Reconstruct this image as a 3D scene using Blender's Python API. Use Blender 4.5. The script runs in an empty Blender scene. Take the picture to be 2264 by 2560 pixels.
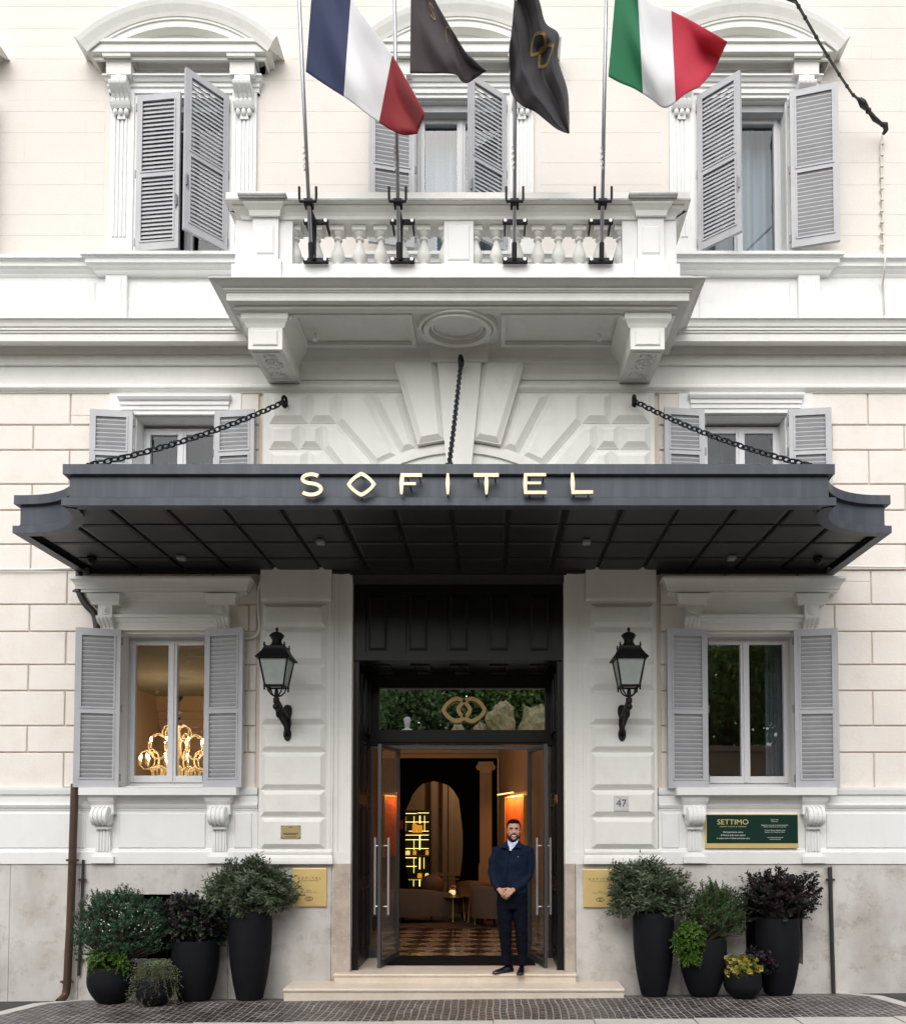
import bpy, bmesh, math, random
from mathutils import Vector, noise
random.seed(7)
R = math.radians
sc = bpy.context.scene
COL = sc.collection
# ------------------------------------------------------------------ camera model
F, PX0, TH, HC = 2079.0, 1233.0, 0.037, 2.113
PY0 = 2055 - F*math.tan(TH)
CT, ST = math.cos(TH), math.sin(TH)
def W(px, py, y=0.0):
    """world point at depth plane y seen at photo pixel (px,py)"""
    d = 10+y; a = (px-PX0)/F; b = (PY0-py)/F
    t = d/(CT-b*ST)
    return Vector((a*t, y, HC+(ST+b*CT)*t))
def X(px, py, y=0.0): return W(px, py, y).x
def Z(py, y=0.0): return W(PX0, py, y).z
AX = X(1148, 1500)                      # axis of the entrance bay
def lerp(a, b, t): return a+(b-a)*t
# ------------------------------------------------------------------ mesh builder
class MB:
    def __init__(s): s.v = []; s.f = []; s.m = []
    def add(s, vs, fs, m=0):
        o = len(s.v); s.v += [tuple(p) for p in vs]
        for f in fs: s.f.append(tuple(i+o for i in f)); s.m.append(m)
        return s
    def box(s, x0, x1, y0, y1, z0, z1, m=0):
        return s.add([(x0,y0,z0),(x1,y0,z0),(x1,y1,z0),(x0,y1,z0),(x0,y0,z1),(x1,y0,z1),(x1,y1,z1),(x0,y1,z1)],
            [(0,1,5,4),(1,2,6,5),(2,3,7,6),(3,0,4,7),(4,5,6,7),(3,2,1,0)], m)
    def loft(s, rings, m=0, cap=True, closed=True):
        n = len(rings[0]); vs = [p for r in rings for p in r]; fs = []
        for k in range(len(rings)-1):
            for i in range(n if closed else n-1):
                j = (i+1) % n
                fs.append((k*n+i, k*n+j, (k+1)*n+j, (k+1)*n+i))
        if cap and closed:
            fs.append(tuple(range(n))[::-1]); fs.append(tuple((len(rings)-1)*n+i for i in range(n)))
        return s.add(vs, fs, m)
    def boss(s, x0, x1, z0, z1, bev, ya, yb, yc=0.0, m=0):
        """raised bevelled block: outer rim at -ya, face at -yb, rooted at yc"""
        def r(d, y): return [(x0+d,y,z0+d),(x1-d,y,z0+d),(x1-d,y,z1-d),(x0+d,y,z1-d)]
        return s.loft([r(0,yc), r(0,-ya), r(bev,-yb)], m)
    def poly(s, pts, y0, y1, m=0):
        return s.loft([[(x,y0,z) for x,z in pts],[(x,y1,z) for x,z in pts]], m)
    def bosspoly(s, pts, bev, ya, yb, yc=0.0, m=0):
        q = inset(pts, bev)
        return s.loft([[(x,yc,z) for x,z in pts],[(x,-ya,z) for x,z in pts],[(x,-yb,z) for x,z in q]], m)
    def prx(s, yz, x0, x1, m=0):
        return s.loft([[(x0,y,z) for y,z in yz],[(x1,y,z) for y,z in yz]], m)
    def prz(s, xy, z0, z1, m=0):
        return s.loft([[(x,y,z0) for x,y in xy],[(x,y,z1) for x,y in xy]], m)
    def cornice(s, x0, x1, prof, y0=0.0, ret=1.0, m=0):
        """moulding round three sides of a block; prof = [(projection, z)] from the bottom up"""
        rings = [[(x0-p*ret,y0,z),(x0-p*ret,y0-p,z),(x1+p*ret,y0-p,z),(x1+p*ret,y0,z)] for p,z in prof]
        return s.loft(rings, m)
    def tube(s, pts, r, n=8, m=0, cap=True):
        pts = [Vector(p) for p in pts]; rr = r if isinstance(r,(list,tuple)) else [r]*len(pts)
        t = (pts[1]-pts[0]).normalized()
        u = t.orthogonal().normalized(); rings = []
        for i,p in enumerate(pts):
            a = pts[max(0,i-1)]; b = pts[min(len(pts)-1,i+1)]
            t = (b-a).normalized() if (b-a).length > 1e-9 else t
            u = (u-t*u.dot(t)).normalized(); w = t.cross(u)
            rings.append([p+(u*math.cos(2*math.pi*k/n)+w*math.sin(2*math.pi*k/n))*rr[i] for k in range(n)])
        return s.loft(rings, m, cap)
    def limb(s, pts, rads, n=14, m=0):
        """tube with rounded ends; rads may be (ru,rw) pairs"""
        return s.tube(pts, rads, n, m, True)
    def lathe(s, prof, c, n=24, m=0, sq=None, ax=0.0):
        rings = []
        for r,z in prof:
            if sq: rings.append([(c[0]+r*sx,c[1]+r*sy,c[2]+z) for sx,sy in ((-1,-1),(1,-1),(1,1),(-1,1))])
            else: rings.append([(c[0]+r*math.cos(2*math.pi*k/n+ax),c[1]+r*math.sin(2*math.pi*k/n+ax),c[2]+z) for k in range(n)])
        return s.loft(rings, m)
    def ball(s, c, r, n=12, m=0, st=None):
        rx,ry,rz = r if isinstance(r,(tuple,list)) else (r,r,r)
        k = max(6,n//2+2); rings = []
        for i in range(k+1):
            a = -math.pi/2+math.pi*(0.02+0.96*i/k)
            rings.append([(c[0]+rx*math.cos(a)*math.cos(2*math.pi*j/n),c[1]+ry*math.cos(a)*math.sin(2*math.pi*j/n),c[2]+rz*math.sin(a)) for j in range(n)])
        return s.loft(rings, m)
    def grid(s, fn, nu, nv, m=0, mf=None, th=None):
        vs = [fn(i/nu,j/nv) for j in range(nv+1) for i in range(nu+1)]
        o = len(s.v); s.v += [tuple(p) for p in vs]
        for j in range(nv):
            for i in range(nu):
                a = j*(nu+1)+i+o
                s.f.append((a,a+1,a+nu+2,a+nu+1)); s.m.append(mf((i+.5)/nu,(j+.5)/nv) if mf else m)
        return s
    def build(s, name, mats, parent=None, smooth=False, fix=True, bevel=0, auto=None):
        o3 = origin_of(parent) if parent else Vector((0,0,0))
        me = bpy.data.meshes.new(name)
        me.from_pydata([(x-o3[0],y-o3[1],z-o3[2]) for x,y,z in s.v], [], s.f)
        if not isinstance(mats,(list,tuple)): mats = [mats]
        for mt in mats: me.materials.append(mt)
        if len(mats) > 1:
            for p,mi in zip(me.polygons, s.m): p.material_index = mi
        if fix:
            bm = bmesh.new(); bm.from_mesh(me); bmesh.ops.recalc_face_normals(bm, faces=bm.faces); bm.to_mesh(me); bm.free()
        if smooth: me.polygons.foreach_set('use_smooth', [True]*len(me.polygons))
        if auto is not None:
            me.polygons.foreach_set('use_smooth', [True]*len(me.polygons)); me.set_sharp_from_angle(angle=R(auto))
        me.update()
        o = bpy.data.objects.new(name, me); COL.objects.link(o)
        if parent: o.parent = parent
        if bevel:
            b = o.modifiers.new('bevel','BEVEL'); b.width = bevel; b.segments = 2; b.limit_method = 'ANGLE'; b.angle_limit = R(40)
        return o
def inset(pts, d):
    n = len(pts); P = [Vector((p[0],p[1])) for p in pts]
    area = sum(P[i].x*P[(i+1)%n].y-P[(i+1)%n].x*P[i].y for i in range(n))
    sgn = 1 if area > 0 else -1; out = []
    for i in range(n):
        a,b,c = P[i-1],P[i],P[(i+1)%n]
        e1 = (b-a).normalized(); e2 = (c-b).normalized()
        n1 = Vector((-e1.y,e1.x))*sgn; n2 = Vector((-e2.y,e2.x))*sgn
        k = 1+n1.dot(n2)
        o = b+(n1+n2)*(d/max(k,0.2)); out.append((o.x,o.y))
    return out
def origin_of(o):
    v = Vector((0,0,0))
    while o is not None: v += o.location; o = o.parent
    return v
def tag(o, label=None, cat=None, group=None, kind=None):
    if label: o['label'] = label
    if cat: o['category'] = cat
    if group: o['group'] = group
    if kind: o['kind'] = kind
    return o
def thing(name, loc, label, cat, group=None):
    o = bpy.data.objects.new(name, None); o.empty_display_size = .2; COL.objects.link(o); o.location = loc
    return tag(o, label, cat, group)
def dup(root, loc, label=None):
    r = root.copy(); COL.objects.link(r); r.location = loc
    if label: r['label'] = label
    for ch in list(root.children):
        c = ch.copy(); COL.objects.link(c); c.parent = r
        for g in list(ch.children):
            e = g.copy(); COL.objects.link(e); e.parent = c
    return r
# ------------------------------------------------------------------ materials
def mat(name, col, rough=.6, metal=0., nscale=0, namt=.0, ncol=None, bump=0., bscale=60, spec=.5, coat=0, emit=None, es=0, streak=None, island=0, noise2=None):
    m = bpy.data.materials.new(name); m.use_nodes = True
    nt = m.node_tree; N = nt.nodes; L = nt.links; b = N['Principled BSDF']
    b.inputs['Base Color'].default_value = (*col,1); b.inputs['Roughness'].default_value = rough
    b.inputs['Metallic'].default_value = metal; b.inputs['Specular IOR Level'].default_value = spec
    if coat: b.inputs['Coat Weight'].default_value = coat
    if emit: b.inputs['Emission Color'].default_value = (*emit,1); b.inputs['Emission Strength'].default_value = es
    tc = N.new('ShaderNodeTexCoord'); cur = None
    def mixc(fac, c1, c2):
        mx = N.new('ShaderNodeMix'); mx.data_type = 'RGBA'
        L.new(fac, mx.inputs[0])
        if isinstance(c1, tuple): mx.inputs[6].default_value = (*c1,1)
        else: L.new(c1, mx.inputs[6])
        mx.inputs[7].default_value = (*c2,1); return mx.outputs[2]
    def nz(scale, detail=5, rg=.6, map=None, vec=None):
        n = N.new('ShaderNodeTexNoise'); n.inputs['Scale'].default_value = scale; n.inputs['Detail'].default_value = detail; n.inputs['Roughness'].default_value = rg
        if map:
            mp = N.new('ShaderNodeMapping'); mp.inputs['Scale'].default_value = map; L.new(tc.outputs['Object'], mp.inputs[0]); L.new(mp.outputs[0], n.inputs[0])
        else: L.new(tc.outputs['Object'], n.inputs[0])
        return n.outputs[0]
    def ramp(src, lo, hi):
        r = N.new('ShaderNodeMapRange'); r.inputs[1].default_value = lo; r.inputs[2].default_value = hi; L.new(src, r.inputs[0]); return r.outputs[0]
    def scl(src, k):
        q = N.new('ShaderNodeMath'); q.operation = 'MULTIPLY'; L.new(src,q.inputs[0]); q.inputs[1].default_value = k; return q.outputs[0]
    if nscale:
        c2 = ncol or tuple(c*.7 for c in col)
        cur = mixc(scl(ramp(nz(nscale), .38, .68), namt), col, c2)
    if noise2:
        sc2, amt2, c2 = noise2
        cur = mixc(scl(ramp(nz(sc2, 8, .7), .52, .72), amt2), cur if cur else col, c2)
    if streak:
        mp, amt, c2 = streak
        cur = mixc(scl(ramp(nz(1, 4, .6, mp), .45, .75), amt), cur if cur else col, c2)
    if island:
        g = N.new('ShaderNodeNewGeometry'); hs = N.new('ShaderNodeHueSaturation')
        rg = N.new('ShaderNodeMapRange'); rg.inputs[3].default_value = 1-island; rg.inputs[4].default_value = 1+island; L.new(g.outputs['Random Per Island'], rg.inputs[0])
        L.new(rg.outputs[0], hs.inputs['Value'])
        rh = N.new('ShaderNodeMapRange'); rh.inputs[3].default_value = .47; rh.inputs[4].default_value = .53; L.new(nz(9,3), rh.inputs[0]); L.new(rh.outputs[0], hs.inputs['Hue'])
        if cur: L.new(cur, hs.inputs['Color'])
        else: hs.inputs['Color'].default_value = (*col,1)
        cur = hs.outputs[0]
    if cur: L.new(cur, b.inputs['Base Color'])
    if bump:
        bp = N.new('ShaderNodeBump'); bp.inputs['Strength'].default_value = bump; bp.inputs['Distance'].default_value = .01
        L.new(nz(bscale, 6, .65), bp.inputs['Height']); L.new(bp.outputs[0], b.inputs['Normal'])
    return m
def glass(name, refl, tint=(1,1,1), rough=0.0, wavy=0.0):
    m = bpy.data.materials.new(name); m.use_nodes = True
    nt = m.node_tree; N = nt.nodes; L = nt.links; N.remove(N['Principled BSDF']); out = N['Material Output']
    t = N.new('ShaderNodeBsdfTransparent'); t.inputs[0].default_value = (*tint,1)
    g = N.new('ShaderNodeBsdfGlossy'); g.inputs['Roughness'].default_value = rough; g.inputs[0].default_value = (.95,.97,1,1)
    # Schlick reflectance, the same for both faces of the sheet
    ge = N.new('ShaderNodeNewGeometry'); dt = N.new('ShaderNodeVectorMath'); dt.operation = 'DOT_PRODUCT'; L.new(ge.outputs['Incoming'],dt.inputs[0]); L.new(ge.outputs['True Normal'],dt.inputs[1])
    def mt(op, a, b, clamp=False):
        q = N.new('ShaderNodeMath'); q.operation = op; q.use_clamp = clamp
        for i,x in enumerate((a,b)):
            if x is None: continue
            if isinstance(x,(int,float)): q.inputs[i].default_value = x
            else: L.new(x,q.inputs[i])
        return q.outputs[0]
    ad_ = mt('ADD', mt('MULTIPLY', mt('POWER', mt('SUBTRACT', 1.0, mt('ABSOLUTE', dt.outputs['Value'], None)), 5.0), .96-refl), .03+refl, True)
    mx = N.new('ShaderNodeMixShader'); L.new(ad_, mx.inputs[0]); L.new(t.outputs[0], mx.inputs[1]); L.new(g.outputs[0], mx.inputs[2]); L.new(mx.outputs[0], out.inputs[0])
    if wavy:
        tc = N.new('ShaderNodeTexCoord'); n = N.new('ShaderNodeTexNoise'); n.inputs['Scale'].default_value = 2.2; n.inputs['Detail'].default_value = 1
        L.new(tc.outputs['Object'], n.inputs[0]); bp = N.new('ShaderNodeBump'); bp.inputs['Strength'].default_value = wavy; bp.inputs['Distance'].default_value = .02
        L.new(n.outputs[0], bp.inputs['Height']); L.new(bp.outputs[0], g.inputs['Normal'])
    return m
M = {}
M['white'] = mat('white_plaster', (.75,.75,.72), .75, nscale=1.3, namt=.25, ncol=(.66,.66,.62), noise2=(3.2,.35,(.56,.56,.52)), bump=.25, bscale=40, streak=((5,5,.5),.22,(.60,.60,.56)), spec=.3)
M['trim'] = mat('white_trim', (.74,.75,.745), .7, nscale=2, namt=.25, ncol=(.66,.67,.66), noise2=(3.7,.3,(.56,.57,.56)), bump=.18, bscale=50, streak=((7,7,.7),.2,(.6,.61,.6)), spec=.3)
M['cream'] = mat('cream_plaster', (.70,.66,.62), .8, nscale=.8, namt=.4, ncol=(.635,.59,.545), noise2=(2.6,.3,(.58,.535,.49)), bump=.3, bscale=35, streak=((3,3,.35),.25,(.70,.645,.59)), spec=.25)
M['block'] = mat('cream_block', (.755,.71,.665), .8, nscale=1.1, namt=.5, ncol=(.66,.60,.55), noise2=(4,.35,(.58,.52,.465)), bump=.35, bscale=30, streak=((4,4,.6),.25,(.66,.60,.54)), spec=.25)
M['groove'] = mat('groove_plaster', (.66,.58,.50), .9)
M['lime'] = mat('plinth_travertine', (.56,.54,.515), .6, nscale=1.7, namt=.9, ncol=(.40,.375,.35), bump=.35, bscale=45, noise2=(5,.9,(.27,.235,.20)), streak=((2.2,2.2,.5),.55,(.68,.665,.64)))
M['jamb'] = mat('jamb_travertine', (.47,.40,.34), .45, nscale=5, namt=.8, ncol=(.33,.27,.22), bump=.15, bscale=40, noise2=(16,.7,(.60,.54,.47)))
M['step'] = mat('step_marble', (.66,.58,.49), .4, nscale=3, namt=.6, ncol=(.55,.46,.37), bump=.08, bscale=50, noise2=(22,.35,(.45,.37,.30)))
M['shutter'] = mat('shutter_paint', (.44,.445,.462), .55, nscale=2.2, namt=.6, ncol=(.35,.355,.385), noise2=(9,.3,(.30,.30,.32)))
M['sash'] = mat('sash_paint', (.60,.60,.62), .45)
M['black'] = mat('black_wood', (.0055,.0055,.006), .34, nscale=4, namt=.5, ncol=(.009,.0085,.0085), bump=.05, bscale=30, spec=.3)
M['canopy'] = mat('canopy_metal', (.046,.054,.068), .45, metal=.25, nscale=2, namt=.35, ncol=(.068,.077,.092), streak=((9,9,.5),.55,(.092,.102,.118)), spec=.4)
M['soffit'] = mat('soffit_metal', (.031,.031,.032), .45, metal=.2, nscale=2, namt=.4, ncol=(.024,.024,.024))
M['gap'] = mat('soffit_gap', (.004,.004,.004), .8)
M['iron'] = mat('black_iron', (.007,.007,.008), .5, metal=.3, spec=.3, bump=.15, bscale=60)
M['chain'] = mat('chain_iron', (.034,.037,.045), .4, metal=.8)
M['brass'] = mat('brass', (.84,.63,.27), .36, metal=.5, nscale=3, namt=.35, ncol=(.62,.44,.18), streak=((.6,.6,60),.2,(.9,.72,.38)))
M['gold'] = mat('gold_letter', (.60,.51,.35), .38, metal=.5, nscale=6, namt=.2)
M['bronze'] = mat('bronze_emblem', (.44,.30,.12), .45, metal=.3, nscale=3, namt=.3, spec=.3)
M['engrave'] = mat('engraving', (.10,.055,.015), .6)
M['steel'] = mat('brushed_steel', (.60,.60,.62), .3, metal=.6)
M['pole'] = mat('pole_steel', (.42,.43,.46), .35, metal=.8)
M['dframe'] = mat('door_steel', (.085,.085,.09), .4, metal=.5)
M['pot'] = mat('pot_black', (.0045,.005,.007), .7, nscale=6, namt=.5, ncol=(.008,.009,.012), bump=.08, bscale=90, spec=.18)
M['soil'] = mat('soil', (.03,.022,.015), .9, bump=.5, bscale=60)
M['pipe'] = mat('brown_pipe', (.085,.048,.032), .5, metal=.3, nscale=6, namt=.6, ncol=(.045,.03,.025), streak=((8,8,.8),.4,(.13,.08,.055)))
M['dpipe'] = mat('dark_pipe', (.060,.058,.058), .45, metal=.5, nscale=8, namt=.5)
M['green'] = mat('sign_green', (.003,.027,.018), .35, spec=.3)
M['ink'] = mat('sign_white', (.78,.78,.72), .6)
M['goldtxt'] = mat('sign_gold', (.72,.56,.27), .4, metal=.3)
M['tile'] = mat('number_marble', (.55,.56,.57), .4, nscale=8, namt=.3)
M['num'] = mat('number_ink', (.03,.03,.04), .6)
M['glass'] = glass('window_glass', .015, (.92,.95,.95), wavy=.012)
M['glassr'] = glass('right_window_glass', .11, (.92,.95,.95), wavy=.012)
M['glassup'] = glass('upper_glass', .03, (.85,.9,.92), wavy=.01)
M['glassdoor'] = glass('door_glass', .03, (.94,.95,.95))
M['mirrorglass'] = glass('transom_glass', .93, (.2,.21,.21), wavy=.012)
M['frost'] = mat('frosted_glass', (.30,.335,.32), .3, nscale=7, namt=.5, ncol=(.21,.235,.225))
M['rubber'] = mat('mat_rubber', (.006,.006,.0065), .9, spec=.1, bump=.6, bscale=220)
M['hinge'] = mat('hinge_iron', (.20,.20,.22), .5, metal=.5)
# ================================================================== the building
B = thing('hotel_building', (AX,0,0), 'cream plaster hotel front with white stone trim, grey shutters and a dark entrance', 'building')
def rsub(rects, h):
    out = []
    hx0,hx1,hz0,hz1 = h
    for x0,x1,z0,z1 in rects:
        if hx1<=x0 or hx0>=x1 or hz1<=z0 or hz0>=z1: out.append((x0,x1,z0,z1)); continue
        if hz0>z0: out.append((x0,x1,z0,hz0))
        if hz1<z1: out.append((x0,x1,hz1,z1))
        a,b = max(z0,hz0),min(z1,hz1)
        if hx0>x0: out.append((x0,hx0,a,b))
        if hx1<x1: out.append((hx1,x1,a,b))
    return out
XL, XR = -9.0, 8.4
# key heights
z_pl = Z(2160)                                   # top of the travertine plinth
z_sill = Z(1970)
z_str0, z_str1 = Z(980,-.07), Z(958,-.07)        # torus string above the ground floor
z_c0 = Z(912,-.05)                               # underside of the main cornice bed mould
z_c1 = Z(793,-.42)
z_s0, z_s1 = Z(692,-.05), Z(645,-.15)            # first floor sill course
z_top = 13.4
# openings -----------------------------------------------------------
def op(xa, xb, ya, yb, ym): return (X(xa,ym), X(xb,ym), Z(yb), Z(ya))
LOWER = [op(298,530,1582,1968,1775), op(1756,1994,1582,1970,1775)]
MEZZ = [op(338,540,1041,1245,1140), op(1758,1966,1037,1243,1140)]
UPW = .56
uz0, uz1 = Z(642), Z(250)
UPX = [X(460,450)-(X(1150,450)-X(460,450)), X(460,450), X(1151,450), X(1854,450)]
UPPER = [(x-UPW,x+UPW,uz0,uz1) for x in UPX]
DOOR = (X(880,1900), X(1409,1900), -.3, Z(1430))
FLOOR = .334
BASW = [(X(281,2300),X(500,2300),Z(2400),Z(2236)), (X(1860,2300),X(2001,2300),Z(2410),Z(2240))]
# upper wall: smooth plaster courses with hair joints
def courses(mb, zs, x0, x1, width, offs, holes, gap, depth, ch, yb):
    for k in range(len(zs)-1):
        a,b = zs[k],zs[k+1]; x = x0-width+offs[k%len(offs)]%width
        while x < x1:
            r = [(max(x,x0)+gap/2, min(x+width,x1)-gap/2, a+gap/2, b-gap/2)]
            for h in holes: r = rsub(r, h)
            for q in r:
                if q[1]-q[0] > .03 and q[3]-q[2] > .03: mb.boss(q[0],q[1],q[2],q[3],ch,depth-ch-yb*0,depth,yb*0-.0)
            x += width
def backing(mb, rect, holes, y, th):
    r = [rect]
    for h in holes: r = rsub(r, h)
    for q in r: mb.box(q[0],q[1],y,y+th,q[2],q[3])
# upper wall
mb = MB(); backing(mb, (XL,XR,z_c0,z_top), UPPER, 0.0, .42); mb.build('upper_wall_core', M['cream'], B).name = 'wall_core'
mb = MB()
px_rows = [940,857,738,650,530,445,320,235,112,25,-95,-180,-300]
zs = [z_s1]+[Z(p/1.5972) for p in px_rows]
hol = UPPER+[(x-.99,x+.99,z_s1,Z(125)+.05) for x in UPX]
courses(mb, zs, XL, XR, 1.5, [.2,.95], hol, .0022, .0022, .001, 0)
mb.build('plaster_facing', M['cream'], B)
# ground floor rusticated wall
BAYL, BAYR = X(655,1500), X(1637,1500)
PIERL = (BAYL, X(882,1500)); PIERR = (X(1409,1500), BAYR)
allg = LOWER+MEZZ+BASW+[DOOR]
mb = MB(); backing(mb, (XL,XR,-.4,z_c0), allg, .0, .42); mb.build('wall', M['groove'], B)
rows = [1575,1503,1450,1380,1328,1262,1208,1140,1088,1020,968,900,850,783]
zs = [Z(r*1.2522) for r in rows]
xa, xb = X(70*1.2522,1000), X(143*1.2522,1000); wd = .885
hol = LOWER+MEZZ+[(BAYL-.05,BAYR+.05,-1,20)]
for (o0,o1,o2) in LOWER and [(0,0,0)]: pass
hol += [(a-.12,b+.12,z0-.1,z1+.62) for a,b,z0,z1 in LOWER]+[(a-.30,b+.30,z0,z1+.36) for a,b,z0,z1 in MEZZ]
for p0,p1 in ((XL,BAYL-.05),(BAYR+.05,XR)):
    mb = MB(); courses(mb, zs, p0, p1, wd, [(xb-p0)%wd,(xa-p0)%wd], hol, .017, .024, .007, 0); mb.build('rusticated_block_facing', M['block'], B)
# main cornice, frieze and string -----------------------------------------------------------
def run(name, prof, y0=0.0, m='white', x0=XL, x1=XR, ret=0):
    mb = MB(); mb.cornice(x0,x1,prof,y0,ret); return mb.build(name, M[m], B)
zc = lambda py,p: Z(py,-p)
PC = .40
prof = [(0,z_c0),(.06,z_c0),(.06,zc(885,.06)),(.09,zc(883,.09)),(.10,zc(866,.10)),(.15,zc(862,.15)),(.19,zc(858,.19)),(.22,zc(850,.30)-.015),(.33,zc(850,.33)-.012),(.33,zc(833,.33)),
        (.345,zc(831,.345)),(.345,zc(826,.345)),(.36,zc(824,.36)),(.36,zc(819,.36)),(.375,zc(815,.375)),(.385,zc(806,.385)),(.405,zc(797,.405)),(.42,zc(795,.42)),(.42,zc(793,.42)),(0,zc(793,.42)+.01)]
run('cornice', prof)
run('frieze', [(0,z_str1-.01),(.02,z_str1-.01),(.02,z_c0+.012),(0,z_c0+.012)], 0, 'white')
run('string_course', [(0,z_str0),(.02,z_str0),(.045,z_str0+.01),(.045,z_str0+.022),(.06,z_str0+.025),(.085,z_str0+.05),(.085,z_str0+.075),(.06,z_str1-.005),(.03,z_str1),(0,z_str1)])
# dado under the first-floor windows
zd0, zd1 = z_c1, z_s0
run('dado', [(0,zd0),(.03,zd0),(.03,zd1+.01),(0,zd1+.01)], 0, 'trim')
sp = [(0,z_s0),(.035,z_s0),(.05,z_s0+.02),(.055,z_s0+.035),(.085,z_s0+.06),(.10,z_s0+.085),(.125,z_s0+.09),(.125,z_s0+.145),(.145,z_s0+.15),(.15,z_s0+.175),(.17,z_s0+.20),(.17,z_s1-.005),(0,z_s1+.01)]
mb = MB(); mb.cornice(XL,XR,sp,0,0)
for x in UPX: mb.cornice(x-.93,x+.93,[(p+.06,z+.004) if p else (0,z+.004) for p,z in sp],0,1)
mb.build('sill_course', M['trim'], B)
for x in UPX:
    for s in (-1,1):
        mb = MB(); c = x+s*.78
        mb.box(c-.13,c+.13,-.085,0,zd0,z_s0+.004); mb.boss(c-.075,c+.075,zd0+.10,z_s0-.05,.015,.088,.100); mb.build('dado_pedestal', M['trim'], B)
    mb = MB(); mb.boss(x-.56,x+.56,zd0+.10,z_s0-.06,.02,.033,.05); mb.build('dado_panel', M['trim'], B)
for a,b in zip(UPX[:-1],UPX[1:]):
    mb = MB(); mb.boss(a+1.05,b-1.05,zd0+.08,z_s0-.05,.02,.033,.05); mb.build('dado_panel', M['trim'], B)
# ------------------------------------------------------------------ windows
def shutter(parent, hx, hy, z0, z1, w, side, ang, name='shutter', fold=None):
    """side +1: hinge on the left of the opening, closed leaf runs to +x; opens outwards (towards -y)"""
    a = R(ang); u = Vector((math.cos(a)*side, -math.sin(a), 0)); n = Vector((-u.y, u.x, 0))
    O = Vector((hx,hy,0)); mb = MB()
    def bx(u0,u1,n0,n1,za,zb):
        vs = []
        for z in (za,zb):
            for (p,q) in ((u0,n0),(u1,n0),(u1,n1),(u0,n1)): v = O+u*p+n*q; vs.append((v.x,v.y,z))
        mb.add(vs, [(0,1,5,4),(1,2,6,5),(2,3,7,6),(3,0,4,7),(4,5,6,7),(3,2,1,0)])
    H = z1-z0; T = .021; st = .062; tr = .075; br = .105; mr = .055; zm = z0+H*.485
    bx(0,st,-T,T,z0,z1); bx(w-st,w,-T,T,z0,z1)
    bx(st,w-st,-T+.001,T-.001,z0,z0+br); bx(st,w-st,-T+.001,T-.001,z1-tr,z1); bx(st,w-st,-T+.001,T-.001,zm-mr/2,zm+mr/2)
    for za,zb in ((z0+br,zm-mr/2),(zm+mr/2,z1-tr)):
        # thin bead round the louvre panel
        for s_ in (-1,1):
            bx(st-.008,st+.012,s_*(T+.004)-.004,s_*(T+.004)+.004,za-.008,zb+.008); bx(w-st-.012,w-st+.008,s_*(T+.004)-.004,s_*(T+.004)+.004,za-.008,zb+.008)
            bx(st+.012,w-st-.012,s_*(T+.004)-.004,s_*(T+.004)+.004,za-.008,za+.012); bx(st+.012,w-st-.012,s_*(T+.004)-.004,s_*(T+.004)+.004,zb-.012,zb+.008)
        k = max(2,int(round((zb-za)/.052))); pt = (zb-za)/k
        out = side
        for i in range(k):
            c = za+pt*(i+.5); vs = []
            dn = .017; dz = .0305; tk = .005
            # louvre falls towards the street side when closed
            s_ = -out
            for p in (st-.01,w-st+.01):
                for (q,h) in ((-dn,s_*dz-tk),(-dn,s_*dz+tk),(dn,-s_*dz+tk),(dn,-s_*dz-tk)):
                    v = O+u*p+n*q; vs.append((v.x,v.y,c+h))
            mb.add(vs, [(0,1,2,3),(7,6,5,4),(0,4,5,1),(1,5,6,2),(2,6,7,3),(3,7,4,0)])
    o = mb.build(name, M['shutter'], parent)
    # iron hinges and latch
    for zz in (z0+.12,(z0+z1)/2,z1-.14):
        hb = MB(); hb.tube([(hx-u.x*.012,hy-u.y*.012-.004,zz-.045),(hx-u.x*.012,hy-u.y*.012-.004,zz+.045)],.011,8); hb.build('hinge', M['hinge'], parent)
    hb = MB(); v = O+u*(w-.02)+n*(side*-(T+.012)); hb.tube([(v.x,v.y,z0+H*.27),(v.x,v.y,z0+H*.33)],.010,6)
    v2 = O+u*(w-.035)-n*(side*(T+.012)); hb.tube([(v2.x,v2.y,z0+H*.25),(v2.x,v2.y,z0+H*.345)],.006,6)
    hb.build('latch', M['hinge'], parent)
    return o
def casement(parent, x0, x1, z0, z1, y, transom=None, gl='glass', bar=.07):
    """two-leaf casement with its panes, standing at depth y"""
    xm = (x0+x1)/2; mb = MB()
    mb.box(x0,x0+.035,y-.03,y+.04,z0,z1); mb.box(x1-.035,x1,y-.03,y+.04,z0,z1); mb.box(x0+.035,x1-.035,y-.03,y+.04,z1-.035,z1); mb.box(x0+.035,x1-.035,y-.03,y+.04,z0,z0+.05)
    g = MB()
    for a,b in ((x0+.037,xm-.002),(xm+.002,x1-.037)):
        za,zb = z0+.052,z1-.037; f = .052
        mb.box(a,a+f,y-.05,y+.01,za,zb); mb.box(b-f,b,y-.05,y+.01,za,zb); mb.box(a+f,b-f,y-.049,y+.01,za,za+.085); mb.box(a+f,b-f,y-.049,y+.01,zb-f,zb)
        if transom: mb.box(a+f,b-f,y-.049,y+.01,transom-.045,transom+.045)
        i = .008
        g.add([(a+f-i,y-.02,za+.085-i),(b-f+i,y-.02,za+.085-i),(b-f+i,y-.02,zb-f+i),(a+f-i,y-.02,zb-f+i)],[(0,1,2,3)])
    mb.box(xm-.022,xm+.022,y-.062,y-.0495,z0+.06,z1-.06)
    mb.build('sash', M['sash'], parent, bevel=.004)
    g.build('pane', M[gl], parent)
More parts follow.
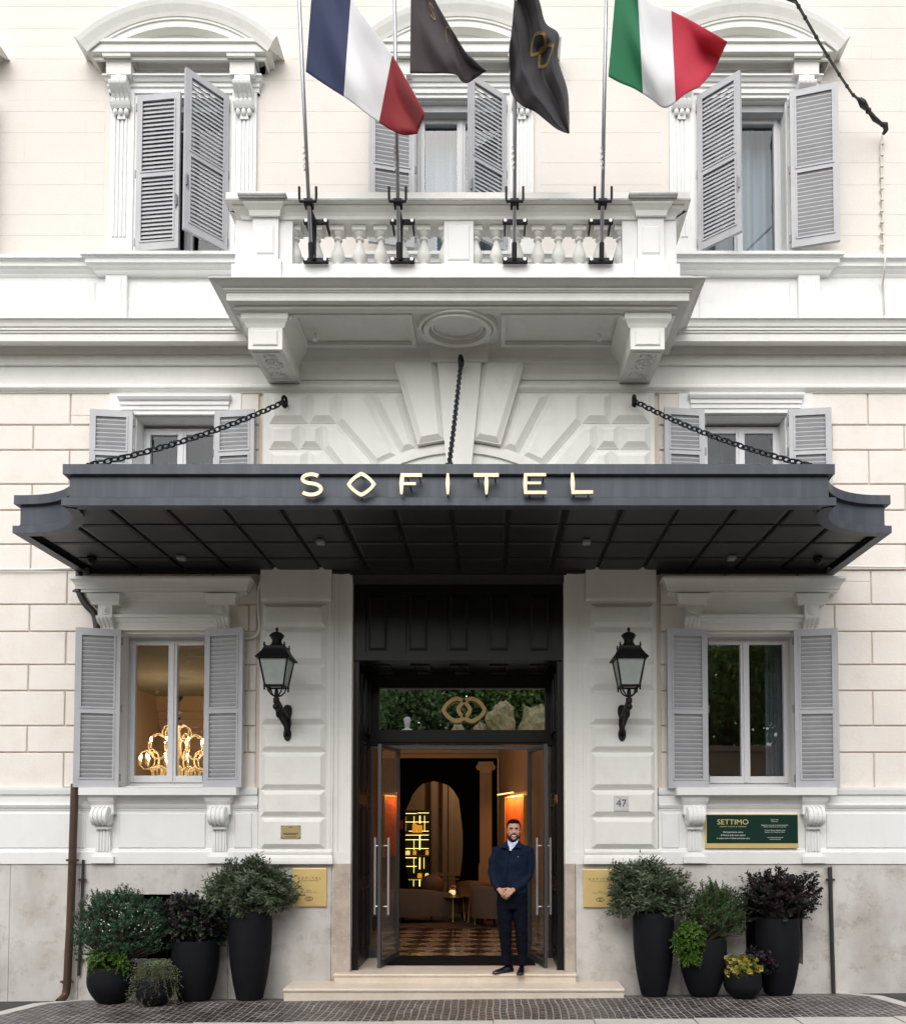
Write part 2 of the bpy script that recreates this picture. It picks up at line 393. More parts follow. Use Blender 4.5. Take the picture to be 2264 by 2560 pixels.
def reveal(mb, x0, x1, z0, z1, y1, m=0):
    t = .012
    mb.box(x0-.02,x0+t,.002,y1,z0,z1,m); mb.box(x1-t,x1+.02,.002,y1,z0,z1,m); mb.box(x0+t,x1-t,.002,y1,z1-t,z1+.02,m); mb.box(x0+t,x1-t,.002,y1,z0-.02,z0+t,m)
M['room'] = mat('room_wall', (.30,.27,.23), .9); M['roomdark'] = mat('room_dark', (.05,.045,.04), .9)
M['curtain'] = mat('curtain_cloth', (.26,.315,.36), .8, streak=((14,14,.2),.5,(.17,.215,.25)))
M['drape'] = mat('green_drape', (.05,.075,.07), .8, streak=((18,18,.2),.7,(.015,.025,.025)))
def room(parent, x0, x1, z0, z1, y0, y1, m):
    mb = MB(); mb.add([(x0,y0,z0),(x1,y0,z0),(x1,y1,z0),(x0,y1,z0),(x0,y0,z1),(x1,y0,z1),(x1,y1,z1),(x0,y1,z1)],[(1,2,6,5),(2,3,7,6),(3,0,4,7),(4,5,6,7),(3,2,1,0)])
    # close the front round the opening
    return mb.build('room', m, parent, fix=False)
def curtain(parent, x0, x1, z0, z1, y, m, n=9, amp=.03):
    mb = MB(); N_ = n*8
    mb.grid(lambda u,v: (lerp(x0,x1,u), y+amp*math.sin(u*n*2*math.pi)+amp*.5*math.sin(u*n*3.7+1), lerp(z0,z1,v)), N_, 2)
    return mb.build('curtain', m, parent, smooth=True, fix=False)
def console(mb, c, w, zt, zb, p):
    """scroll bracket, p = projection"""
    h = zt-zb
    side = [(0,zt),(-p,zt),(-p,zt-.10*h),(-p*.96,zt-.22*h),(-p*.80,zt-.36*h),(-p*.58,zt-.52*h),(-p*.45,zt-.68*h),(-p*.47,zt-.80*h),(-p*.42,zt-.92*h),(-p*.28,zb),(0,zb)]
    mb.prx(side, c-w/2, c+w/2)
    for k in range(4):
        xx = c-w/2+w*(k+.5)/4
        mb.prx([(0,zt-.012)]+[(y*1.0-.013 if y<0 else 0, z) for y,z in side[2:-1]]+[(0,zb+.005)], xx-w*.085, xx+w*.085)
def rosette(mb, x, y, z, r):
    for rr,d in ((r,.008),(r*.62,.016),(r*.3,.022)):
        mb.loft([[(x+rr*math.cos(a*math.pi/8),y,z+rr*math.sin(a*math.pi/8)) for a in range(16)],[(x+rr*.9*math.cos(a*math.pi/8),y-d,z+rr*.9*math.sin(a*math.pi/8)) for a in range(16)]])
def upper_window(xc, la, ra, gl='glassup', cur=True, trans=None, full=True):
    w = thing('window', (xc,0,uz0), None, None); w.parent = B; w.location = Vector((xc,0,uz0))-origin_of(B)
    zl0, zl1 = Z(228,-.06), Z(188,-.10)
    # surround: architrave with two fasciae
    mb = MB()
    for a,b,p in ((.56,.605,.035),(.605,.65,.055)):
        for s in (-1,1):
            mb.box(xc+min(s*a,s*b),xc+max(s*a,s*b),-p,.01,uz0,uz1+a-.56)
        mb.box(xc-b,xc+b,-p,.01,uz1+a-.56,uz1+b-.56)
    mb.box(xc-.935,xc+.935,-.03,.01,uz1+.09,zl0)
    for s in (-1,1):     # flat strip with sunk panel
        c = xc+s*.775
        mb.box(c-.125,c+.125,-.045,.01,uz0,zl0)
        mb.box(c-.14,c+.14,-.06,-.04,uz0,uz0+.12)
        for q in (-.07,-.025,.025,.07): mb.box(c+q-.013,c+q+.013,-.058,-.04,uz0+.22,Z(290))
    mb.cornice(xc-.90,xc+.90,[(0,zl0),(.05,zl0),(.05,zl0+.05),(.07,zl0+.055),(.07,zl0+.10),(.09,zl0+.105),(.11,zl0+.14),(.13,zl0+.145),(.13,zl1),(0,zl1+.01)],0,.6)
    zf1 = Z(150,-.05)
    mb.box(xc-.90,xc+.90,-.04,.01,zl1,zf1)
    reveal(mb,xc-UPW,xc+UPW,uz0,uz1,.26)
    mb.build('surround', M['trim'], w)
    # consoles
    for s in (-1,1):
        mb = MB(); c = xc+s*.755; wd_ = .215
        z0_,z1_,z2_,z3_ = Z(160,-.3),Z(184,-.28),Z(258,-.1),Z(287,-.06)
        mb.box(c-.095,c+.095,-.165,0,z1_,z0_); rosette(mb,c,-.165,(z0_+z1_)/2,.05)
        console(mb,c,wd_,z1_,z2_,.21)
        mb.cornice(c-.10,c+.10,[(0,z2_-.055),(.10,z2_-.055),(.12,z2_-.03),(.135,z2_),(0,z2_+.003)],0,.2)
        for k in (-1,0,1): mb.ball((c+k*.068,-.085,z2_-.095),(.03,.03,.042),10)
        mb.box(c-.05,c+.05,-.075,-.04,z3_-.06,z3_+.02)
        mb.build('console', M['trim'], w)
    # horizontal cornice with breaks over the consoles
    zc0,zc1,zc2 = Z(160,-.1),Z(128,-.25),Z(96,-.27)
    mb = MB()
    prof = [(0,zc0-.01),(.05,zc0-.01),(.06,zc0+.05),(.12,zc0+.07),(.14,zc0+.10),(.17,zc1-.055),(.19,zc1-.05),(.19,zc1-.001),(.25,zc1),(.25,zc1+.10),(.275,zc1+.105),(.275,zc2),(0,zc2+.01)]
    mb.cornice(xc-.86,xc+.86,prof,0,1)
    for s in (-1,1):
        c = xc+s*.755
        mb.cornice(c-.10,c+.10,[(0,Z(160,-.3)-.003),(.17,Z(160,-.3)-.003),(.175,zc0+.06),(.20,zc0+.10),(.215,zc1-.05),(.235,zc1-.04),(.24,zc1-.001),(0,zc1-.001)],0,.30)
    # segmental pediment
    hw = 1.225; rise = Z(-8,-.32)-Z(88,-.32)+.02; r = (hw*hw+rise*rise)/(2*rise); cz = Z(-8,-.32)-r
    a1 = math.asin(hw/r); n = 40
    ring = [(.0,-.66),(.06,-.66),(.06,-.53),(.075,-.52),(.075,-.45),(.10,-.44),(.13,-.395),(.15,-.39),(.15,-.31),(.25,-.30),(.25,-.225),(.265,-.22),(.265,-.195),(.275,-.19),(.29,-.15),(.325,-.08),(.34,-.03),(.34,0),(0,.01)]
    rings = []
    for i in range(n+1):
        a = lerp(-a1,a1,i/n); sa,ca = math.sin(a),math.cos(a)
        rr = []
        for p,o in ring:
            q = r+o
            zz = cz+q*ca; xx = xc+q*sa
            rr.append((xx,-p,max(zz,zc2-.02) if o<-.2 else zz))
        rings.append(rr)
    mb.loft(rings)
    mb.box(xc-1.05,xc+1.05,-.05,0,zc2,cz+r-.35)
    mb.build('pediment', M['white'], w)
    # glazing and shutters
    casement(w, xc-UPW+.012, xc+UPW-.012, uz0+.012, uz1-.06, .22, trans, gl)
    hb = MB(); hb.box(xc-UPW+.012,xc+UPW-.012,.06,.20,uz1-.10,uz1-.012); hb.build('blind_box', M['shutter'], w)
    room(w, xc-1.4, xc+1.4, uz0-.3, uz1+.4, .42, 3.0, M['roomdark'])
    if cur:
        curtain(w, xc-UPW-.1, xc+UPW+.1, uz0-.2, uz1+.2, .50, M['curtain'], 7)
    shutter(w, xc-UPW+.004, -.06 if la<90 else -.12, uz0+.02, uz1-.01, UPW-.006, 1, la)
    shutter(w, xc+UPW-.004, -.06 if ra<90 else -.12, uz0+.02, uz1-.01, UPW-.006, -1, ra)
    return w
upper_window(UPX[0], 170, 170)
tag(upper_window(UPX[1], 6, 46, 'glass', cur=False), 'upper window with one shutter nearly shut and the other ajar')
tag(upper_window(UPX[2], 168, 36, trans=lerp(uz0,uz1,.42)), 'upper window behind the balcony')
tag(upper_window(UPX[3], 40, 166), 'upper window with both shutters open')
# mezzanine windows just above the canopy
def mezz_window(o, la, ra, yl, yr):
    x0,x1,z0,z1 = o; xc = (x0+x1)/2
    w = thing('window', (0,0,0), None, None); w.parent = B; w.location = Vector((xc,0,z0))-origin_of(B)
    mb = MB(); t = z1+.27
    mb.box(x0-.31,x1+.31,-.035,.01,z1+.05,t+.03)
    mb.box(x0-.31,x0-.02,-.035,.01,z0-.1,z1+.05); mb.box(x1+.02,x1+.31,-.035,.01,z0-.1,z1+.05)
    mb.cornice(x0-.13,x1+.13,[(0,z1+.06),(.05,z1+.06),(.05,z1+.11),(.065,z1+.115),(.065,z1+.16),(.085,z1+.17),(.105,z1+.20),(.105,z1+.23),(0,z1+.235)],0,.6)
    mb.box(x0-.05,x0,-.05,.01,z0-.1,z1+.04); mb.box(x1,x1+.05,-.05,.01,z0-.1,z1+.04); mb.box(x0,x1,-.05,.01,z1,z1+.04)
    reveal(mb,x0,x1,z0,z1,.30); mb.build('surround', M['trim'], w)
    casement(w,x0+.012,x1-.012,z0+.012,z1-.05,.24)
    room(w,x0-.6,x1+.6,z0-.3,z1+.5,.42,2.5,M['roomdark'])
    curtain(w,x0-.1,x0+.42,z0-.2,z1+.2,.6,M['drape'],5); curtain(w,x1-.42,x1+.1,z0-.2,z1+.2,.6,M['drape'],5)
    shutter(w,x0-.004,-.06,z0+.02,z1+.03,.50,1,la); shutter(w,x1+.004,-.06,z0+.02,z1+.03,.50,-1,ra)
    return w
tag(mezz_window(MEZZ[0],174,174,0,0), 'left mezzanine window'); tag(mezz_window(MEZZ[1],174,174,0,0), 'right mezzanine window')
# ground-floor windows
def lower_window(o, la, ra, lit):
    x0,x1,z0,z1 = o; xc = (x0+x1)/2
    w = thing('window', (0,0,0), None, None); w.parent = B; w.location = Vector((xc,0,z0))-origin_of(B)
    zt = lambda py,p=0: Z(py,-p)
    mb = MB()
    mb.box(x0-.08,x0,-.045,.01,z0,z1+.02); mb.box(x1,x1+.08,-.045,.01,z0,z1+.02); mb.box(x0-.08,x1+.08,-.046,.01,z1+.02,zt(1569))
    l0,l1 = zt(1569),zt(1537,.08)
    mb.cornice(x0-.10,x1+.10,[(0,l0),(.05,l0),(.05,l0+.05),(.065,l0+.055),(.07,l0+.10),(.095,l0+.105),(.10,l1),(0,l1+.008)],0,.7)
    f1 = zt(1484,.15)
    mb.box(x0-.11,x1+.11,-.03,.01,l1,f1+.05)
    # sloping cove below the hood
    cw = .20
    reveal(mb,x0,x1,z0,z1,.30); mb.build('surround', M['white'], w)
    cz0,cz1,cz2 = zt(1577,.05),zt(1537,.18),zt(1507,.2)
    for s in (-1,1):
        mb = MB(); c = xc+s*((x1-x0)/2+.137)
        mb.box(c-.085,c+.085,-.12,0,cz1,cz2); rosette(mb,c,-.12,(cz1+cz2)/2,.055); console(mb,c,.19,cz1,cz0-.03,.15)
        mb.cornice(c-.09,c+.09,[(0,cz2-.002),(.125,cz2-.002),(.135,cz2+.03),(.16,cz2+.07),(.185,f1-.005),(0,f1-.005)],0,.6)
        mb.build('console', M['white'], w)
    h0,h1 = zt(1478,.2),zt(1440,.24)
    mb = MB(); e = .282
    mb.cornice(x0-e,x1+e,[(0,f1-.06),(.03,f1-.06),(.04,f1-.02),(.08,f1-.0),(.10,f1+.005),(.11,h0+.0),(.16,h0),(.16,h0+.03),(.175,h0+.035),(.18,h0+.06),(.205,h0+.11),(.225,h1-.035),(.235,h1-.03),(.235,h1),(0,h1+.012)],0,1)
    mb.build('hood', M['white'], w)
    # sill with scroll brackets over the dado
    s0,s1 = zt(1988,.2),zt(1969,.2); mb = MB(); hw = (x1-x0)/2+.367
    mb.box(xc-hw,xc+hw,-.22,.01,s0,s1); mb.box(x0+.01,x1-.01,.0,.24,s1-.02,z0+.005)
    mb.cornice(xc-hw+.14,xc+hw-.14,[(0,s0-.13),(.05,s0-.13),(.07,s0-.10),(.09,s0-.06),(.11,s0-.02),(.11,s0),(0,s0)],0,0)
    mb.build('sill', M['trim'], w)
    for s in (-1,1):
        mb = MB(); c = xc+s*(hw-.235)
        mb.cornice(c-.095,c+.095,[(0,s0-.23),(.135,s0-.23),(.135,s0-.205),(.115,s0-.20),(.115,s0-.11),(.125,s0-.105),(.155,s0-.07),(.175,s0-.02),(.175,s0-.001),(0,s0-.001)],0,.35)
        for k in (-1,0,1): mb.ball((c+k*.055,-.117,s0-.155),(.018,.012,.018),8)
        # volute drum with flutes
        zc_ = zt(2041,.15); r_ = .105
        mb.tube([(c-.10,-.115,zc_),(c+.10,-.115,zc_)], r_, 24)
        for k in range(4):
            xx = c-.075+.05*k; mb.tube([(xx-.016,-.115,zc_),(xx+.016,-.115,zc_)], r_+.010, 24)
        for s2 in (-1,1):
            for rr,q in ((.075,.006),(.045,.014),(.02,.02)): mb.tube([(c+s2*.095,-.12,zc_),(c+s2*(.10+q),-.12,zc_)], rr, 16)
        mb.box(c-.085,c+.085,-.125,0,zc_-.155,zc_-.125); mb.box(c-.075,c+.075,-.115,0,zc_-.125,zc_-.09)
        zb = zt(2132,.07)
        mb.loft([[(c-.09,0,zb),(c-.09,-.075,zb),(c+.09,-.075,zb),(c+.09,0,zb)],[(c-.078,0,zc_-.155),(c-.078,-.08,zc_-.155),(c+.078,-.08,zc_-.155),(c+.078,0,zc_-.155)]])
        for k in range(4):
            xx = c-.054+.036*k; mb.box(xx-.009,xx+.009,-.09,-.07,zb+.02,zc_-.16)
        mb.loft([[(c-.125,0,zb-.05),(c-.125,-.10,zb-.05),(c+.125,-.10,zb-.05),(c+.125,0,zb-.05)],[(c-.09,0,zb),(c-.09,-.075,zb),(c+.09,-.075,zb),(c+.09,0,zb)]])
        mb.box(c-.14,c+.14,-.105,0,z_pl+.012,zb-.05)
        mb.build('bracket', M['trim'], w)
    casement(w,x0+.012,x1-.012,z0+.012,z1-.012,.25,None,'glass' if lit else 'glassr')
    shutter(w,x0+.04,-.065,z0-.01,z1+.02,.50,1,la); shutter(w,x1-.065,-.065,z0-.01,z1+.02,.50,-1,ra)
    return w
tag(lower_window(LOWER[0],166,168,True), 'ground-floor window with the lit chandelier behind it')
tag(lower_window(LOWER[1],172,170,False), 'ground-floor window over the green sign')
# dado band of the ground floor (sides)
zdd = Z(2014,-.05)
def sides(fn):
    fn(XL,BAYL-.012); fn(BAYR+.012,XR)
def dd(a,b):
    mb = MB()
    mb.box(a,b,-.035,.0,z_pl,z_sill-.04)
    mb.cornice(a,b,[(0,zdd-.055),(.045,zdd-.055),(.045,zdd-.04),(.06,zdd-.03),(.075,zdd),(.075,zdd+.012),(.05,zdd+.018),(.05,z_sill-.10),(.075,z_sill-.08),(.085,z_sill-.03),(.085,z_sill),(0,z_sill+.005)],0,0)
    mb.cornice(a,b,[(0,z_pl+.002),(.07,z_pl+.002),(.07,z_pl+.14),(.055,z_pl+.155),(.05,z_pl+.175),(.035,z_pl+.185),(0,z_pl+.187)],0,0)
    mb.build('ground_floor_dado', M['trim'], B)
sides(dd)
pz0,pz1 = Z(2122,-.05),Z(2032,-.05)
pan = []
for o in LOWER:
    xc = (o[0]+o[1])/2; hw = (o[1]-o[0])/2+.367-.235
    pan += [(xc-hw+.17,xc+hw-.17)]
pan += [(X(588,2080),X(633,2080)),(X(1651,2080),X(1696,2080)),(X(45,2080)-1.6,X(218,2080)),(X(2060,2080),X(2060,2080)+2)]
for a,b in pan:
    mb = MB(); mb.boss(a,b,pz0,pz1,.014,.034,.052,.034); mb.build('dado_panel', M['trim'], B)
# plinth slabs
def pl(a,b,j):
    mb = MB()
    es = [a]+[q for q in j if a<q<b]+[b]
    for q,r_ in zip(es[:-1],es[1:]):
        rr = [(q+.002,r_-.002,-.4,z_pl)]
        for h in BASW: rr = rsub(rr,h)
        for t in rr: mb.boss(t[0],t[1],t[2],t[3],.003,.052,.055)
    mb.build('plinth', M['lime'], B)
pl(XL,PIERL[1],[X(30,2300),X(207,2300)-.02,X(573,2400),X(830,2300)])
pl(PIERR[0],XR,[X(1437,2300),X(1698,2300),X(2074,2300),X(2074,2300)+1.5])
for a,b in ((X(835,2250),PIERL[1]+.005),(PIERR[0]-.005,X(1436,2250))): mb = MB(); mb.box(a,b,-.068,.0,.0,z_pl+.004); mb.build('door_jamb_base', M['jamb'], B)
for x0,x1,z0,z1 in BASW:
    mb = MB(); mb.box(x0-.01,x1+.01,.10,.14,z0,z1)
    for k in range(9): xx = lerp(x0,x1,(k+.5)/9); mb.box(xx-.008,xx+.008,.04,.1,z0,z1)
    mb.build('basement_grille', M['iron'], B)
# ------------------------------------------------------------------ entrance piers with bossed panels
def pier(a, b, inner, sgn):
    """a..b = flat front block; inner = x of the door-side moulded edge"""
    mb = MB(); zt = Z(1450,-.09)+.35
    mb.box(a,b,-.06,.0,z_pl,zt)
    lo,hi = min(b,inner),max(b,inner)
    if sgn>0: lo,hi = b,inner
    else: lo,hi = inner,a
    # ogee jamb moulding: stepped fillets running full height
    zb = Z(2131,-.05)
    w_ = hi-lo
    steps = [(0,.12,.05),(.12,.34,.03),(.34,.62,.018),(.62,.80,.035),(.80,1.0,.045)]
    for s0,s1,p in steps:
        q0,q1 = (lo+w_*s0,lo+w_*s1) if sgn>0 else (hi-w_*s1,hi-w_*s0)
        mb.box(q0,q1,-p,.20 if s1==1.0 else .0,zb,zt)
    mb.box(lo+.001,hi,-.05,.20,z_pl,zb)
    # cushion blocks
    f0,f1 = (a+.035,b-.06) if sgn>0 else (a+.06,b-.035)
    rows_ = [(1509,1567),(1572,1657),(1662,1722),(1728,1808),(1813,1877),(1882,1972),(1977,2040),(2045,2121)]
    for t,bo in rows_:
        z0,z1 = Z(bo,-.09),Z(t,-.09)
        mb.box(f0-.012,f1+.012,-.068,-.05,z0-.008,z1+.008)
        mb.boss(f0,f1,z0,z1,.05,.072,.112,.05)
    mb.cornice(a,b,[(0,Z(1502,-.08)),(.062,Z(1502,-.08)),(.075,Z(1498,-.08)),(.08,Z(1494,-.08)),(.08,zt),(0,zt)],0,0)
    # moulded base
    z0 = z_pl+.003
    mb.cornice(a+(0 if sgn<0 else 0),b,[(.06,z0),(.125,z0),(.125,z0+.03),(.115,z0+.07),(.085,z0+.105),(.075,z0+.11),(.085,z0+.118),(.088,z0+.135),(.085,z0+.15),(.068,z0+.17),(.06,z0+.175)],0,.35)
    return mb.build('pier', M['white'], B)
pier(BAYL,X(829,1800),PIERL[1],1); pier(X(1463,1800),BAYR,PIERR[0],-1)
# ------------------------------------------------------------------ arch with voussoirs above the canopy
mb = MB()
zb_, zt_ = Z(1300,-.02), z_str0
mb.box(BAYL,BAYR,-.045,.0,zb_,zt_)
def zp(x,y): v = W(650+x/3.411, 880+y/3.411, -.08); return (v.x,v.z)
polys = [[(75,347),(400,347),(400,597),(75,597)],[(417,347),(645,347),(645,597),(417,597)],[(70,617),(320,617),(320,818),(70,818)],[(337,617),(522,617),(522,818),(337,818)],[(70,838),(397,838),(397,1180),(70,1180)],
  [(930,347),(1187,347),(1335,818),(1200,865)],[(655,347),(905,347),(1178,885),(985,975),(655,590)],
  [(540,617),(652,617),(1010,1020),(800,1150),(537,812)],[(415,838),(530,838),(800,1185),(415,1185)],[(1135,85),(1507,85),(1578,770),(1348,812)]]
for pts in polys:
    q = [zp(*p) for p in pts]; o = inset(q,.012)
    for side in (0,1):
        qq = q if not side else [(2*AX-x,z) for x,z in q]
        top = pts[0][1] < 100
        y_ = .085 if top else .0
        mb.bosspoly(qq,.006,.052+y_,.058+y_,.03); mb.bosspoly(inset(qq,.018),.055,.062+y_,.102+y_,.03)
# archivolt
cz = W(1148,1519,-.08).z; rr = 1.99
def ringseg(r0,r1,p):
    for k in range(48):
        a0,a1_ = R(90-62+k*124/48),R(90-62+(k+1)*124/48)
        mb.loft([[(AX+r*math.cos(a),y,cz+r*math.sin(a)) for r,y in ((r0,-.03),(r1,-.03),(r1,-p),(r0,-p))] for a in (a0,a1_)])
ringseg(rr-.02,rr+.02,.085); ringseg(rr-.10,rr-.02,.10); ringseg(rr-.30,rr-.10,.07); ringseg(rr-.36,rr-.30,.10)
# keystone
ks = [(X(1091,898,-.2),Z(890,-.2)),(X(1205,898,-.2),Z(890,-.2)),(X(1178,1150,-.2),Z(1165,-.2)),(X(1116,1150,-.2),Z(1165,-.2))]
mb.poly(ks,-.20,0)
mb.build('archway', M['white'], B)
mb = MB(); kz = Z(893,-.22)
mb.cornice(ks[0][0]+.03,ks[1][0]-.03,[(0,kz-.05),(.215,kz-.05),(.225,kz-.03),(.225,kz+.0),(.25,kz+.03),(.31,kz+.13),(.34,kz+.15),(.34,kz+.19),(0,kz+.19)],0,.42)
mb.build('keystone_cap', M['white'], B)
# ------------------------------------------------------------------ balcony (part of the building)
bal = thing('balcony', (AX,0,Z(751,-1.1)), None, None); bal.parent = B; bal.location = Vector((AX,0,Z(751,-1.1)))-origin_of(B)
zb_ = lambda py,p=1.2: Z(py,-p)
P = 1.27
bl, br_ = X(520,691,-P), X(1765,691,-P)
zs0 = zb_(751,1.12); ztop = zb_(691,P)
mb = MB()
mb.cornice(bl+P,br_-P,[(0,zs0),(1.12,zs0),(1.12,zb_(731,1.12)),(1.135,zb_(730,1.13)),(1.135,zb_(726,1.13)),(1.15,zb_(724,1.15)),(1.15,zb_(718,1.15)),(1.165,zb_(717,1.16)),(1.19,zb_(711,1.19)),(1.235,zb_(700,1.23)),(1.26,zb_(694,1.26)),(P,zb_(693,P)),(P,ztop),(1.18,ztop+.02),(0,ztop+.03)],0,1)
# soffit frame mouldings
il, ir = bl+P-1.12+.12, br_-P+1.12-.12
def frame_y(x0,x1,y0,y1,w,z,t): 
    mb.box(x0,x1,y0,y0+w,z-t,z-.0005); mb.box(x0,x1,y1-w,y1,z-t,z-.0005); mb.box(x0,x0+w,y0+w,y1-w,z-t,z-.0005); mb.box(x1-w,x1,y0+w,y1-w,z-t,z-.0005)
frame_y(il,ir,-1.03,-.02,.10,zs0,.03); frame_y(il+.55,AX-.50,-.93,-.30,.05,zs0-.0,.045); frame_y(AX+.50,ir-.55,-.93,-.30,.05,zs0-.0,.045)
mb.cornice(bl+P-.85,br_-P+.85,[(0,zs0-.30),(.05,zs0-.30),(.07,zs0-.24),(.13,zs0-.16),(.17,zs0-.15),(.18,zs0-.10),(.24,zs0-.03),(.28,zs0-.001),(0,zs0-.001)],0,0)
mb.build('slab', M['white'], bal)
mb = MB(); mc = W(1151,655+99,-.66); my = -.66
for rr,t,w_ in ((.43,.05,.03),(.36,.075,.045),(.29,.03,.02)):
    n=48; rings=[]
    for k in range(n):
        a = 2*math.pi*k/n
        rings.append([(AX+(rr+dx)*math.cos(a), my+(rr*.78+dx)*math.sin(a), zs0-.001-h) for dx,h in ((w_,0),(w_*.6,t),(-w_*.6,t),(-w_,0))])
    rings.append(rings[0]); mb.loft(rings, cap=False)
mb.build('ceiling_medallion', M['white'], bal, auto=40)
cp = .92
for sgn in (-1,1):
    c = AX+sgn*2.13; w_ = .19; mb = MB(); zt_ = zb_(819,cp); zf = zb_(873,cp); zw = Z(958,-.06)
    mb.prx([(0,zt_),(-cp,zt_),(-cp,zf),(-.10,zw),(0,zw)],c-w_,c+w_)
    mb.box(c-w_+.001,c+w_-.001,-cp+.019,0,zt_-.001,zs0-.034)
    mb.cornice(c-w_-.0,c+w_+.0,[(.0,zt_),(.02,zt_),(.04,zt_+.04),(.07,zt_+.08),(.07,zt_+.14),(.11,zt_+.2),(.13,zs0-.033),(0,zs0-.033)],-cp+.02,1)
    for s2 in (-1,1):
        xs = c+s2*w_; 
        mb.loft([[(xs,0,zt_+.0),(xs,-cp,zt_+.0),(xs,-cp,zs0-.033),(xs,0,zs0-.033)],[(xs+s2*.13,0,zs0-.04),(xs+s2*.13,-cp,zs0-.04),(xs+s2*.13,-cp,zs0-.033),(xs+s2*.13,0,zs0-.033)]])
    mb.boss(c-w_+.05,c+w_-.05,zf+.04,zt_-.035,.012,cp+.006,cp+.016,-cp+.02)
    # carved panel on the sloping underside
    d = Vector((0,-.10+cp,zw-zf)); L_ = d.length; d.normalize(); n_ = Vector((0,d.z,-d.y)); 
    def uv(u,v,h): p = Vector((c+u,-cp,zf))+d*v+n_*h; return p
    if n_.z>0: n_ = -n_
    for (u0,u1,v0,v1,h) in ((-.15,.15,.06,L_-.06,.010),):
        for (a,b,e,f) in ((u0,u1,v0,v0+.02),(u0,u1,v1-.02,v1),(u0,u0+.02,v0+.02,v1-.02),(u1-.02,u1,v0+.02,v1-.02)):
            mb.loft([[uv(a,e,-.004),uv(b,e,-.004),uv(b,f,-.004),uv(a,f,-.004)],[uv(a,e,h),uv(b,e,h),uv(b,f,h),uv(a,f,h)]])
    rnd = random.Random(3)
    for k in range(46):
        u_ = rnd.uniform(-.10,.10); v_ = rnd.uniform(.13,L_-.13); p_ = uv(u_,v_,.0); mb.ball(p_,(rnd.uniform(.012,.026),.014,rnd.uniform(.012,.024)),8)
    mb.build('corbel', M['white'], bal)
# balustrade
rf = 1.06                                 # face of the dies
zp1 = zb_(664,rf); zr0 = zb_(551,rf); zr1 = zb_(497,1.2)
L0,L1 = X(588,600,-rf),X(731,600,-rf); R0,R1 = X(1555,600,-rf),X(1690,600,-rf); C0,C1 = X(1110,600,-rf),X(1183,600,-rf)
pil = (X(634,600,-rf),X(698,600,-rf)); pir = (X(1592,600,-rf),X(1657,600,-rf))
rd = .26
mb = MB()
mb.box(L0-.03,R1+.03,-rf-.035,-rf+rd+.035,ztop+.012,zp1)
for a,b in (pil,pir): mb.box(a-.04,b+.04,-rf-.075,-rf,ztop+.013,zp1+.025)
for s in (0,1):
    a,b = ((L0-.03,L0+rd),(R1-rd,R1+.03))[s]; mb.box(a,b,-rf+rd+.036,-.0,ztop+.012,zp1)
mb.build('plinth', M['trim'], bal)
for a,b in ((L0,L1),(C0,C1),(R0,R1)):
    mb = MB(); mb.box(a,b,-rf,-rf+rd,zp1+.001,zr0+.002)
    if a==C0: mb.boss(a+.04,b-.04,zp1+.06,zr0-.06,.012,rf+.004,rf+.012,-rf+.01); mb.build('pier', M['trim'], bal); continue
    a,b = pil if a==L0 else pir
    mb.box(a,b,-rf-.045,-rf+.01,zp1+.025,zr0+.002); mb.boss(a+.045,b-.045,zp1+.10,zr0-.10,.014,rf+.048,rf+.056,-rf); mb.build('pier', M['trim'], bal)
for s in (0,1):
    mb = MB(); a,b = ((L0,L0+rd),(R1-rd,R1))[s]; mb.box(a,b,-.22,.0,zp1+.001,zr0+.002); mb.build('pier', M['trim'], bal)
hp = [(0,zr0),(.02,zr0),(.03,zr0+.03),(.05,zr0+.055),(.09,zr0+.08),(.10,zr0+.085),(.10,zr0+.145),(.115,zr0+.15),(.12,zr0+.175),(.15,zr0+.205),(.155,zr1-.03),(0,zr1-.03)]
mb = MB()
hx0,hx1 = X(563,520,-rf-.155)+.155, X(1725,520,-rf-.155)-.155
# front rail as a mitred moulding, and its two returns
mb.cornice(hx0,hx1,hp,-rf,1); mb.box(hx0,hx1,-rf+.001,-rf+rd,zr0,zr1-.031)
for a,b in ((hx0,hx0+rd),(hx1-rd,hx1)): mb.box(a,b,-rf+rd+.001,-.0,zr0,zr1-.032)
for s,xe in ((-1,hx0),(1,hx1)): mb.loft([[(xe+s*p,-rf,z) for p,z in hp],[(xe+s*p,0,z) for p,z in hp]])
for a,b in (pil,pir): mb.cornice(a,b,[(0,zr0-.001),(.03,zr0-.001),(.045,zr0+.05),(.09,zr0+.085),(.10,zr0+.09),(.10,zr0+.15),(.13,zr0+.19),(.145,zr1-.005),(0,zr1-.005)],-rf-.05,.75)
mb.build('handrail', M['white'], bal)
M['lead'] = mat('weathered_coping', (.36,.37,.37), .8, nscale=8, namt=.8, ncol=(.20,.21,.20), bump=.4, bscale=30)
mb = MB()
mb.box(hx0-.16,hx1+.16,-rf-.16,-rf+rd+.02,zr1-.0295,zr1-.008)
for a,b in (pil,pir): mb.box(a-.12,b+.12,-rf-.21,-rf+.10,zr1-.0045,zr1+.018)
for a,b in ((hx0-.16,hx0+rd+.02),(hx1-rd-.02,hx1+.16)): mb.box(a,b,-rf+rd+.021,-.0,zr1-.0295,zr1-.0085)
mb.build('coping', M['lead'], bal)
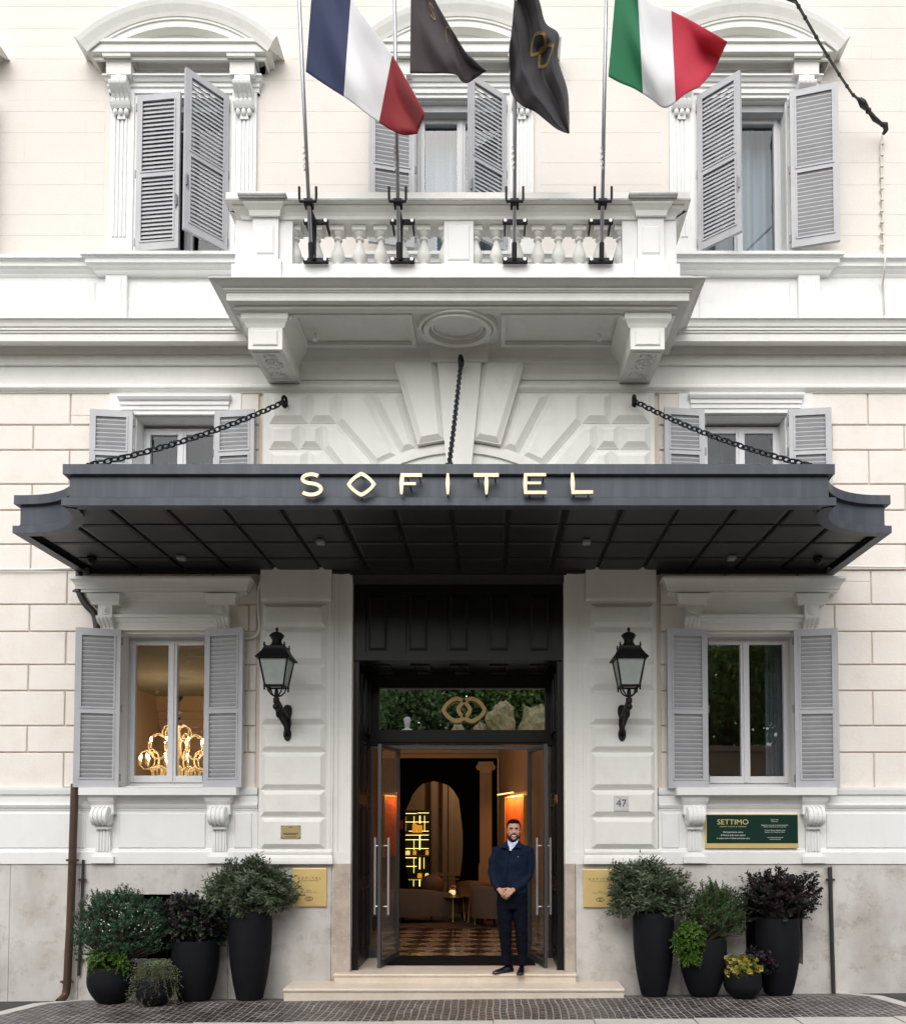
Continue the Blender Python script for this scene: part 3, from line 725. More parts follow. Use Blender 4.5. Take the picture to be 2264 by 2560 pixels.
# balusters
bz0,bz1 = zp1+.001,zr0-.001; H = bz1-bz0
mb = MB(); o3 = origin_of(bal)
mb.lathe([(.072,0),(.072,.085*H)],(0,0,0),sq=1)
mb.lathe([(.05,.085*H),(.058,.10*H),(.060,.13*H),(.054,.155*H),(.040,.165*H),(.036,.19*H),(.052,.235*H),(.072,.31*H),(.077,.37*H),(.070,.44*H),(.050,.55*H),(.035,.64*H),(.027,.70*H),(.030,.712*H),(.046,.725*H),(.049,.745*H),(.044,.768*H),(.030,.775*H),(.030,.80*H),(.05,.83*H),(.063,.865*H),(.066,.885*H)],(0,0,0),20)
mb.lathe([(.075,.885*H),(.075,1.0*H)],(0,0,0),sq=1)
me0 = mb.build('baluster', M['white'], None, auto=50)
pos = []
yb_ = -rf+rd/2
for k in range(8): pos.append((X(738+k*53.6,610,yb_),yb_)); pos.append((X(1189+k*51.6,610,yb_),yb_))
for k in range(3):
    for xx in (L0+rd/2,R1-rd/2): pos.append((xx,-.33-.22*k))
for k,(x,y) in enumerate(pos):
    o = me0 if k==0 else me0.copy()
    if k: COL.objects.link(o)
    o.parent = bal; o.location = Vector((x,y,bz0))-o3
for px,py in ((630,659+600-600),):
    pass
for px in (788,1497):
    mb = MB(); v = W(px,824,-.55); mb.tube([(v.x,v.y,zs0-.05),(v.x,v.y-.02,zs0-.12)],.028,10); mb.tube([(v.x,v.y,zs0-.031),(v.x,v.y,zs0-.06)],.018,8)
    mb.build('spotlight', M['trim'], bal)
# ------------------------------------------------------------------ entrance canopy
CD, WD = 2.2, 1.45
ct, cb = Z(1165,-CD), Z(1268,-CD)
cl, cr_ = X(130,1230,-CD), X(1662*1.2522,1230,-CD); cl = X(163,1230,-CD)+.04; cr_ -= .04
wl, wr = X(40,1290,-WD)+.045, X(2221,1290,-WD)-.045
can = thing('entrance_canopy', ((cl+cr_)/2,0,cb), 'dark grey metal entrance canopy with concave corners and gold letters', 'canopy')
def outline(off, nseg=14):
    """plan of the canopy edge, left wall -> front -> right wall, offset outward by off"""
    pts = [(wl-off,.0),(wl-off,-WD-off)]
    rx = (cl-wl)-.07; ry = CD-WD
    # concave quarter: centre at the missing outer corner
    for k in range(nseg+1):
        a = math.pi/2*k/nseg
        pts.append((wl+.07+ (cl-wl-.07)*math.sin(a) - off*(math.sin(a) if 1 else 0)*1.0, -CD+ry*math.cos(a)-off*math.cos(a)))
    pts.append((cl-off,-CD-off))
    m = [(wl+wr-x if 0 else 0,y) for x,y in pts]
    return pts
def mirror(pts):
    cx = (cl+cr_)/2; k = (wr-(cl+cr_)/2)/((cl+cr_)/2-wl)
    kk = (wr-cr_)/(cl-wl)
    out = []
    for x,y in pts[::-1]:
        out.append((cr_+(cl-x)*kk if x<=cl else cr_-(x-cl), y))
    return out
def full(off): a = outline(off); return a+mirror(a)
prof = [(0,cb+.03),(-.06,cb),(.05,cb),(.05,cb+.075),(.015,cb+.085),(.0,cb+.10),(.0,ct-.105),(.02,ct-.10),(.045,ct-.095),(.045,ct),(-.05,ct+.005)]
rings = []
for off,z in prof: rings.append([(x,y,z) for x,y in full(off)])
mb = MB(); mb.loft(rings, closed=False)
for k in (0.33,0.67): 
    xx = lerp(cl,cr_,k); mb.box(xx-.0015,xx+.0015,-CD-.0455,-CD-.04,ct-.09,ct)
mb.build('fascia', M['canopy'], can, auto=30)
mb = MB(); tp = full(-.05)
mb.prz(tp, cb+.20, ct-.03); mb.build('deck', M['soffit'], can)
# soffit coffers: raised trays between dark gaps
mb = MB(); g = MB(); w_ = .553; cxm = AX
zso = cb+.06
g.prz(full(-.03), zso+.02, zso+.05); g.build('soffit_backing', M['gap'], can)
fp = full(-.09)
def inside(x,y):
    ins = False; n=len(fp)
    for i in range(n):
        x1,y1 = fp[i]; x2,y2 = fp[(i+1)%n]
        if (y1>y)!=(y2>y) and x < (x2-x1)*(y-y1)/(y2-y1)+x1: ins = not ins
    return ins
ys = [-2.12,-1.58,-1.04,-.50,-.0]
for i in range(-9,9):
    for k in range(4):
        a,b = cxm+i*w_+.022, cxm+(i+1)*w_-.022; y0,y1 = ys[k]+.024,ys[k+1]-.024
        # clip trays at the curved corners by sampling their outline
        N_ = 10; poly = []
        raw = [(lerp(a,b,t/N_),y0) for t in range(N_)]+[(b,lerp(y0,y1,t/N_)) for t in range(N_)]+[(lerp(b,a,t/N_),y1) for t in range(N_)]+[(a,lerp(y1,y0,t/N_)) for t in range(N_)]
        cx_,cy_ = (a+b)/2,(y0+y1)/2
        if all(inside(*p) for p in raw): poly = [(a,y0),(b,y0),(b,y1),(a,y1)]
        else:
            # anchor on a point well inside
            cand = [(lerp(a,b,u),lerp(y0,y1,v)) for u in (.5,.25,.75,.95,.05) for v in (.5,.75,.95)]
            cand = [p for p in cand if inside(*p)]
            if not cand: continue
            c0 = max(cand, key=lambda p: p[1]-abs(p[0]-cx_)*.1)
            for p in raw:
                lo,hi = 0.,1.
                if inside(*p): poly.append(p); continue
                for _ in range(12):
                    md = (lo+hi)/2
                    if inside(lerp(c0[0],p[0],md),lerp(c0[1],p[1],md)): lo = md
                    else: hi = md
                poly.append((lerp(c0[0],p[0],lo),lerp(c0[1],p[1],lo)))
        q = inset(poly,.03) if len(poly)==4 else [(lerp(x,cx_,.06),lerp(y,cy_,.06)) for x,y in poly]
        mb.loft([[(x,y,zso+.025) for x,y in poly],[(x,y,zso) for x,y in poly],[(x,y,zso-.012) for x,y in q]])
mb.build('soffit_panel', M['soffit'], can)
mb = MB(); e = full(-.02)[1:-1]; e2 = full(-.09)[1:-1]
mb.loft([[(x,y,zso+.02) for x,y in e],[(x,y,zso-.02) for x,y in e],[(x,y,zso-.02) for x,y in e2],[(x,y,zso+.02) for x,y in e2]], closed=False, cap=False)
mb.box(wl+.05,wr-.05,-.07,-.001,zso-.05,zso+.03); mb.build('soffit_border', M['soffit'], can)
def spot(px,py):
    z = zso-.012; d = 2079
    # find depth where the soffit is seen at that pixel row
    y = -1.0
    for _ in range(30):
        zz = Z(py,y); y += (zz-z)*-1.2
    return W(px,py,y)
M['lens'] = mat('lamp_lens', (.25,.25,.26), .3)
for px,py in ((640,1078),(1170,1078),(362,1110),(1460,1110)):
    v = spot(px*1.2522,py*1.2522); mb = MB(); mb.box(v.x-.045,v.x+.045,v.y-.05,v.y+.05,zso-.06,zso-.013); o = mb.build('spotlight', M['lens'], can, bevel=.012)
for px,py in ((183,1112),(1632,1112)):
    v = spot(px*1.2522,py*1.2522); mb = MB(); mb.lathe([(.055,-.013),(.055,-.045),(.045,-.05),(.042,-.07),(.03,-.09),(.012,-.10)],(v.x,v.y,zso),16); mb.build('dome_camera', M['iron'], can, auto=40)
# letters ----------------------------------------------------------------------
def rdiamond(cx, cz, rx, rz, n=48, k=1.28):
    out = []
    for i in range(n):
        a = 2*math.pi*i/n; c,s = math.cos(a),math.sin(a)
        e = 2/k
        out.append((cx+rx*math.copysign(abs(c)**e,c), cz+rz*math.copysign(abs(s)**e,s)))
    return out
def ringpoly(mb, outer, inner, y0, y1, m=0):
    n = len(outer)
    rings = [[(outer[i][0],y0,outer[i][1]),(outer[i][0],y1,outer[i][1]),(inner[i][0],y1,inner[i][1]),(inner[i][0],y0,inner[i][1])] for i in range(n)]
    rings.append(rings[0]); mb.loft(rings, m, cap=False)
def stroke(mb, pts, w, y0, y1, m=0):
    """flat ribbon of width w along 2-D points"""
    P_ = [Vector(p) for p in pts]; L_,R_ = [],[]
    for i,p in enumerate(P_):
        t = (P_[min(i+1,len(P_)-1)]-P_[max(i-1,0)]).normalized(); nn = Vector((-t.y,t.x))
        ww = w[i] if isinstance(w,list) else w
        L_.append(p+nn*ww/2); R_.append(p-nn*ww/2)
    rings = [[(l.x,y0,l.y),(l.x,y1,l.y),(r.x,y1,r.y),(r.x,y0,r.y)] for l,r in zip(L_,R_)]
    mb.loft(rings, m)
def wedge(mb, pts, y0, y1, m=0): mb.poly(pts, y0, y1, m)
def letters(ch, fx, fz, y0, y1, m=0):
    """ch drawn in a box of zoom pixels; fx,fz map them to metres"""
    mb = MB(); q = lambda *ps: [(fx(x),fz(y)) for x,y in ps]
    if ch=='S':
        c = []
        for k in range(41):
            t = k/40
            if t<=.5: a = lerp(R(38),R(270),t*2); c.append((fx(133+50*math.cos(a)*(1 if a<R(150) else 1)), fz(85-26*math.sin(a))))
            else: a = lerp(R(90),R(-145),t*2-1); c.append((fx(133+58*math.cos(a)), fz(145-32*math.sin(a))))
        stroke(mb, c, abs(fz(0)-fz(21)), y0, y1, m)
    elif ch=='O': ringpoly(mb, rdiamond(fx(424),fz(117),abs(fx(84)-fx(0)),abs(fz(0)-fz(72))), rdiamond(fx(424),fz(117),abs(fx(60)-fx(0)),abs(fz(0)-fz(49))), y0, y1, m)
    elif ch=='F':
        wedge(mb,q((652,53),(672,53),(670,110),(663,175),(650,175),(644,110)),y0,y1,m)
        wedge(mb,q((669,53),(775,53),(775,74),(669,74)),y0+.001,y1-.001,m); wedge(mb,q((669,105),(740,105),(740,122),(669,122)),y0+.001,y1-.001,m)
    elif ch=='I': wedge(mb,q((918,53),(931,53),(936,110),(931,175),(918,175),(912,110)),y0,y1,m)
    elif ch=='T':
        wedge(mb,q((1075,52),(1220,52),(1220,74),(1075,74)),y0,y1,m); wedge(mb,q((1141,74),(1157,74),(1161,110),(1155,175),(1143,175),(1136,110)),y0+.001,y1-.001,m)
    elif ch=='E':
        wedge(mb,q((1367,52),(1384,52),(1384,174),(1367,174),(1361,110)),y0,y1,m)
        for a,b,x in ((52,70,1494),(102,117,1465),(154,174,1498)): wedge(mb,q((1384,a),(x,a),(x,b),(1384,b)),y0+.001,y1-.001,m)
    elif ch=='L':
        wedge(mb,q((1640,50),(1653,50),(1661,110),(1658,174),(1642,174),(1635,110)),y0,y1,m); wedge(mb,q((1658,152),(1766,152),(1766,172),(1658,174)),y0+.001,y1-.001,m)
    return mb
yl = -CD-.13
fx = lambda x: X(720+x/2.318,1215,yl); fz = lambda y: Z(1160+y/2.318,yl)
for ch in 'SOFITEL':
    mb = letters(ch, fx, fz, yl+.035, yl); o = mb.build('letter', M['gold'], can); o['label'] = 'gold letter '+ch
mb = MB()
for px,py in ((110,60),(150,165),(424,50),(424,185),(690,70),(760,70),(705,118),(924,80),(924,165),(1100,70),(1200,70),(1150,165),(1400,70),(1480,70),(1400,165),(1480,165),(1650,80),(1660,165),(1745,165)):
    mb.tube([(fx(px),yl+.03,fz(py)),(fx(px),-CD+.002,fz(py))],.007,6)
mb.build('letter_stud', M['iron'], can)
# ------------------------------------------------------------------ chains
def link_ring(mb, c, t, nrm, L_, w, r):
    b = t.cross(nrm).normalized(); pts = []
    for k in range(14):
        a = 2*math.pi*k/14; ca,sa = math.cos(a),math.sin(a)
        pts.append(c+t*(ca*w+math.copysign((L_-w),ca)*min(1,abs(ca)*2.2))+b*(sa*w))
    pts.append(pts[0]); mb.tube(pts, r, 6, cap=False)
def chain(p0, p1, n, label, sag):
    t_ = thing('suspension_chain', p0, label, 'chain', 'chains holding up the canopy'); mb = MB()
    pts = []
    for k in range(n+1):
        u = k/n; p = p0.lerp(p1,u); p.z -= sag*4*u*(1-u); pts.append(p)
    for k in range(n):
        d = pts[k+1]-pts[k]; t = d.normalized(); side = t.cross(Vector((0,0,1))).normalized() if abs(t.z)<.95 else t.cross(Vector((0,1,0))).normalized()
        up = side.cross(t)
        q = (side+up).normalized() if k%2 else (side-up).normalized()
        link_ring(mb, (pts[k]+pts[k+1])/2, t, q, d.length*.60, d.length*.35, .0095)
    mb.build('link', M['chain'], t_, smooth=True)
    mb = MB(); d = (p1-p0).normalized()
    nrm = Vector((1,0,0)) if abs(d.x)<.5 else Vector((0,0.35,1)).normalized().cross(Vector((0,0,1)))
    ring = []
    for k in range(17):
        a = 2*math.pi*k/16; ring.append(p0+Vector((.018*math.cos(a),.045*math.cos(a)*.6,.062*math.sin(a))))
    mb.tube(ring,.018,8,cap=False); mb.tube([p0+Vector((0,.16,.0)),p0+Vector((0,.02,0))],.018,8)
    mb.build('eye_bolt', M['iron'], t_, smooth=True)
    mb = MB(); q = p1
    mb.box(q.x-.10,q.x+.10,q.y-.05,q.y+.06,ct+.003,ct+.018)
    mb.tube([(q.x-.03,q.y,ct+.015),(q.x-.03,q.y,ct+.055),(q.x+.03,q.y,ct+.055),(q.x+.03,q.y,ct+.015)],.014,6)
    mb.build('anchor', M['iron'], t_)
    return t_
chain(W(711,1004,-.20), Vector((X(222,1160,-2.15),-2.12,ct+.045)), 34, 'iron chain from the wall down to the left end of the canopy', .07)
chain(Vector((AX+.03,-.38,W(1149,906,-.35).z)), Vector((X(1122,1155,-2.15),-2.12,ct+.045)), 40, 'iron chain hanging from the keystone to the middle of the canopy', .04)
chain(W(1585,1002,-.20), Vector((X(2022,1152,-2.15),-2.12,ct+.045)), 34, 'iron chain from the wall down to the right end of the canopy', .07)
# ------------------------------------------------------------------ flagpoles
def flagpole(xb, xt, offs, label):
    b = W(xb,655,-1.20); t = W(xt,0,-1.72); e = b+(t-b)*1.45
    r = thing('flagpole', b, label, 'flagpole', 'flagpoles along the balcony'); mb = MB()
    mb.tube([b+(t-b)*.02,e],[.021,.016],10); mb.build('pole', M['pole'], r, smooth=True)
    zm = Z(557,-1.13); zl = Z(654,-1.13); zf = Z(516,-1.28)
    mb = MB(); c = b.x+offs
    for z in (zm,zl): mb.box(c-.135,c+.135,-rf-.105 if z==zl else -rf-.10,-rf-.06 if z==zl else -rf-.065,z-.021,z+.021)
    for s in (-1,1): mb.box(c+s*.11-.009,c+s*.11+.009,-rf-.064,-.95,zm-.02,zm+.02)
    yy = lambda z: lerp(b.y,t.y,(z-b.z)/(t.z-b.z)); xx = lambda z: lerp(b.x,t.x,(z-b.z)/(t.z-b.z))
    # stanchion web between the plates and the pole
    mb.loft([[(c-.007,-rf-.10,zl),(c-.007,yy(zl)+.01,zl),(xx(zf)-.010,yy(zf)+.01,zf),(xx(zf)-.010,yy(zf)+.06,zf),(c-.010,-rf-.10,zm)],
             [(c+.007,-rf-.10,zl),(c+.007,yy(zl)+.01,zl),(xx(zf)+.010,yy(zf)+.01,zf),(xx(zf)+.010,yy(zf)+.06,zf),(c+.010,-rf-.10,zm)]])
    mb.tube([(xx(zl)-.0,yy(zl),zl-.02),(xx(zl+.13),yy(zl+.13),zl+.13)],.028,10)
    mb.box(xx(zf)-.045,xx(zf)+.045,yy(zf)-.045,yy(zf)+.05,zf-.03,zf+.03)
    for s in (-1,1): mb.tube([(xx(zf),yy(zf)-.05,zf-.012),(xx(zf)+s*.085,yy(zf)-.05,zf-.012),(xx(zf)+s*.09,yy(zf)-.05,zf+.02),(xx(zf)+s*.09,yy(zf)-.06,zf+.14)],.014,8)
    mb.build('bracket', M['iron'], r)
    mb = MB()
    for z,o in ((zm,-.101),(zl,-.106)):
        for s in (-1,1): mb.tube([(c+s*.105,-rf+o,z),(c+s*.105,-rf+o-.014,z)],.017,6)
    mb.build('bolt', M['steel'], r)
    mb = MB(); k = b+(t-b)*.405
    pts = [k+Vector((.012*math.sin(i*1.9)-.02,-.025+.01*math.cos(i*2.3),-.14+.02*i)) for i in range(15)]
    mb.tube(pts,.008,6); mb.tube([k+Vector((-.02,-.022,.14)),k+(t-b)*.7+Vector((-.02,-.022,0))],.003,5)
    mb.build('halyard', M['rope'], r, smooth=True)
    return b,t
M['rope'] = mat('halyard_rope', (.6,.6,.58), .8)
fp1 = flagpole(778.5,748,.035,'leftmost flagpole, carrying the blue white and red flag'); fp2 = flagpole(997,986.5,.03,'flagpole left of the middle window, carrying a plum flag')
fp3 = flagpole(1285,1289,.01,'flagpole right of the middle window, carrying the flag with a gold emblem'); fp4 = flagpole(1503,1515,.0,'rightmost flagpole, carrying the green white and red flag')
# flags: top and bottom edges given as pixel polylines, hung as waving cloth
def poly_at(pts, u):
    L_ = [0.]
    for a,b in zip(pts[:-1],pts[1:]): L_.append(L_[-1]+math.hypot(b[0]-a[0],b[1]-a[1]))
    s = u*L_[-1]
    for i in range(len(pts)-1):
        if s <= L_[i+1] or i==len(pts)-2:
            k = (s-L_[i])/max(1e-6,L_[i+1]-L_[i]); return lerp(pts[i][0],pts[i+1][0],k), lerp(pts[i][1],pts[i+1][1],k)
def cr(pts, n=12):
    out = []; P_ = [pts[0]]+list(pts)+[pts[-1]]
    for i in range(1,len(P_)-2):
        for k in range(n):
            t = k/n; q = []
            for c in (0,1):
                a,b,d,e = P_[i-1][c],P_[i][c],P_[i+1][c],P_[i+2][c]
                q.append(.5*((2*b)+(-a+d)*t+(2*a-5*b+4*d-e)*t*t+(-a+3*b-3*d+e)*t**3))
            out.append(tuple(q))
    out.append(pts[-1]); return out
def flag(name, top, bot, y0, wave, mats, mf, label, nu=60, nv=40):
    T_,B_ = cr(top),cr(bot)
    def fn(u,v,off=0):
        a = poly_at(T_,u); b = poly_at(B_,u); px,py = lerp(b[0],a[0],v), lerp(b[1],a[1],v)
        y = y0+wave(u,v)-off
        return W(px,py,y)
    mb = MB(); mb.grid(fn,nu,nv,0,mf)
    me_o = mb.build(name, mats, None, smooth=True, fix=False)
    s = me_o.modifiers.new('cloth','SOLIDIFY'); s.thickness = .004
    tag(me_o, label, 'flag', 'flags above the entrance'); return me_o, fn
def cloth(n, c, c2=None, sheen=.1):
    m = mat(n, c, .75, nscale=1.2, namt=.25, ncol=c2, bump=.15, bscale=14); b = m.node_tree.nodes['Principled BSDF']; b.inputs['Sheen Weight'].default_value = sheen
    # thin cloth lets some daylight through
    nt = m.node_tree; tr = nt.nodes.new('ShaderNodeBsdfTranslucent'); tr.inputs[0].default_value = (*c,1); mx = nt.nodes.new('ShaderNodeMixShader'); mx.inputs[0].default_value = .2
    o = nt.nodes['Material Output']; nt.links.new(b.outputs[0],mx.inputs[1]); nt.links.new(tr.outputs[0],mx.inputs[2]); nt.links.new(mx.outputs[0],o.inputs[0]); return m
fb,fw,frd = cloth('flag_blue',(.010,.022,.085)),cloth('flag_white',(.74,.74,.76)),cloth('flag_red',(.24,.005,.010))
fg,fr2 = cloth('flag_green',(.0,.15,.055)),cloth('flag_crimson',(.50,.012,.04))
fpl,fdk = cloth('flag_plum',(.034,.022,.027)),cloth('flag_dark',(.018,.015,.020)); fgold = cloth('flag_gold',(.20,.135,.04))
A = lambda x,y: (730+x/2.477, y/2.477); C_ = lambda x,y: (1132+x/1.5972, y/1.5972)
def wv(a,ph,k,vk=0.): return lambda u,v: a*math.sin(k*u*6.283+ph+vk*v)*(.15+u)+.03*math.sin(8*v+5*u+.5*math.sin(6*u))+.012*math.sin(14*u-9*v+ph)*u+.006*math.sin(23*u+13*v)
flag('flag',[A(150,-420),A(270,-180),A(395,35),A(600,310),A(735,540),A(822,700)],[A(85,440),A(215,530),A(345,615),A(480,715),A(600,795),A(690,835),A(772,828)],-1.85,
     wv(.13,.6,1.3,2.2),[fb,fw,frd],lambda u,v:0 if u<.355 else (1 if u<.69 else 2),'blue, white and red tricolour flag on the leftmost pole')
o2,f2 = flag('flag',[A(738,-330),A(800,-170),A(880,-10),A(965,140),A(1060,300),A(1130,370),A(1200,438)],[A(730,450),A(870,452),A(1010,458),A(1045,495),A(1085,512),A(1140,480),A(1198,440)],-1.80,
     wv(.10,0,1.6,1.5),[fpl],None,'plum flag with part of a gold initial, left of the middle window')
o3_,f3 = flag('flag',[A(1400,-200),A(1470,-120),A(1530,0),A(1570,140),A(1652,210),A(1645,360),A(1702,545),A(1715,700),A(1716,815)],[A(1344,310),A(1350,450),A(1358,570),A(1420,650),A(1500,690),A(1570,745),A(1640,800),A(1712,828)],-1.80,
     lambda u,v: .11*math.sin(11*v+3*u)+.06*math.sin(5*u),[fdk],None,'dark purple flag with a gold emblem, right of the middle window')
flag('flag',[C_(668,-260),C_(715,-130),C_(770,-10),C_(850,30),C_(940,75),C_(1020,120),C_(1095,165)],[C_(620,303),C_(670,330),C_(725,353),C_(790,395),C_(850,430),C_(930,372),C_(990,340),C_(1045,275)],-1.85,
     wv(.15,.2,1.2,2.6),[fg,fw,fr2],lambda u,v:0 if u<.30 else (1 if u<.60 else 2),'green, white and red tricolour flag on the rightmost pole')
# gold marks woven on the dark flags, laid on the cloth surface
def onflag(fn, flagobj, loops, name='emblem'):
    mb = MB()
    for outer,inner in loops:
        n = len(outer); rings = [[fn(*outer[i],.006),fn(*inner[i],.006)] for i in range(n)]+[[fn(*outer[0],.006),fn(*inner[0],.006)]]
        mb.loft(rings, closed=False, cap=False)
    o = mb.build(name, fgold, flagobj, fix=False); return o
onflag(f3,o3_,[(rdiamond(.365,.72,.066,.19),rdiamond(.365,.72,.046,.135)),(rdiamond(.455,.69,.066,.19),rdiamond(.455,.69,.046,.135))])
def arcloop(cx,cy,rx,ry,a0,a1,w,n=24):
    o=[];i=[]
    for k in range(n+1):
        a=lerp(a0,a1,k/n); o.append((cx+rx*math.cos(a),cy+ry*math.sin(a))); i.append((cx+(rx-w)*math.cos(a),cy+(ry-w*1.6)*math.sin(a)))
    return o,i
def onflag_open(fn, fo, strips):
    mb = MB()
    for o,i in strips: mb.loft([[fn(*a,.006),fn(*b,.006)] for a,b in zip(o,i)], closed=False, cap=False)
    return mb.build('emblem', fgold, fo, fix=False)
onflag_open(f2,o2,[arcloop(.33,.80,.045,.045,R(40),R(270),.016),arcloop(.33,.715,.045,.045,R(90),R(-140),.016),arcloop(.60,.62,.10,.30,R(100),R(200),.012)])
# ------------------------------------------------------------------ cables and pipes
M['cable'] = mat('dark_cable',(.02,.025,.02),.6); M['cord'] = mat('pale_cord',(.62,.60,.54),.7)
t = thing('overhead_cable', W(2209,313,-.15), 'dark tied overhead cable ending at a hook on the upper wall', 'cable'); mb = MB()
cp_ = [(1985,-3,-2.6),(2003,28,-2.2),(2050,110,-1.6),(2100,190,-1.0),(2130,235,-.6),(2151,252,-.4)]
mb.tube([W(*p) for p in cp_],.013,8)
for k in range(9):
    u = k/8.5; i = u*(len(cp_)-1); a = int(i); p = W(*cp_[a]).lerp(W(*cp_[min(a+1,5)]),i-a); q = W(*cp_[min(a+1,5)]); d = (q-W(*cp_[a])).normalized(); mb.tube([p-d*.012,p+d*.012],.019,8)
for k in range(-2,2): mb.tube([W(1972+k*5,-3,-2.8),W(1994,10,-2.4)],.005,5)
mb.build('cable', M['cable'], t, smooth=True); mb = MB()
mb.tube([W(2148,248,-.42),W(2156,258,-.38),W(2166,270,-.34)],[.028,.045,.03],8); mb.ball(W(2170,276,-.32),.035,8); mb.tube([W(2170,276,-.32),W(2185,296,-.25),W(2203,310,-.2)],[.02,.03,.02],8)
mb.tube([W(2203,310,-.2),W(2212,312,-.16),W(2214,325,-.12),W(2207,335,-.08)],[.025,.035,.03,.02],8); mb.build('anchor', M['cable'], t, smooth=True)
t = thing('hanging_cord', W(2208,785,-.05), 'pale cord clipped down the wall below the cable hook', 'cord'); mb = MB()
cw_ = [(2204,335,-.05),(2201,380,-.035),(2204,470,-.035),(2207,560,-.035),(2210,640,-.035),(2212,648,-.23),(2209,690,-.20),(2206,705,-.06),(2210,740,-.06),(2210,785,-.06)]
mb.tube([W(*p) for p in cw_],.011,8); mb.build('cord', M['cord'], t, smooth=True); mb = MB()
for py in range(360,640,28): v = W(2203,py,-.035); mb.box(v.x-.018,v.x+.022,-.055,-.02,v.z-.01,v.z+.01)
mb.build('clip', M['cord'], t)
def pipe(name, pts, r, m, label, cat='pipe', clamps=()):
    t = thing(name, W(*pts[-1]), label, cat); mb = MB(); P_ = [W(*p) for p in pts]; out = [P_[0]]
    for a,b,c in zip(P_[:-2],P_[1:-1],P_[2:]):
        d1 = min(.07,(b-a).length*.45); d2 = min(.07,(c-b).length*.45)
        p,q = b+(a-b).normalized()*d1, b+(c-b).normalized()*d2
        for k in range(6): s = k/5; out.append(p.lerp(b,s).lerp(b.lerp(q,s),s))
    out.append(P_[-1]); mb.tube(out,r,12); mb.build('pipe', m, t, auto=50); mb = MB()
    for c in clamps:
        v = W(*c); mb.tube([(v.x,v.y,v.z-.015),(v.x,v.y,v.z+.015)],r+.01,12); mb.box(v.x-r-.03,v.x+r+.03,v.y-.008,v.y+.008,v.z-.012,v.z+.012); mb.box(v.x-.012,v.x+.012,v.y,0,v.z-.012,v.z+.012)
    if clamps: mb.build('clamp', m, t)
    return t
pipe('downpipe',[(187,1960,-.15),(183,2090,-.15),(176,2300,-.15),(167,2470,-.15),(164,2490,-.16),(147,2506,-.26)],.045,M['pipe'],'rusty brown downpipe at the left end of the travertine plinth','downpipe',((181,2151,-.15),(167,2455,-.15)))
pipe('downpipe',[(198,1420,-.13),(198,1482,-.13),(214,1512,-.11),(236,1532,-.09),(241,1552,-.08),(243,1576,-.08)],.042,M['dpipe'],'short dark downpipe with a double bend under the left end of the canopy','downpipe',((197,1478,-.13),))
pipe('conduit',[(208,2150,-.09),(203,2300,-.09),(196,2440,-.09)],.016,M['dpipe'],'thin dark conduit on the left plinth beside the rusty downpipe','conduit',((206,2200,-.09),(199,2400,-.09)))
pipe('conduit',[(2074,2168,-.09),(2078,2320,-.09),(2083,2484,-.09)],.024,M['dpipe'],'dark vertical pipe on the right plinth past the last planter','pipe',((2075,2200,-.09),))
pipe('conduit',[(-30,1424,-.06),(100,1424,-.06),(192,1420,-.06)],.012,M['trim'],'white horizontal conduit under the left end of the canopy','conduit')
pipe('conduit',[(2085,1416,-.06),(2180,1417,-.06),(2300,1417,-.06)],.012,M['trim'],'white horizontal conduit under the right end of the canopy','conduit')
pipe('conduit',[(652,1450,-.07),(644,1480,-.07),(646,1540,-.07),(650,1570,-.07),(640,1592,-.07),(612,1597,-.07)],.014,M['white'],'white looping hose between the left window and the pier','hose')
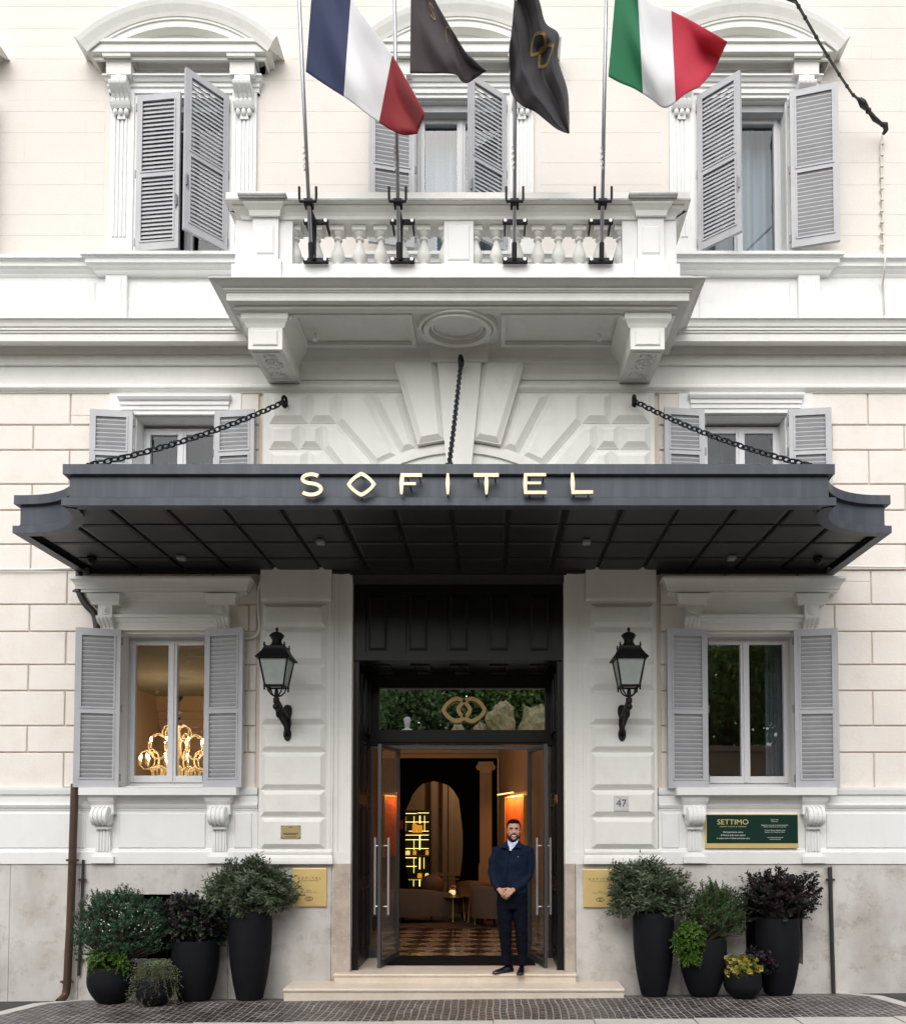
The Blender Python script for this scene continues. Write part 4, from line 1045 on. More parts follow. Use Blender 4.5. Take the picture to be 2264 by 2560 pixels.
# ------------------------------------------------------------------ wall lanterns
def lantern():
    x = X(690,1690,-.66); y0 = -.64; z = lambda py: Z(py,y0)
    t = thing('wall_lantern', (x,0,z(1790)), 'black iron wall lantern left of the entrance, by the small brass plaque', 'lantern', 'wall lanterns beside the entrance')
    ze,zg0,zg1,zpf = z(1648),z(1716),z(1650),z(1619)
    k = math.sqrt(.5); mb = MB(); c = (x,y0,0)
    mb.lathe([(.19,ze-.012),(.195,ze),(.165,ze+.035),(.135,ze+.08),(.118,zpf-.015),(.118,zpf),(.105,zpf+.005)],c,sq=1)
    mb.lathe([(.09,zpf),(.078,zpf+.02),(.055,zpf+.055),(.052,zpf+.075),(.056,zpf+.08),(.056,zpf+.09),(.075,zpf+.12),(.083,zpf+.135),(.078,zpf+.143),(.055,zpf+.165),(.02,zpf+.178),(.012,zpf+.182),(.012,zpf+.19),(.019,zpf+.202),(.016,zpf+.215),(.004,zpf+.232)],c,20)
    for sx in (-1,1):
        for sy in (-1,1): mb.lathe([(.012,zpf),(.014,zpf+.015),(.006,zpf+.02),(.011,zpf+.03),(.003,zpf+.045)],(x+sx*.112,y0+sy*.112,0),8)
    mb.build('roof', M['iron'], t, auto=35)
    mb = MB()
    for sx in (-1,1):
        for sy in (-1,1):
            mb.tube([(x+sx*.105,y0+sy*.105,zg0),(x+sx*.157,y0+sy*.157,zg1)],.011,6)
            mb.lathe([(.004,-.055),(.012,-.045),(.009,-.03),(.013,-.015),(.013,.012),(.004,.02)],(x+sx*.107,y0+sy*.107,zg0),8)
            mb.tube([(x+sx*.085,y0+sy*.085,zg0-.012),(x+sx*.075,y0+sy*.075,zg0-.06),(x+sx*.045,y0+sy*.045,zg0-.10),(x+sx*.015,y0+sy*.015,zg0-.115)],.009,6)
    for s0,s1 in ((1,0),(0,1)):
        for q in (-1,1):
            for rr,zz in ((.105,zg0-.006),(.157,zg1)):
                a = (x+(q*rr if s0 else -rr), y0+(q*rr if s1 else -rr), zz); b = (x+(q*rr if s0 else rr), y0+(q*rr if s1 else rr), zz); mb.tube([a,b],.011,6)
    mb.lathe([(.016,zg0-.03),(.022,zg0-.06),(.026,zg0-.11),(.024,zg0-.115),(.024,zg0-.13),(.036,zg0-.135),(.036,zg0-.185),(.028,zg0-.19),(.02,zg0-.20)],c,12)
    mb.build('cage', M['iron'], t, auto=35)
    mb = MB(); i = .003
    for ax in (0,1):
        for q in (-1,1):
            f = lambda r_,u: (x+q*r_,y0+u*r_) if ax==0 else (x+u*r_,y0+q*r_)
            r0,r1 = .103,.155; v = []
            for dd in (0,.004):
                for (r_,u,zz) in ((r0-dd,-.94,zg0+.008),(r0-dd,.94,zg0+.008),(r1-dd,.96,zg1-.006),(r1-dd,-.96,zg1-.006)): p = f(r_,u); v.append((p[0],p[1],zz))
            mb.add(v,[(0,1,2,3),(7,6,5,4),(0,4,5,1),(1,5,6,2),(2,6,7,3),(3,7,4,0)])
    mb.build('pane', M['frost'], t)
    # scrolled bracket back to the wall plate
    mb = MB(); zb0 = zg0-.185; yw = -.115
    mb.tube([(x,y0,zb0+.02),(x,y0,zb0-.05),(x,y0+.03,zb0-.10)],[.02,.03,.012],10); mb.ball((x,y0,zb0-.045),.04,12); mb.ball((x,y0+.075,zb0-.105),(.026,.03,.06),10)
    mb.tube([(x,y0+.0,zb0+.0),(x,y0+.07,zb0+.015),(x,y0+.13,zb0+.0),(x,y0+.3,zb0-.055),(x,yw,zb0-.12)],[.018,.026,.026,.024,.03],10)
    zpl = Z(1780,yw); zpb = Z(1852,yw)
    mb.tube([(x,y0+.09,zb0-.04),(x,y0+.17,zb0-.15),(x,yw-.10,zpb+.16),(x,yw,zpb+.05)],[.014,.02,.022,.028],10)
    for k in range(7):
        u = k/6; a = Vector((x,lerp(y0+.13,yw-.04,u),lerp(zb0-.02,zb0-.13,u))); b = Vector((x,lerp(y0+.17,yw-.06,u),lerp(zb0-.13,zpb+.13,u))); cc = (a+b)/2; h = (a-b).length/2
        ring = [cc+Vector((0,.028*math.cos(q*math.pi/5)*(1+.5*(k%2)),h*.95*math.sin(q*math.pi/5))) for q in range(11)]; mb.tube(ring,.010,6,cap=False)
    mb.build('bracket', M['iron'], t, smooth=True)
    mb = MB(); pz = [(.0,zpb-.01),(.030,zpb+.01),(.045,zpb+.05),(.045,zpb+.10),(.032,zpb+.14),(.038,zpl-.06),(.05,zpl-.02),(.05,zpl+.04),(.035,zpl+.075),(0,zpl+.085)]
    out = [(x+r,z_) for r,z_ in pz]+[(x-r,z_) for r,z_ in pz[-2:0:-1]]
    mb.bosspoly(out,.008,.13,.145,-.02); mb.build('wall_plate', M['iron'], t)
    return t,x
lan,lx = lantern()
dup(lan,(X(1553,1690,-.1)-lx+lan.location.x,0,lan.location.z),'black iron wall lantern right of the entrance, above the house number tile')
# ------------------------------------------------------------------ lettering with the built-in font
def text_mb(s, xc, zb, h, y, width=None, align='CENTER', shear=0, depth=.002, space=1.0):
    cu = bpy.data.curves.new('t','FONT'); cu.body = s; cu.size = 1; cu.align_x = 'LEFT'; cu.extrude = 0; cu.space_character = space; cu.shear = shear
    cu.resolution_u = 3
    ob = bpy.data.objects.new('t',cu); COL.objects.link(ob); dg = bpy.context.evaluated_depsgraph_get(); dg.update()
    me = bpy.data.meshes.new_from_object(ob.evaluated_get(dg)); bpy.data.objects.remove(ob); bpy.data.curves.remove(cu)
    vs = [v.co.copy() for v in me.vertices]; fs = [tuple(p.vertices) for p in me.polygons]; bpy.data.meshes.remove(me)
    x0 = min(v.x for v in vs); x1 = max(v.x for v in vs); z1 = .70
    sz = h/z1; sx = (width/(x1-x0)) if width else sz
    xo = xc-(x1-x0)*sx/2 if align=='CENTER' else xc
    return [(xo+(v.x-x0)*sx, y, zb+v.y*sz) for v in vs], fs
def texts(name, parent, m, lines):
    mb = MB()
    for a in lines: vs,fs = text_mb(*a[:5],**(a[5] if len(a)>5 else {})); mb.add(vs,fs)
    return mb.build(name, m, parent, fix=False)
# green restaurant sign
ys = -.075; g0,g1,gx0,gx1 = Z(2121,ys),Z(2036,ys),X(1763,2080,ys),X(1994,2080,ys)
t = thing('green_sign', ((gx0+gx1)/2,0,g0), 'dark green restaurant sign with gold edge and white lettering', 'sign')
mb = MB(); mb.box(gx0,gx1,ys+.001,-.03,g0,g1); mb.box(gx0,gx1,ys-.006,ys+.0005,g0,Z(2109,ys)); mb.box(gx0,gx0+.012,ys-.005,ys+.0005,Z(2109,ys),g1); mb.box(gx0,gx1,ys-.005,ys+.0005,g1-.008,g1); mb.build('frame', M['brass'], t)
mb = MB(); mb.box(gx0+.0125,gx1-.002,ys-.004,ys+.0004,Z(2109,ys)+.001,g1-.0085); mb.build('panel', M['green'], t)
sx = lambda x: X(1740+x/6.457,2080,ys); sz = lambda y: Z(2020+y/6.457,ys); yt = ys-.0062
texts('title', t, M['goldtxt'], [('SETTIMO',sx(588),sz(268),sz(186)-sz(268),yt,dict(width=sx(838)-sx(336))),('ROMAN CUISINE & TERRACE',sx(590),sz(312),sz(294)-sz(312),yt,dict(width=sx(800)-sx(376)))])
texts('lettering', t, M['ink'], [("Un'esperienza unica",sx(590),sz(403),sz(378)-sz(403),yt,dict(width=sx(750)-sx(428))),('di Roma e dei suoi sapori',sx(590),sz(453),sz(428)-sz(453),yt,dict(width=sx(790)-sx(392))),
  ('A unique view on Rome and roman taste',sx(592),sz(502),sz(480)-sz(502),yt,dict(width=sx(862)-sx(326),shear=.25)),
  ('Settimo Piano',sx(1262),sz(200),sz(183)-sz(200),yt,dict(width=sx(1325)-sx(1200))),('Seventh Floor',sx(1262),sz(228),sz(214)-sz(228),yt,dict(width=sx(1312)-sx(1212))),
  ('Lounge bar e ristorante con terrazza panoramica',sx(1265),sz(287),sz(270)-sz(287),yt,dict(width=sx(1480)-sx(1048))),('Lounge bar and Restaurant with Panoramic View',sx(1265),sz(314),sz(300)-sz(314),yt,dict(width=sx(1450)-sx(1080))),
  ('Colazione | Pranzo | Aperitivo | Cena',sx(1266),sz(372),sz(354)-sz(372),yt,dict(width=sx(1432)-sx(1100))),('Breakfast | Lunch | Happy Hour | Dinner',sx(1265),sz(400),sz(385)-sz(400),yt,dict(width=sx(1425)-sx(1105))),
  ('www.settimoristorante.com',sx(1270),sz(486),sz(470)-sz(486),yt,dict(width=sx(1398)-sx(1140))),('settimoristorante',sx(1268),sz(514),sz(500)-sz(514),yt,dict(width=sx(1358)-sx(1180)))])
# house number
yn = -.118; n0,n1,nx0,nx1 = Z(2028,yn),Z(1990,yn),X(1534,2010,yn),X(1571,2010,yn)
t = thing('house_number', ((nx0+nx1)/2,0,n0), 'small grey marble tile with the number 47', 'house number')
mb = MB(); mb.boss(nx0,nx1,n0,n1,.004,.121,.125,-.10); mb.build('tile', M['tile'], t)
mb = MB(); stroke(mb,[(lerp(nx0,nx1,.17),lerp(n0,n1,.97)),(lerp(nx0,nx1,.52),lerp(n0,n1,.75)),(lerp(nx0,nx1,.99),lerp(n0,n1,.33))],.008,-.1252,-.1256); mb.build('vein', mat('vein_grey',(.30,.31,.33),.5), t)
texts('number', t, M['num'], [('47',(nx0+nx1)/2,lerp(n0,n1,.27),(n1-n0)*.50,-.1262,dict(width=(nx1-nx0)*.70))])
# small brass plaque (its square code is left out)
q0,q1,qx0,qx1 = Z(2097,yn),Z(2064,yn),X(702,2080,yn),X(751,2080,yn)
t = thing('brass_plaque', ((qx0+qx1)/2,0,q0), 'small dull brass plaque screwed to the left pier below the lantern', 'plaque', 'brass plaques')
mb = MB(); mb.box(qx0,qx1,-.122,-.108,q0,q1); mb.build('plate', mat('dull_brass',(.42,.35,.18),.45,metal=.5), t)
mb = MB()
for fx_ in (.05,.95):
    for fz_ in (.06,.94): a = (lerp(qx0,qx1,fx_),lerp(q0,q1,fz_)); mb.tube([(a[0],-.1221,a[1]),(a[0],-.126,a[1])],.008,8)
for zz,w0 in ((.86,.22),(.40,.78),(.31,.62),(.13,.60)): mb.box(lerp(qx0,qx1,.5-w0/2),lerp(qx0,qx1,.5+w0/2),-.1232,-.1221,lerp(q0,q1,zz)-.004,lerp(q0,q1,zz)+.004)
mb.build('engraving', M['engrave'], t)
# big brass plaques
def plaque(pxl, pxr, pyt, pyb, label):
    y = -.085; x0,x1,z0,z1 = X(pxl,2200,y),X(pxr,2200,y),Z(pyb,y),Z(pyt,y)
    t = thing('brass_plaque', ((x0+x1)/2,0,z0), label, 'plaque', 'brass plaques'); mb = MB(); mb.box(x0,x1,y,-.055,z0,z1); mb.build('plate', M['brass'], t, bevel=.004)
    fx_ = lambda x: lerp(x0,x1,(x-745)/(1435-745)); fz_ = lambda zz: lerp(z1,z0,(zz-1075)/(1855-1075)); ye = y-.0015
    mb = MB()
    kx = lambda x: fx_(850+(x-65)/(1766-65)*(1328-850)); kz = lambda zz: fz_(1255+(zz-50)/124*42)
    for ch in 'SOFITEL':
        l = letters(ch, kx, kz, ye+.0012, ye); o = len(mb.v); mb.v += l.v; mb.f += [tuple(i+o for i in f) for f in l.f]; mb.m += l.m
    for cx_,s in ((1058,-1),(1108,1)): ringpoly(mb, rdiamond(fx_(cx_),fz_(1698),abs(fx_(60)-fx_(0)),abs(fz_(0)-fz_(49))), rdiamond(fx_(cx_),fz_(1698),abs(fx_(46)-fx_(0)),abs(fz_(0)-fz_(35))), ye+.0012, ye-.0004*(s+1))
    for a in (('HOTELS & RESORTS',fx_(1090),fz_(1332),abs(fz_(0)-fz_(20)),ye,dict(width=fx_(1285)-fx_(895))),('ROMA',fx_(1085),fz_(1538),abs(fz_(0)-fz_(17)),ye,dict(width=fx_(1130)-fx_(1035))),('VILLA BORGHESE',fx_(1085),fz_(1570),abs(fz_(0)-fz_(17)),ye,dict(width=fx_(1240)-fx_(930)))):
        vs,fs = text_mb(*a[:5],**a[5]); mb.add(vs,fs)
    mb.build('engraving', M['engrave'], t, fix=False)
plaque(731,816,2171.5,2267,'large bright brass plaque left of the doorway'); plaque(1458,1543,2174,2269,'large bright brass plaque right of the doorway, partly behind a shrub')
# ------------------------------------------------------------------ ground
gzl, gzr = Z(2503), Z(2482)
def gz(x, y=0.0): return lerp(gzl,gzr,min(1.3,max(-.3,(x-X(0,2500))/(X(2264,2490)-X(0,2500)))))+.09*min(1,max(0,-y)/.62)
def brickmat(name, c1, c2, cm, w, h, off, rot=0, mortar=.012):
    m = mat(name, c1, .6, bump=0); nt = m.node_tree; N = nt.nodes; L = nt.links; b = N['Principled BSDF']
    tc = N.new('ShaderNodeTexCoord'); mp = N.new('ShaderNodeMapping'); mp.inputs['Rotation'].default_value = (0,0,rot)
    nz = N.new('ShaderNodeTexNoise'); nz.inputs['Scale'].default_value = 1.6; nz.inputs['Detail'].default_value = 3; L.new(tc.outputs['Object'],nz.inputs[0])
    ad = N.new('ShaderNodeMix'); ad.data_type='RGBA'; ad.blend_type='LINEAR_LIGHT'; ad.inputs[0].default_value = .05; L.new(tc.outputs['Object'],ad.inputs[6]); L.new(nz.outputs['Color'],ad.inputs[7]); L.new(ad.outputs[2],mp.inputs[0])
    br = N.new('ShaderNodeTexBrick'); br.offset = off; br.inputs['Scale'].default_value = 1; br.inputs['Brick Width'].default_value = w; br.inputs['Row Height'].default_value = h; br.inputs['Mortar Size'].default_value = mortar; br.inputs['Mortar Smooth'].default_value = .5; br.inputs['Bias'].default_value = -.1
    br.inputs['Color1'].default_value = (*c1,1); br.inputs['Color2'].default_value = (*c2,1); br.inputs['Mortar'].default_value = (*cm,1); L.new(mp.outputs[0],br.inputs[0])
    n2 = N.new('ShaderNodeTexNoise'); n2.inputs['Scale'].default_value = 3.1; n2.inputs['Detail'].default_value = 6; L.new(tc.outputs['Object'],n2.inputs[0])
    rp = N.new('ShaderNodeMapRange'); rp.inputs[1].default_value=.35; rp.inputs[2].default_value=.65; rp.inputs[3].default_value=.55; rp.inputs[4].default_value=1.25; L.new(n2.outputs[0],rp.inputs[0])
    hs = N.new('ShaderNodeHueSaturation'); L.new(br.outputs[0],hs.inputs['Color']); L.new(rp.outputs[0],hs.inputs['Value']); L.new(hs.outputs[0],b.inputs['Base Color'])
    n3 = N.new('ShaderNodeTexNoise'); n3.inputs['Scale'].default_value = 25; L.new(tc.outputs['Object'],n3.inputs[0])
    sb = N.new('ShaderNodeMath'); sb.operation='MULTIPLY_ADD'; L.new(br.outputs['Fac'],sb.inputs[0]); sb.inputs[1].default_value=-1; L.new(n3.outputs[0],sb.inputs[2])
    bp = N.new('ShaderNodeBump'); bp.inputs['Strength'].default_value=.7; bp.inputs['Distance'].default_value=.012; L.new(sb.outputs[0],bp.inputs['Height']); L.new(bp.outputs[0],b.inputs['Normal'])
    rr = N.new('ShaderNodeMapRange'); rr.inputs[3].default_value=.28; rr.inputs[4].default_value=.62; L.new(n2.outputs[0],rr.inputs[0]); L.new(rr.outputs[0],b.inputs['Roughness'])
    return m
M['cobble'] = brickmat('cobble_paving',(.090,.074,.070),(.034,.031,.031),(.32,.305,.29),.125,.078,.45,R(90),.0085)
M['asphalt'] = mat('asphalt',(.035,.035,.037),.75,nscale=1.5,namt=.6,ncol=(.060,.058,.056),bump=.6,bscale=120)
M['kerbm'] = mat('kerb_stone',(.52,.50,.46),.7,nscale=3,namt=.5,bump=.3,bscale=50)
def groundpt(px,py):
    lo,hi = -3.,.3
    for _ in range(40):
        y = (lo+hi)/2; v = W(px,py,y)
        if v.z > gz(v.x,y): lo = y
        else: hi = y
    return v.x,y
YK = groundpt(1132,2553)[1]
gxs = [-12+.4*k for k in range(61)]; gys = [0.35,0,-.2,-.4,-.62,-.9,YK-.1]
mb = MB(); nx = len(gxs)
mb.add([(x,y,gz(x,y)-.004) for y in gys for x in gxs],[(j*nx+i,j*nx+i+1,(j+1)*nx+i+1,(j+1)*nx+i) for j in range(len(gys)-1) for i in range(nx-1)])
tag(mb.build('pavement_asphalt', M['asphalt'], fix=False),kind='structure')
kl0,kl1 = W(107,2511,0),W(-10,2541,-.75); kr0,kr1 = W(2100,2483,0),W(2270,2521,-.6)
la_,lb_ = groundpt(112,2512),groundpt(-5,2541); ra_,rb_ = groundpt(2104,2486),groundpt(2262,2518)
ext = lambda a,b,y: a[0]+(b[0]-a[0])*(y-a[1])/(b[1]-a[1])
mb = MB()
rows_ = [0.1-.06*k for k in range(20)]; rows_ = [y for y in rows_ if y > YK]+[YK]
vs = []; nn = 40
for y in rows_:
    xa,xb_ = ext(la_,lb_,min(y,0)),ext(ra_,rb_,min(y,0))
    for i in range(nn+1): x = lerp(xa,xb_,i/nn); vs.append((x,y,gz(x,y)))
mb.add(vs,[(j*(nn+1)+i,j*(nn+1)+i+1,(j+1)*(nn+1)+i+1,(j+1)*(nn+1)+i) for j in range(len(rows_)-1) for i in range(nn)])
tag(mb.build('cobbled_pavement', M['cobble'], fix=False),kind='structure')
mb = MB()
for a,b,s in ((la_,lb_,-1),(ra_,rb_,1)):
    ys_ = [0,-.2,-.4,-.62,YK]; rings = []
    for y in ys_:
        x = ext(a,b,y); rings.append([(x,y,gz(x,y)-.05),(x,y,gz(x,y)+.004),(x+s*.16,y+.02,gz(x,y)+.004),(x+s*.16,y+.02,gz(x,y)-.05)])
    mb.loft(rings)
for k in range(24):
    a = -12+k*1.0; mb.box(a+.004,a+.996,YK-.3,YK-.001,gz(a+.5,-1)-.15,gz(a+.5,-1)+.004)
tag(mb.build('kerb', M['kerbm']),kind='structure')
mb = MB(); mb.add([(-60,YK-.28,-.12),(60,YK-.28,-.12),(60,-60,-.12),(-60,-60,-.12)],[(0,3,2,1)]); tag(mb.build('road', mat('road_bounce_grey',(.20,.195,.185),.6,nscale=2,namt=.5,bump=.4,bscale=20), fix=False),kind='structure')  # unseen road surface, made pale to bounce light up under the canopy
# ------------------------------------------------------------------ steps
sl0,sl1 = X(706,2470,-.5),X(1562,2470,-.5); su0,su1 = X(832,2440,-.2),X(1442,2440,-.2)
zt1 = .222
st = thing('entrance_steps', (AX,-.3,.1), 'two low pale marble steps in front of the entrance', 'steps')
mb = MB(); mb.box(sl0+.012,sl1-.012,-.485,-.0,-.1,zt1-.04); mb.build('riser', M['step'], st)
mb = MB(); mb.box(sl0,sl1,-.5,-.0,zt1-.039,zt1); mb.build('tread', M['step'], st, bevel=.012)
mb = MB(); mb.box(su0+.012,su1-.012,-.187,.0,zt1+.001,FLOOR-.036); mb.build('riser', M['step'], st)
mb = MB(); mb.box(su0,su1,-.2,-.07,FLOOR-.035,FLOOR); mb.box(PIERL[1]+.004,PIERR[0]-.004,-.07,1.05,FLOOR-.035,FLOOR); mb.build('landing', M['step'], st, bevel=.010)
# ------------------------------------------------------------------ doorway
DX0,DX1 = -1.634,.7735; YB = .97
dw = thing('doorway', (AX,0,FLOOR), None, None); dw.parent = B; dw.location = Vector((AX,0,FLOOR))-origin_of(B)
ztp = Z(1440,.05); zs_ = Z(1652,.05); zr_ = Z(1632,.05)
mb = MB()
mb.box(PIERL[1]-.05,DX0,.06,.20,FLOOR+.0005,zs_); mb.box(DX1,PIERR[0]+.05,.06,.20,FLOOR+.0005,zs_)      # stiles
mb.box(PIERL[1]-.05,DX0+.012,.035,.06,FLOOR+.0005,FLOOR+.27); mb.box(DX1-.012,PIERR[0]+.05,.035,.06,FLOOR+.0005,FLOOR+.27)
mb.box(PIERL[1]-.05,PIERR[0]+.05,.055,.2,zs_+.0005,ztp+.4)                                             # overdoor board
mb.box(PIERL[1]-.04,PIERR[0]+.04,.03,.056,zs_+.001,zr_)
z0,z1 = Z(1420+640/3.013,.05),Z(1420+190/3.013,.05)
for k in range(6):
    cx_ = 840+(160+k*305)/3.013; xx = X(cx_,1560,.04); mb.box(xx-.10 if k else PIERL[1]-.03,xx+.10 if k<5 else PIERR[0]+.03,.03,.056,z0,z1)
mb.box(PIERL[1]-.03,PIERR[0]+.03,.029,.056,zr_+.001,z0-.001); mb.box(PIERL[1]-.03,PIERR[0]+.03,.029,.056,z1+.001,ztp+.4)
for k in range(5):
    a = X(840+(160+k*305)/3.013,1560,.04)+.115; b = X(840+(160+(k+1)*305)/3.013,1560,.04)-.115; mb.boss(a+.02,b-.02,z0+.03,z1-.03,.03,-.052,-.036,.06)
mb.cornice(PIERL[1]-.03,PIERR[0]+.03,[(0,z1+.10),(.02,z1+.10),(.04,z1+.14),(.05,z1+.16),(.08,z1+.20),(.08,z1+.24),(0,z1+.25)],.03,0)
mb.build('overdoor', M['black'], dw)
mb = MB()  # panelled linings
for xs,s in ((DX0,1),(DX1,-1)):
    a,b = (xs-.06,xs) if s>0 else (xs,xs+.06)
    mb.box(a,b,.2,YB,FLOOR+.0005,zs_-.0005)
    for za,zb2 in ((FLOOR+.16,FLOOR+.95),(FLOOR+1.07,FLOOR+2.0),(FLOOR+2.12,FLOOR+2.78),(FLOOR+2.9,zs_-.12)):
        for ya,yb2 in ((.26,.55),(.61,.90)):
            r = lambda d,q: [(xs+s*q,ya+d,za+d),(xs+s*q,yb2-d,za+d),(xs+s*q,yb2-d,zb2-d),(xs+s*q,ya+d,zb2-d)]
            mb.loft([r(0,-.01),r(0,.012),r(.012,.022),r(.025,.022),r(.03,.004),r(.05,.004),r(.085,.016)])
mb.box(DX0-.06,DX1+.06,.2,YB,zs_,zs_+.06)
for k in range(5):
    a = X(840+(160+k*305)/3.013,1560,.04)+.13; b = X(840+(160+(k+1)*305)/3.013,1560,.04)-.13
    r = lambda d,q: [(a+d,.28+d,zs_-q),(b-d,.28+d,zs_-q),(b-d,.88-d,zs_-q),(a+d,.88-d,zs_-q)]
    mb.loft([r(0,-.01),r(0,.02),r(.03,.02),r(.04,.004),r(.10,.004),r(.13,.014)])
mb.build('lining', M['black'], dw)
TX0,TX1,TZ0,TZ1 = -1.506,.679,3.322,3.872
mb = MB()
mb.box(DX0,TX0,YB-.06,YB+.06,3.12,zs_); mb.box(TX1,DX1,YB-.06,YB+.06,3.12,zs_); mb.box(TX0,TX1,YB-.059,YB+.06,TZ1,zs_); mb.box(TX0,TX1,YB-.059,YB+.06,3.13,TZ0)
mb.box(TX0-.02,TX1+.02,YB-.085,YB-.06,3.16,TZ0-.03); mb.box(TX0,TX1,YB-.09,YB-.06,TZ1+.01,TZ1+.05)
mb.build('transom_frame', M['black'], dw)
mb = MB(); mb.box(TX0-.005,TX1+.005,YB-.012,YB-.004,TZ0-.005,TZ1+.005); mb.build('transom_pane', M['mirrorglass'], dw)
mb = MB(); ey = YB-.10
ex = lambda x: X(840+x/3.013,1775,ey); ez = lambda y: Z(1420+y/3.013,ey)
for cx_,k in ((908,0),(1018,1)):
    ringpoly(mb, rdiamond(ex(cx_),ez(1068),abs(ex(114)-ex(0)),abs(ez(0)-ez(99)),60,1.5), rdiamond(ex(cx_),ez(1068),abs(ex(84)-ex(0)),abs(ez(0)-ez(69)),60,1.5), ey+.03, ey-.001*k)
o = mb.build('emblem', M['bronze'], dw); o['label'] = 'bronze emblem of two interlaced rounded diamonds'
mb = MB()
for cx_ in (963,):
    for zz in (1003,1115):
        c = (ex(cx_),ez(zz)); d = .028; mb.poly([(c[0]-d,c[1]),(c[0],c[1]-d*.9),(c[0]+d,c[1]),(c[0],c[1]+d*.9)],ey-.004,ey+.02)
for cx_,zz in ((880,1068),(1046,1068)): mb.tube([(ex(cx_-70 if cx_<960 else cx_+70),ey+.02,ez(zz)),(ex(cx_-70 if cx_<960 else cx_+70),YB-.012,ez(zz))],.012,8)
mb.build('emblem_mount', M['iron'], dw)
# fixed sidelights
HX0,HX1 = -1.248,.463
mb = MB()
for a,b in ((DX0,HX0),(HX1,DX1)):
    mb.box(a,a+.04,YB-.03,YB+.03,FLOOR+.0005,3.118); mb.box(b-.05,b,YB-.03,YB+.03,FLOOR+.0005,3.118); mb.box(a+.04,b-.05,YB-.03,YB+.03,FLOOR+.0005,FLOOR+.10); mb.box(a+.04,b-.05,YB-.03,YB+.03,3.06,3.118)
mb.box(HX0,HX1,YB-.03,YB+.03,3.07,3.118)
mb.build('sidelight_frame', M['dframe'], dw)
mb = MB()
for a,b in ((DX0,HX0),(HX1,DX1)): mb = MB(); mb.box(a+.035,b-.045,YB-.006,YB+.006,FLOOR+.09,3.07); mb.build('sidelight_pane', M['glassdoor'], dw)
def leaf(hx, fx_, side):
    """open glass door leaf, hinge at (hx,YB), free edge at (fx_,.13)"""
    H_ = Vector((hx,YB-.03,0)); E_ = Vector((fx_,.13,0)); u = (E_-H_).normalized(); L_ = (E_-H_).length; n = Vector((-u.y,u.x,0))
    z0,z1 = FLOOR+.012,3.065
    t = thing('glass_door', (hx,YB,FLOOR), 'open glass door leaf with steel frame, hinged on the '+('left' if side<0 else 'right')+' side of the entrance', 'door', 'open glass door leaves')
    def bx(mb,u0,u1,n0,n1,za,zb):
        vs = []
        for z in (za,zb):
            for (p,q) in ((u0,n0),(u1,n0),(u1,n1),(u0,n1)): v = H_+u*p+n*q; vs.append((v.x,v.y,z))
        mb.add(vs,[(0,1,5,4),(1,2,6,5),(2,3,7,6),(3,0,4,7),(4,5,6,7),(3,2,1,0)])
    mb = MB(); T = .020
    bx(mb,0,.045,-T,T,z0,z1); bx(mb,L_-.045,L_,-T,T,z0,z1); bx(mb,.045,L_-.045,-T,T,z0,z0+.08); bx(mb,.045,L_-.045,-T,T,z1-.045,z1); mb.build('frame', M['dframe'], t)
    mb = MB(); bx(mb,.04,L_-.04,-.006,.006,z0+.075,z1-.04); mb.build('pane', M['glassdoor'], t)
    za,zb = Z(1980+928/3.013,.2),Z(1980+345/3.013,.2)
    for s in (-1,1):
        mb = MB(); c = H_+u*(L_-.10)+n*(s*.085)
        mb.tube([(c.x,c.y,za),(c.x,c.y,zb)],.0145,10)
        for zz in (za+.10,zb-.10): q = H_+u*(L_-.10)+n*(s*.024); r_ = H_+u*(L_-.10)+n*(s*.085); mb.tube([(q.x,q.y,zz),(r_.x,r_.y,zz)],.009,8)
        mb.build('handle', M['steel'], t, smooth=False)
    return t
leaf(HX0,-1.387,-1); leaf(HX1,.638,1)
mb = MB(); mx0,mx1 = X(955,2415,.35),X(1338,2415,.35); mb.box(mx0,mx1,.35,1.04,FLOOR+.002,FLOOR+.014); mbm = mb.build('doormat', M['rubber'], bevel=.004); tag(mbm,'long black rubber doormat on the landing in the open doorway','doormat')
# ------------------------------------------------------------------ lobby
M['lobbywall'] = mat('lobby_wall',(.33,.225,.145),.8,nscale=2,namt=.2); M['lobbyceil'] = mat('lobby_ceiling',(.42,.31,.20),.85)
M['darkwall'] = mat('dark_velvet',(.0022,.003,.0024),.95,spec=.05); M['oak'] = mat('panel_wood',(.20,.105,.05),.6)
def checker():
    m = mat('lobby_marble',(.3,.2,.12),.16,spec=.6); nt = m.node_tree; N = nt.nodes; L = nt.links; b = N['Principled BSDF']
    tc = N.new('ShaderNodeTexCoord'); mp = N.new('ShaderNodeMapping'); mp.inputs['Rotation'].default_value = (0,0,R(45)); mp.inputs['Location'].default_value=(.1,.2,0); ck = N.new('ShaderNodeTexChecker'); ck.inputs['Scale'].default_value = 3.1
    ck.inputs[1].default_value = (.46,.33,.22,1); ck.inputs[2].default_value = (.06,.022,.010,1); L.new(tc.outputs['Object'],mp.inputs[0]); L.new(mp.outputs[0],ck.inputs[0])
    nz = N.new('ShaderNodeTexNoise'); nz.inputs['Scale'].default_value = 6; nz.inputs['Detail'].default_value = 6; L.new(tc.outputs['Object'],nz.inputs[0]); mx = N.new('ShaderNodeMix'); mx.data_type='RGBA'; mx.blend_type='MULTIPLY'; mx.inputs[0].default_value = .6
    L.new(ck.outputs[0],mx.inputs[6]); L.new(nz.outputs[0],mx.inputs[7]); L.new(mx.outputs[2],b.inputs['Base Color']); return m
LX0,LX1,LY0,LY1,LZ1 = -2.25,.7,1.06,9.6,4.25
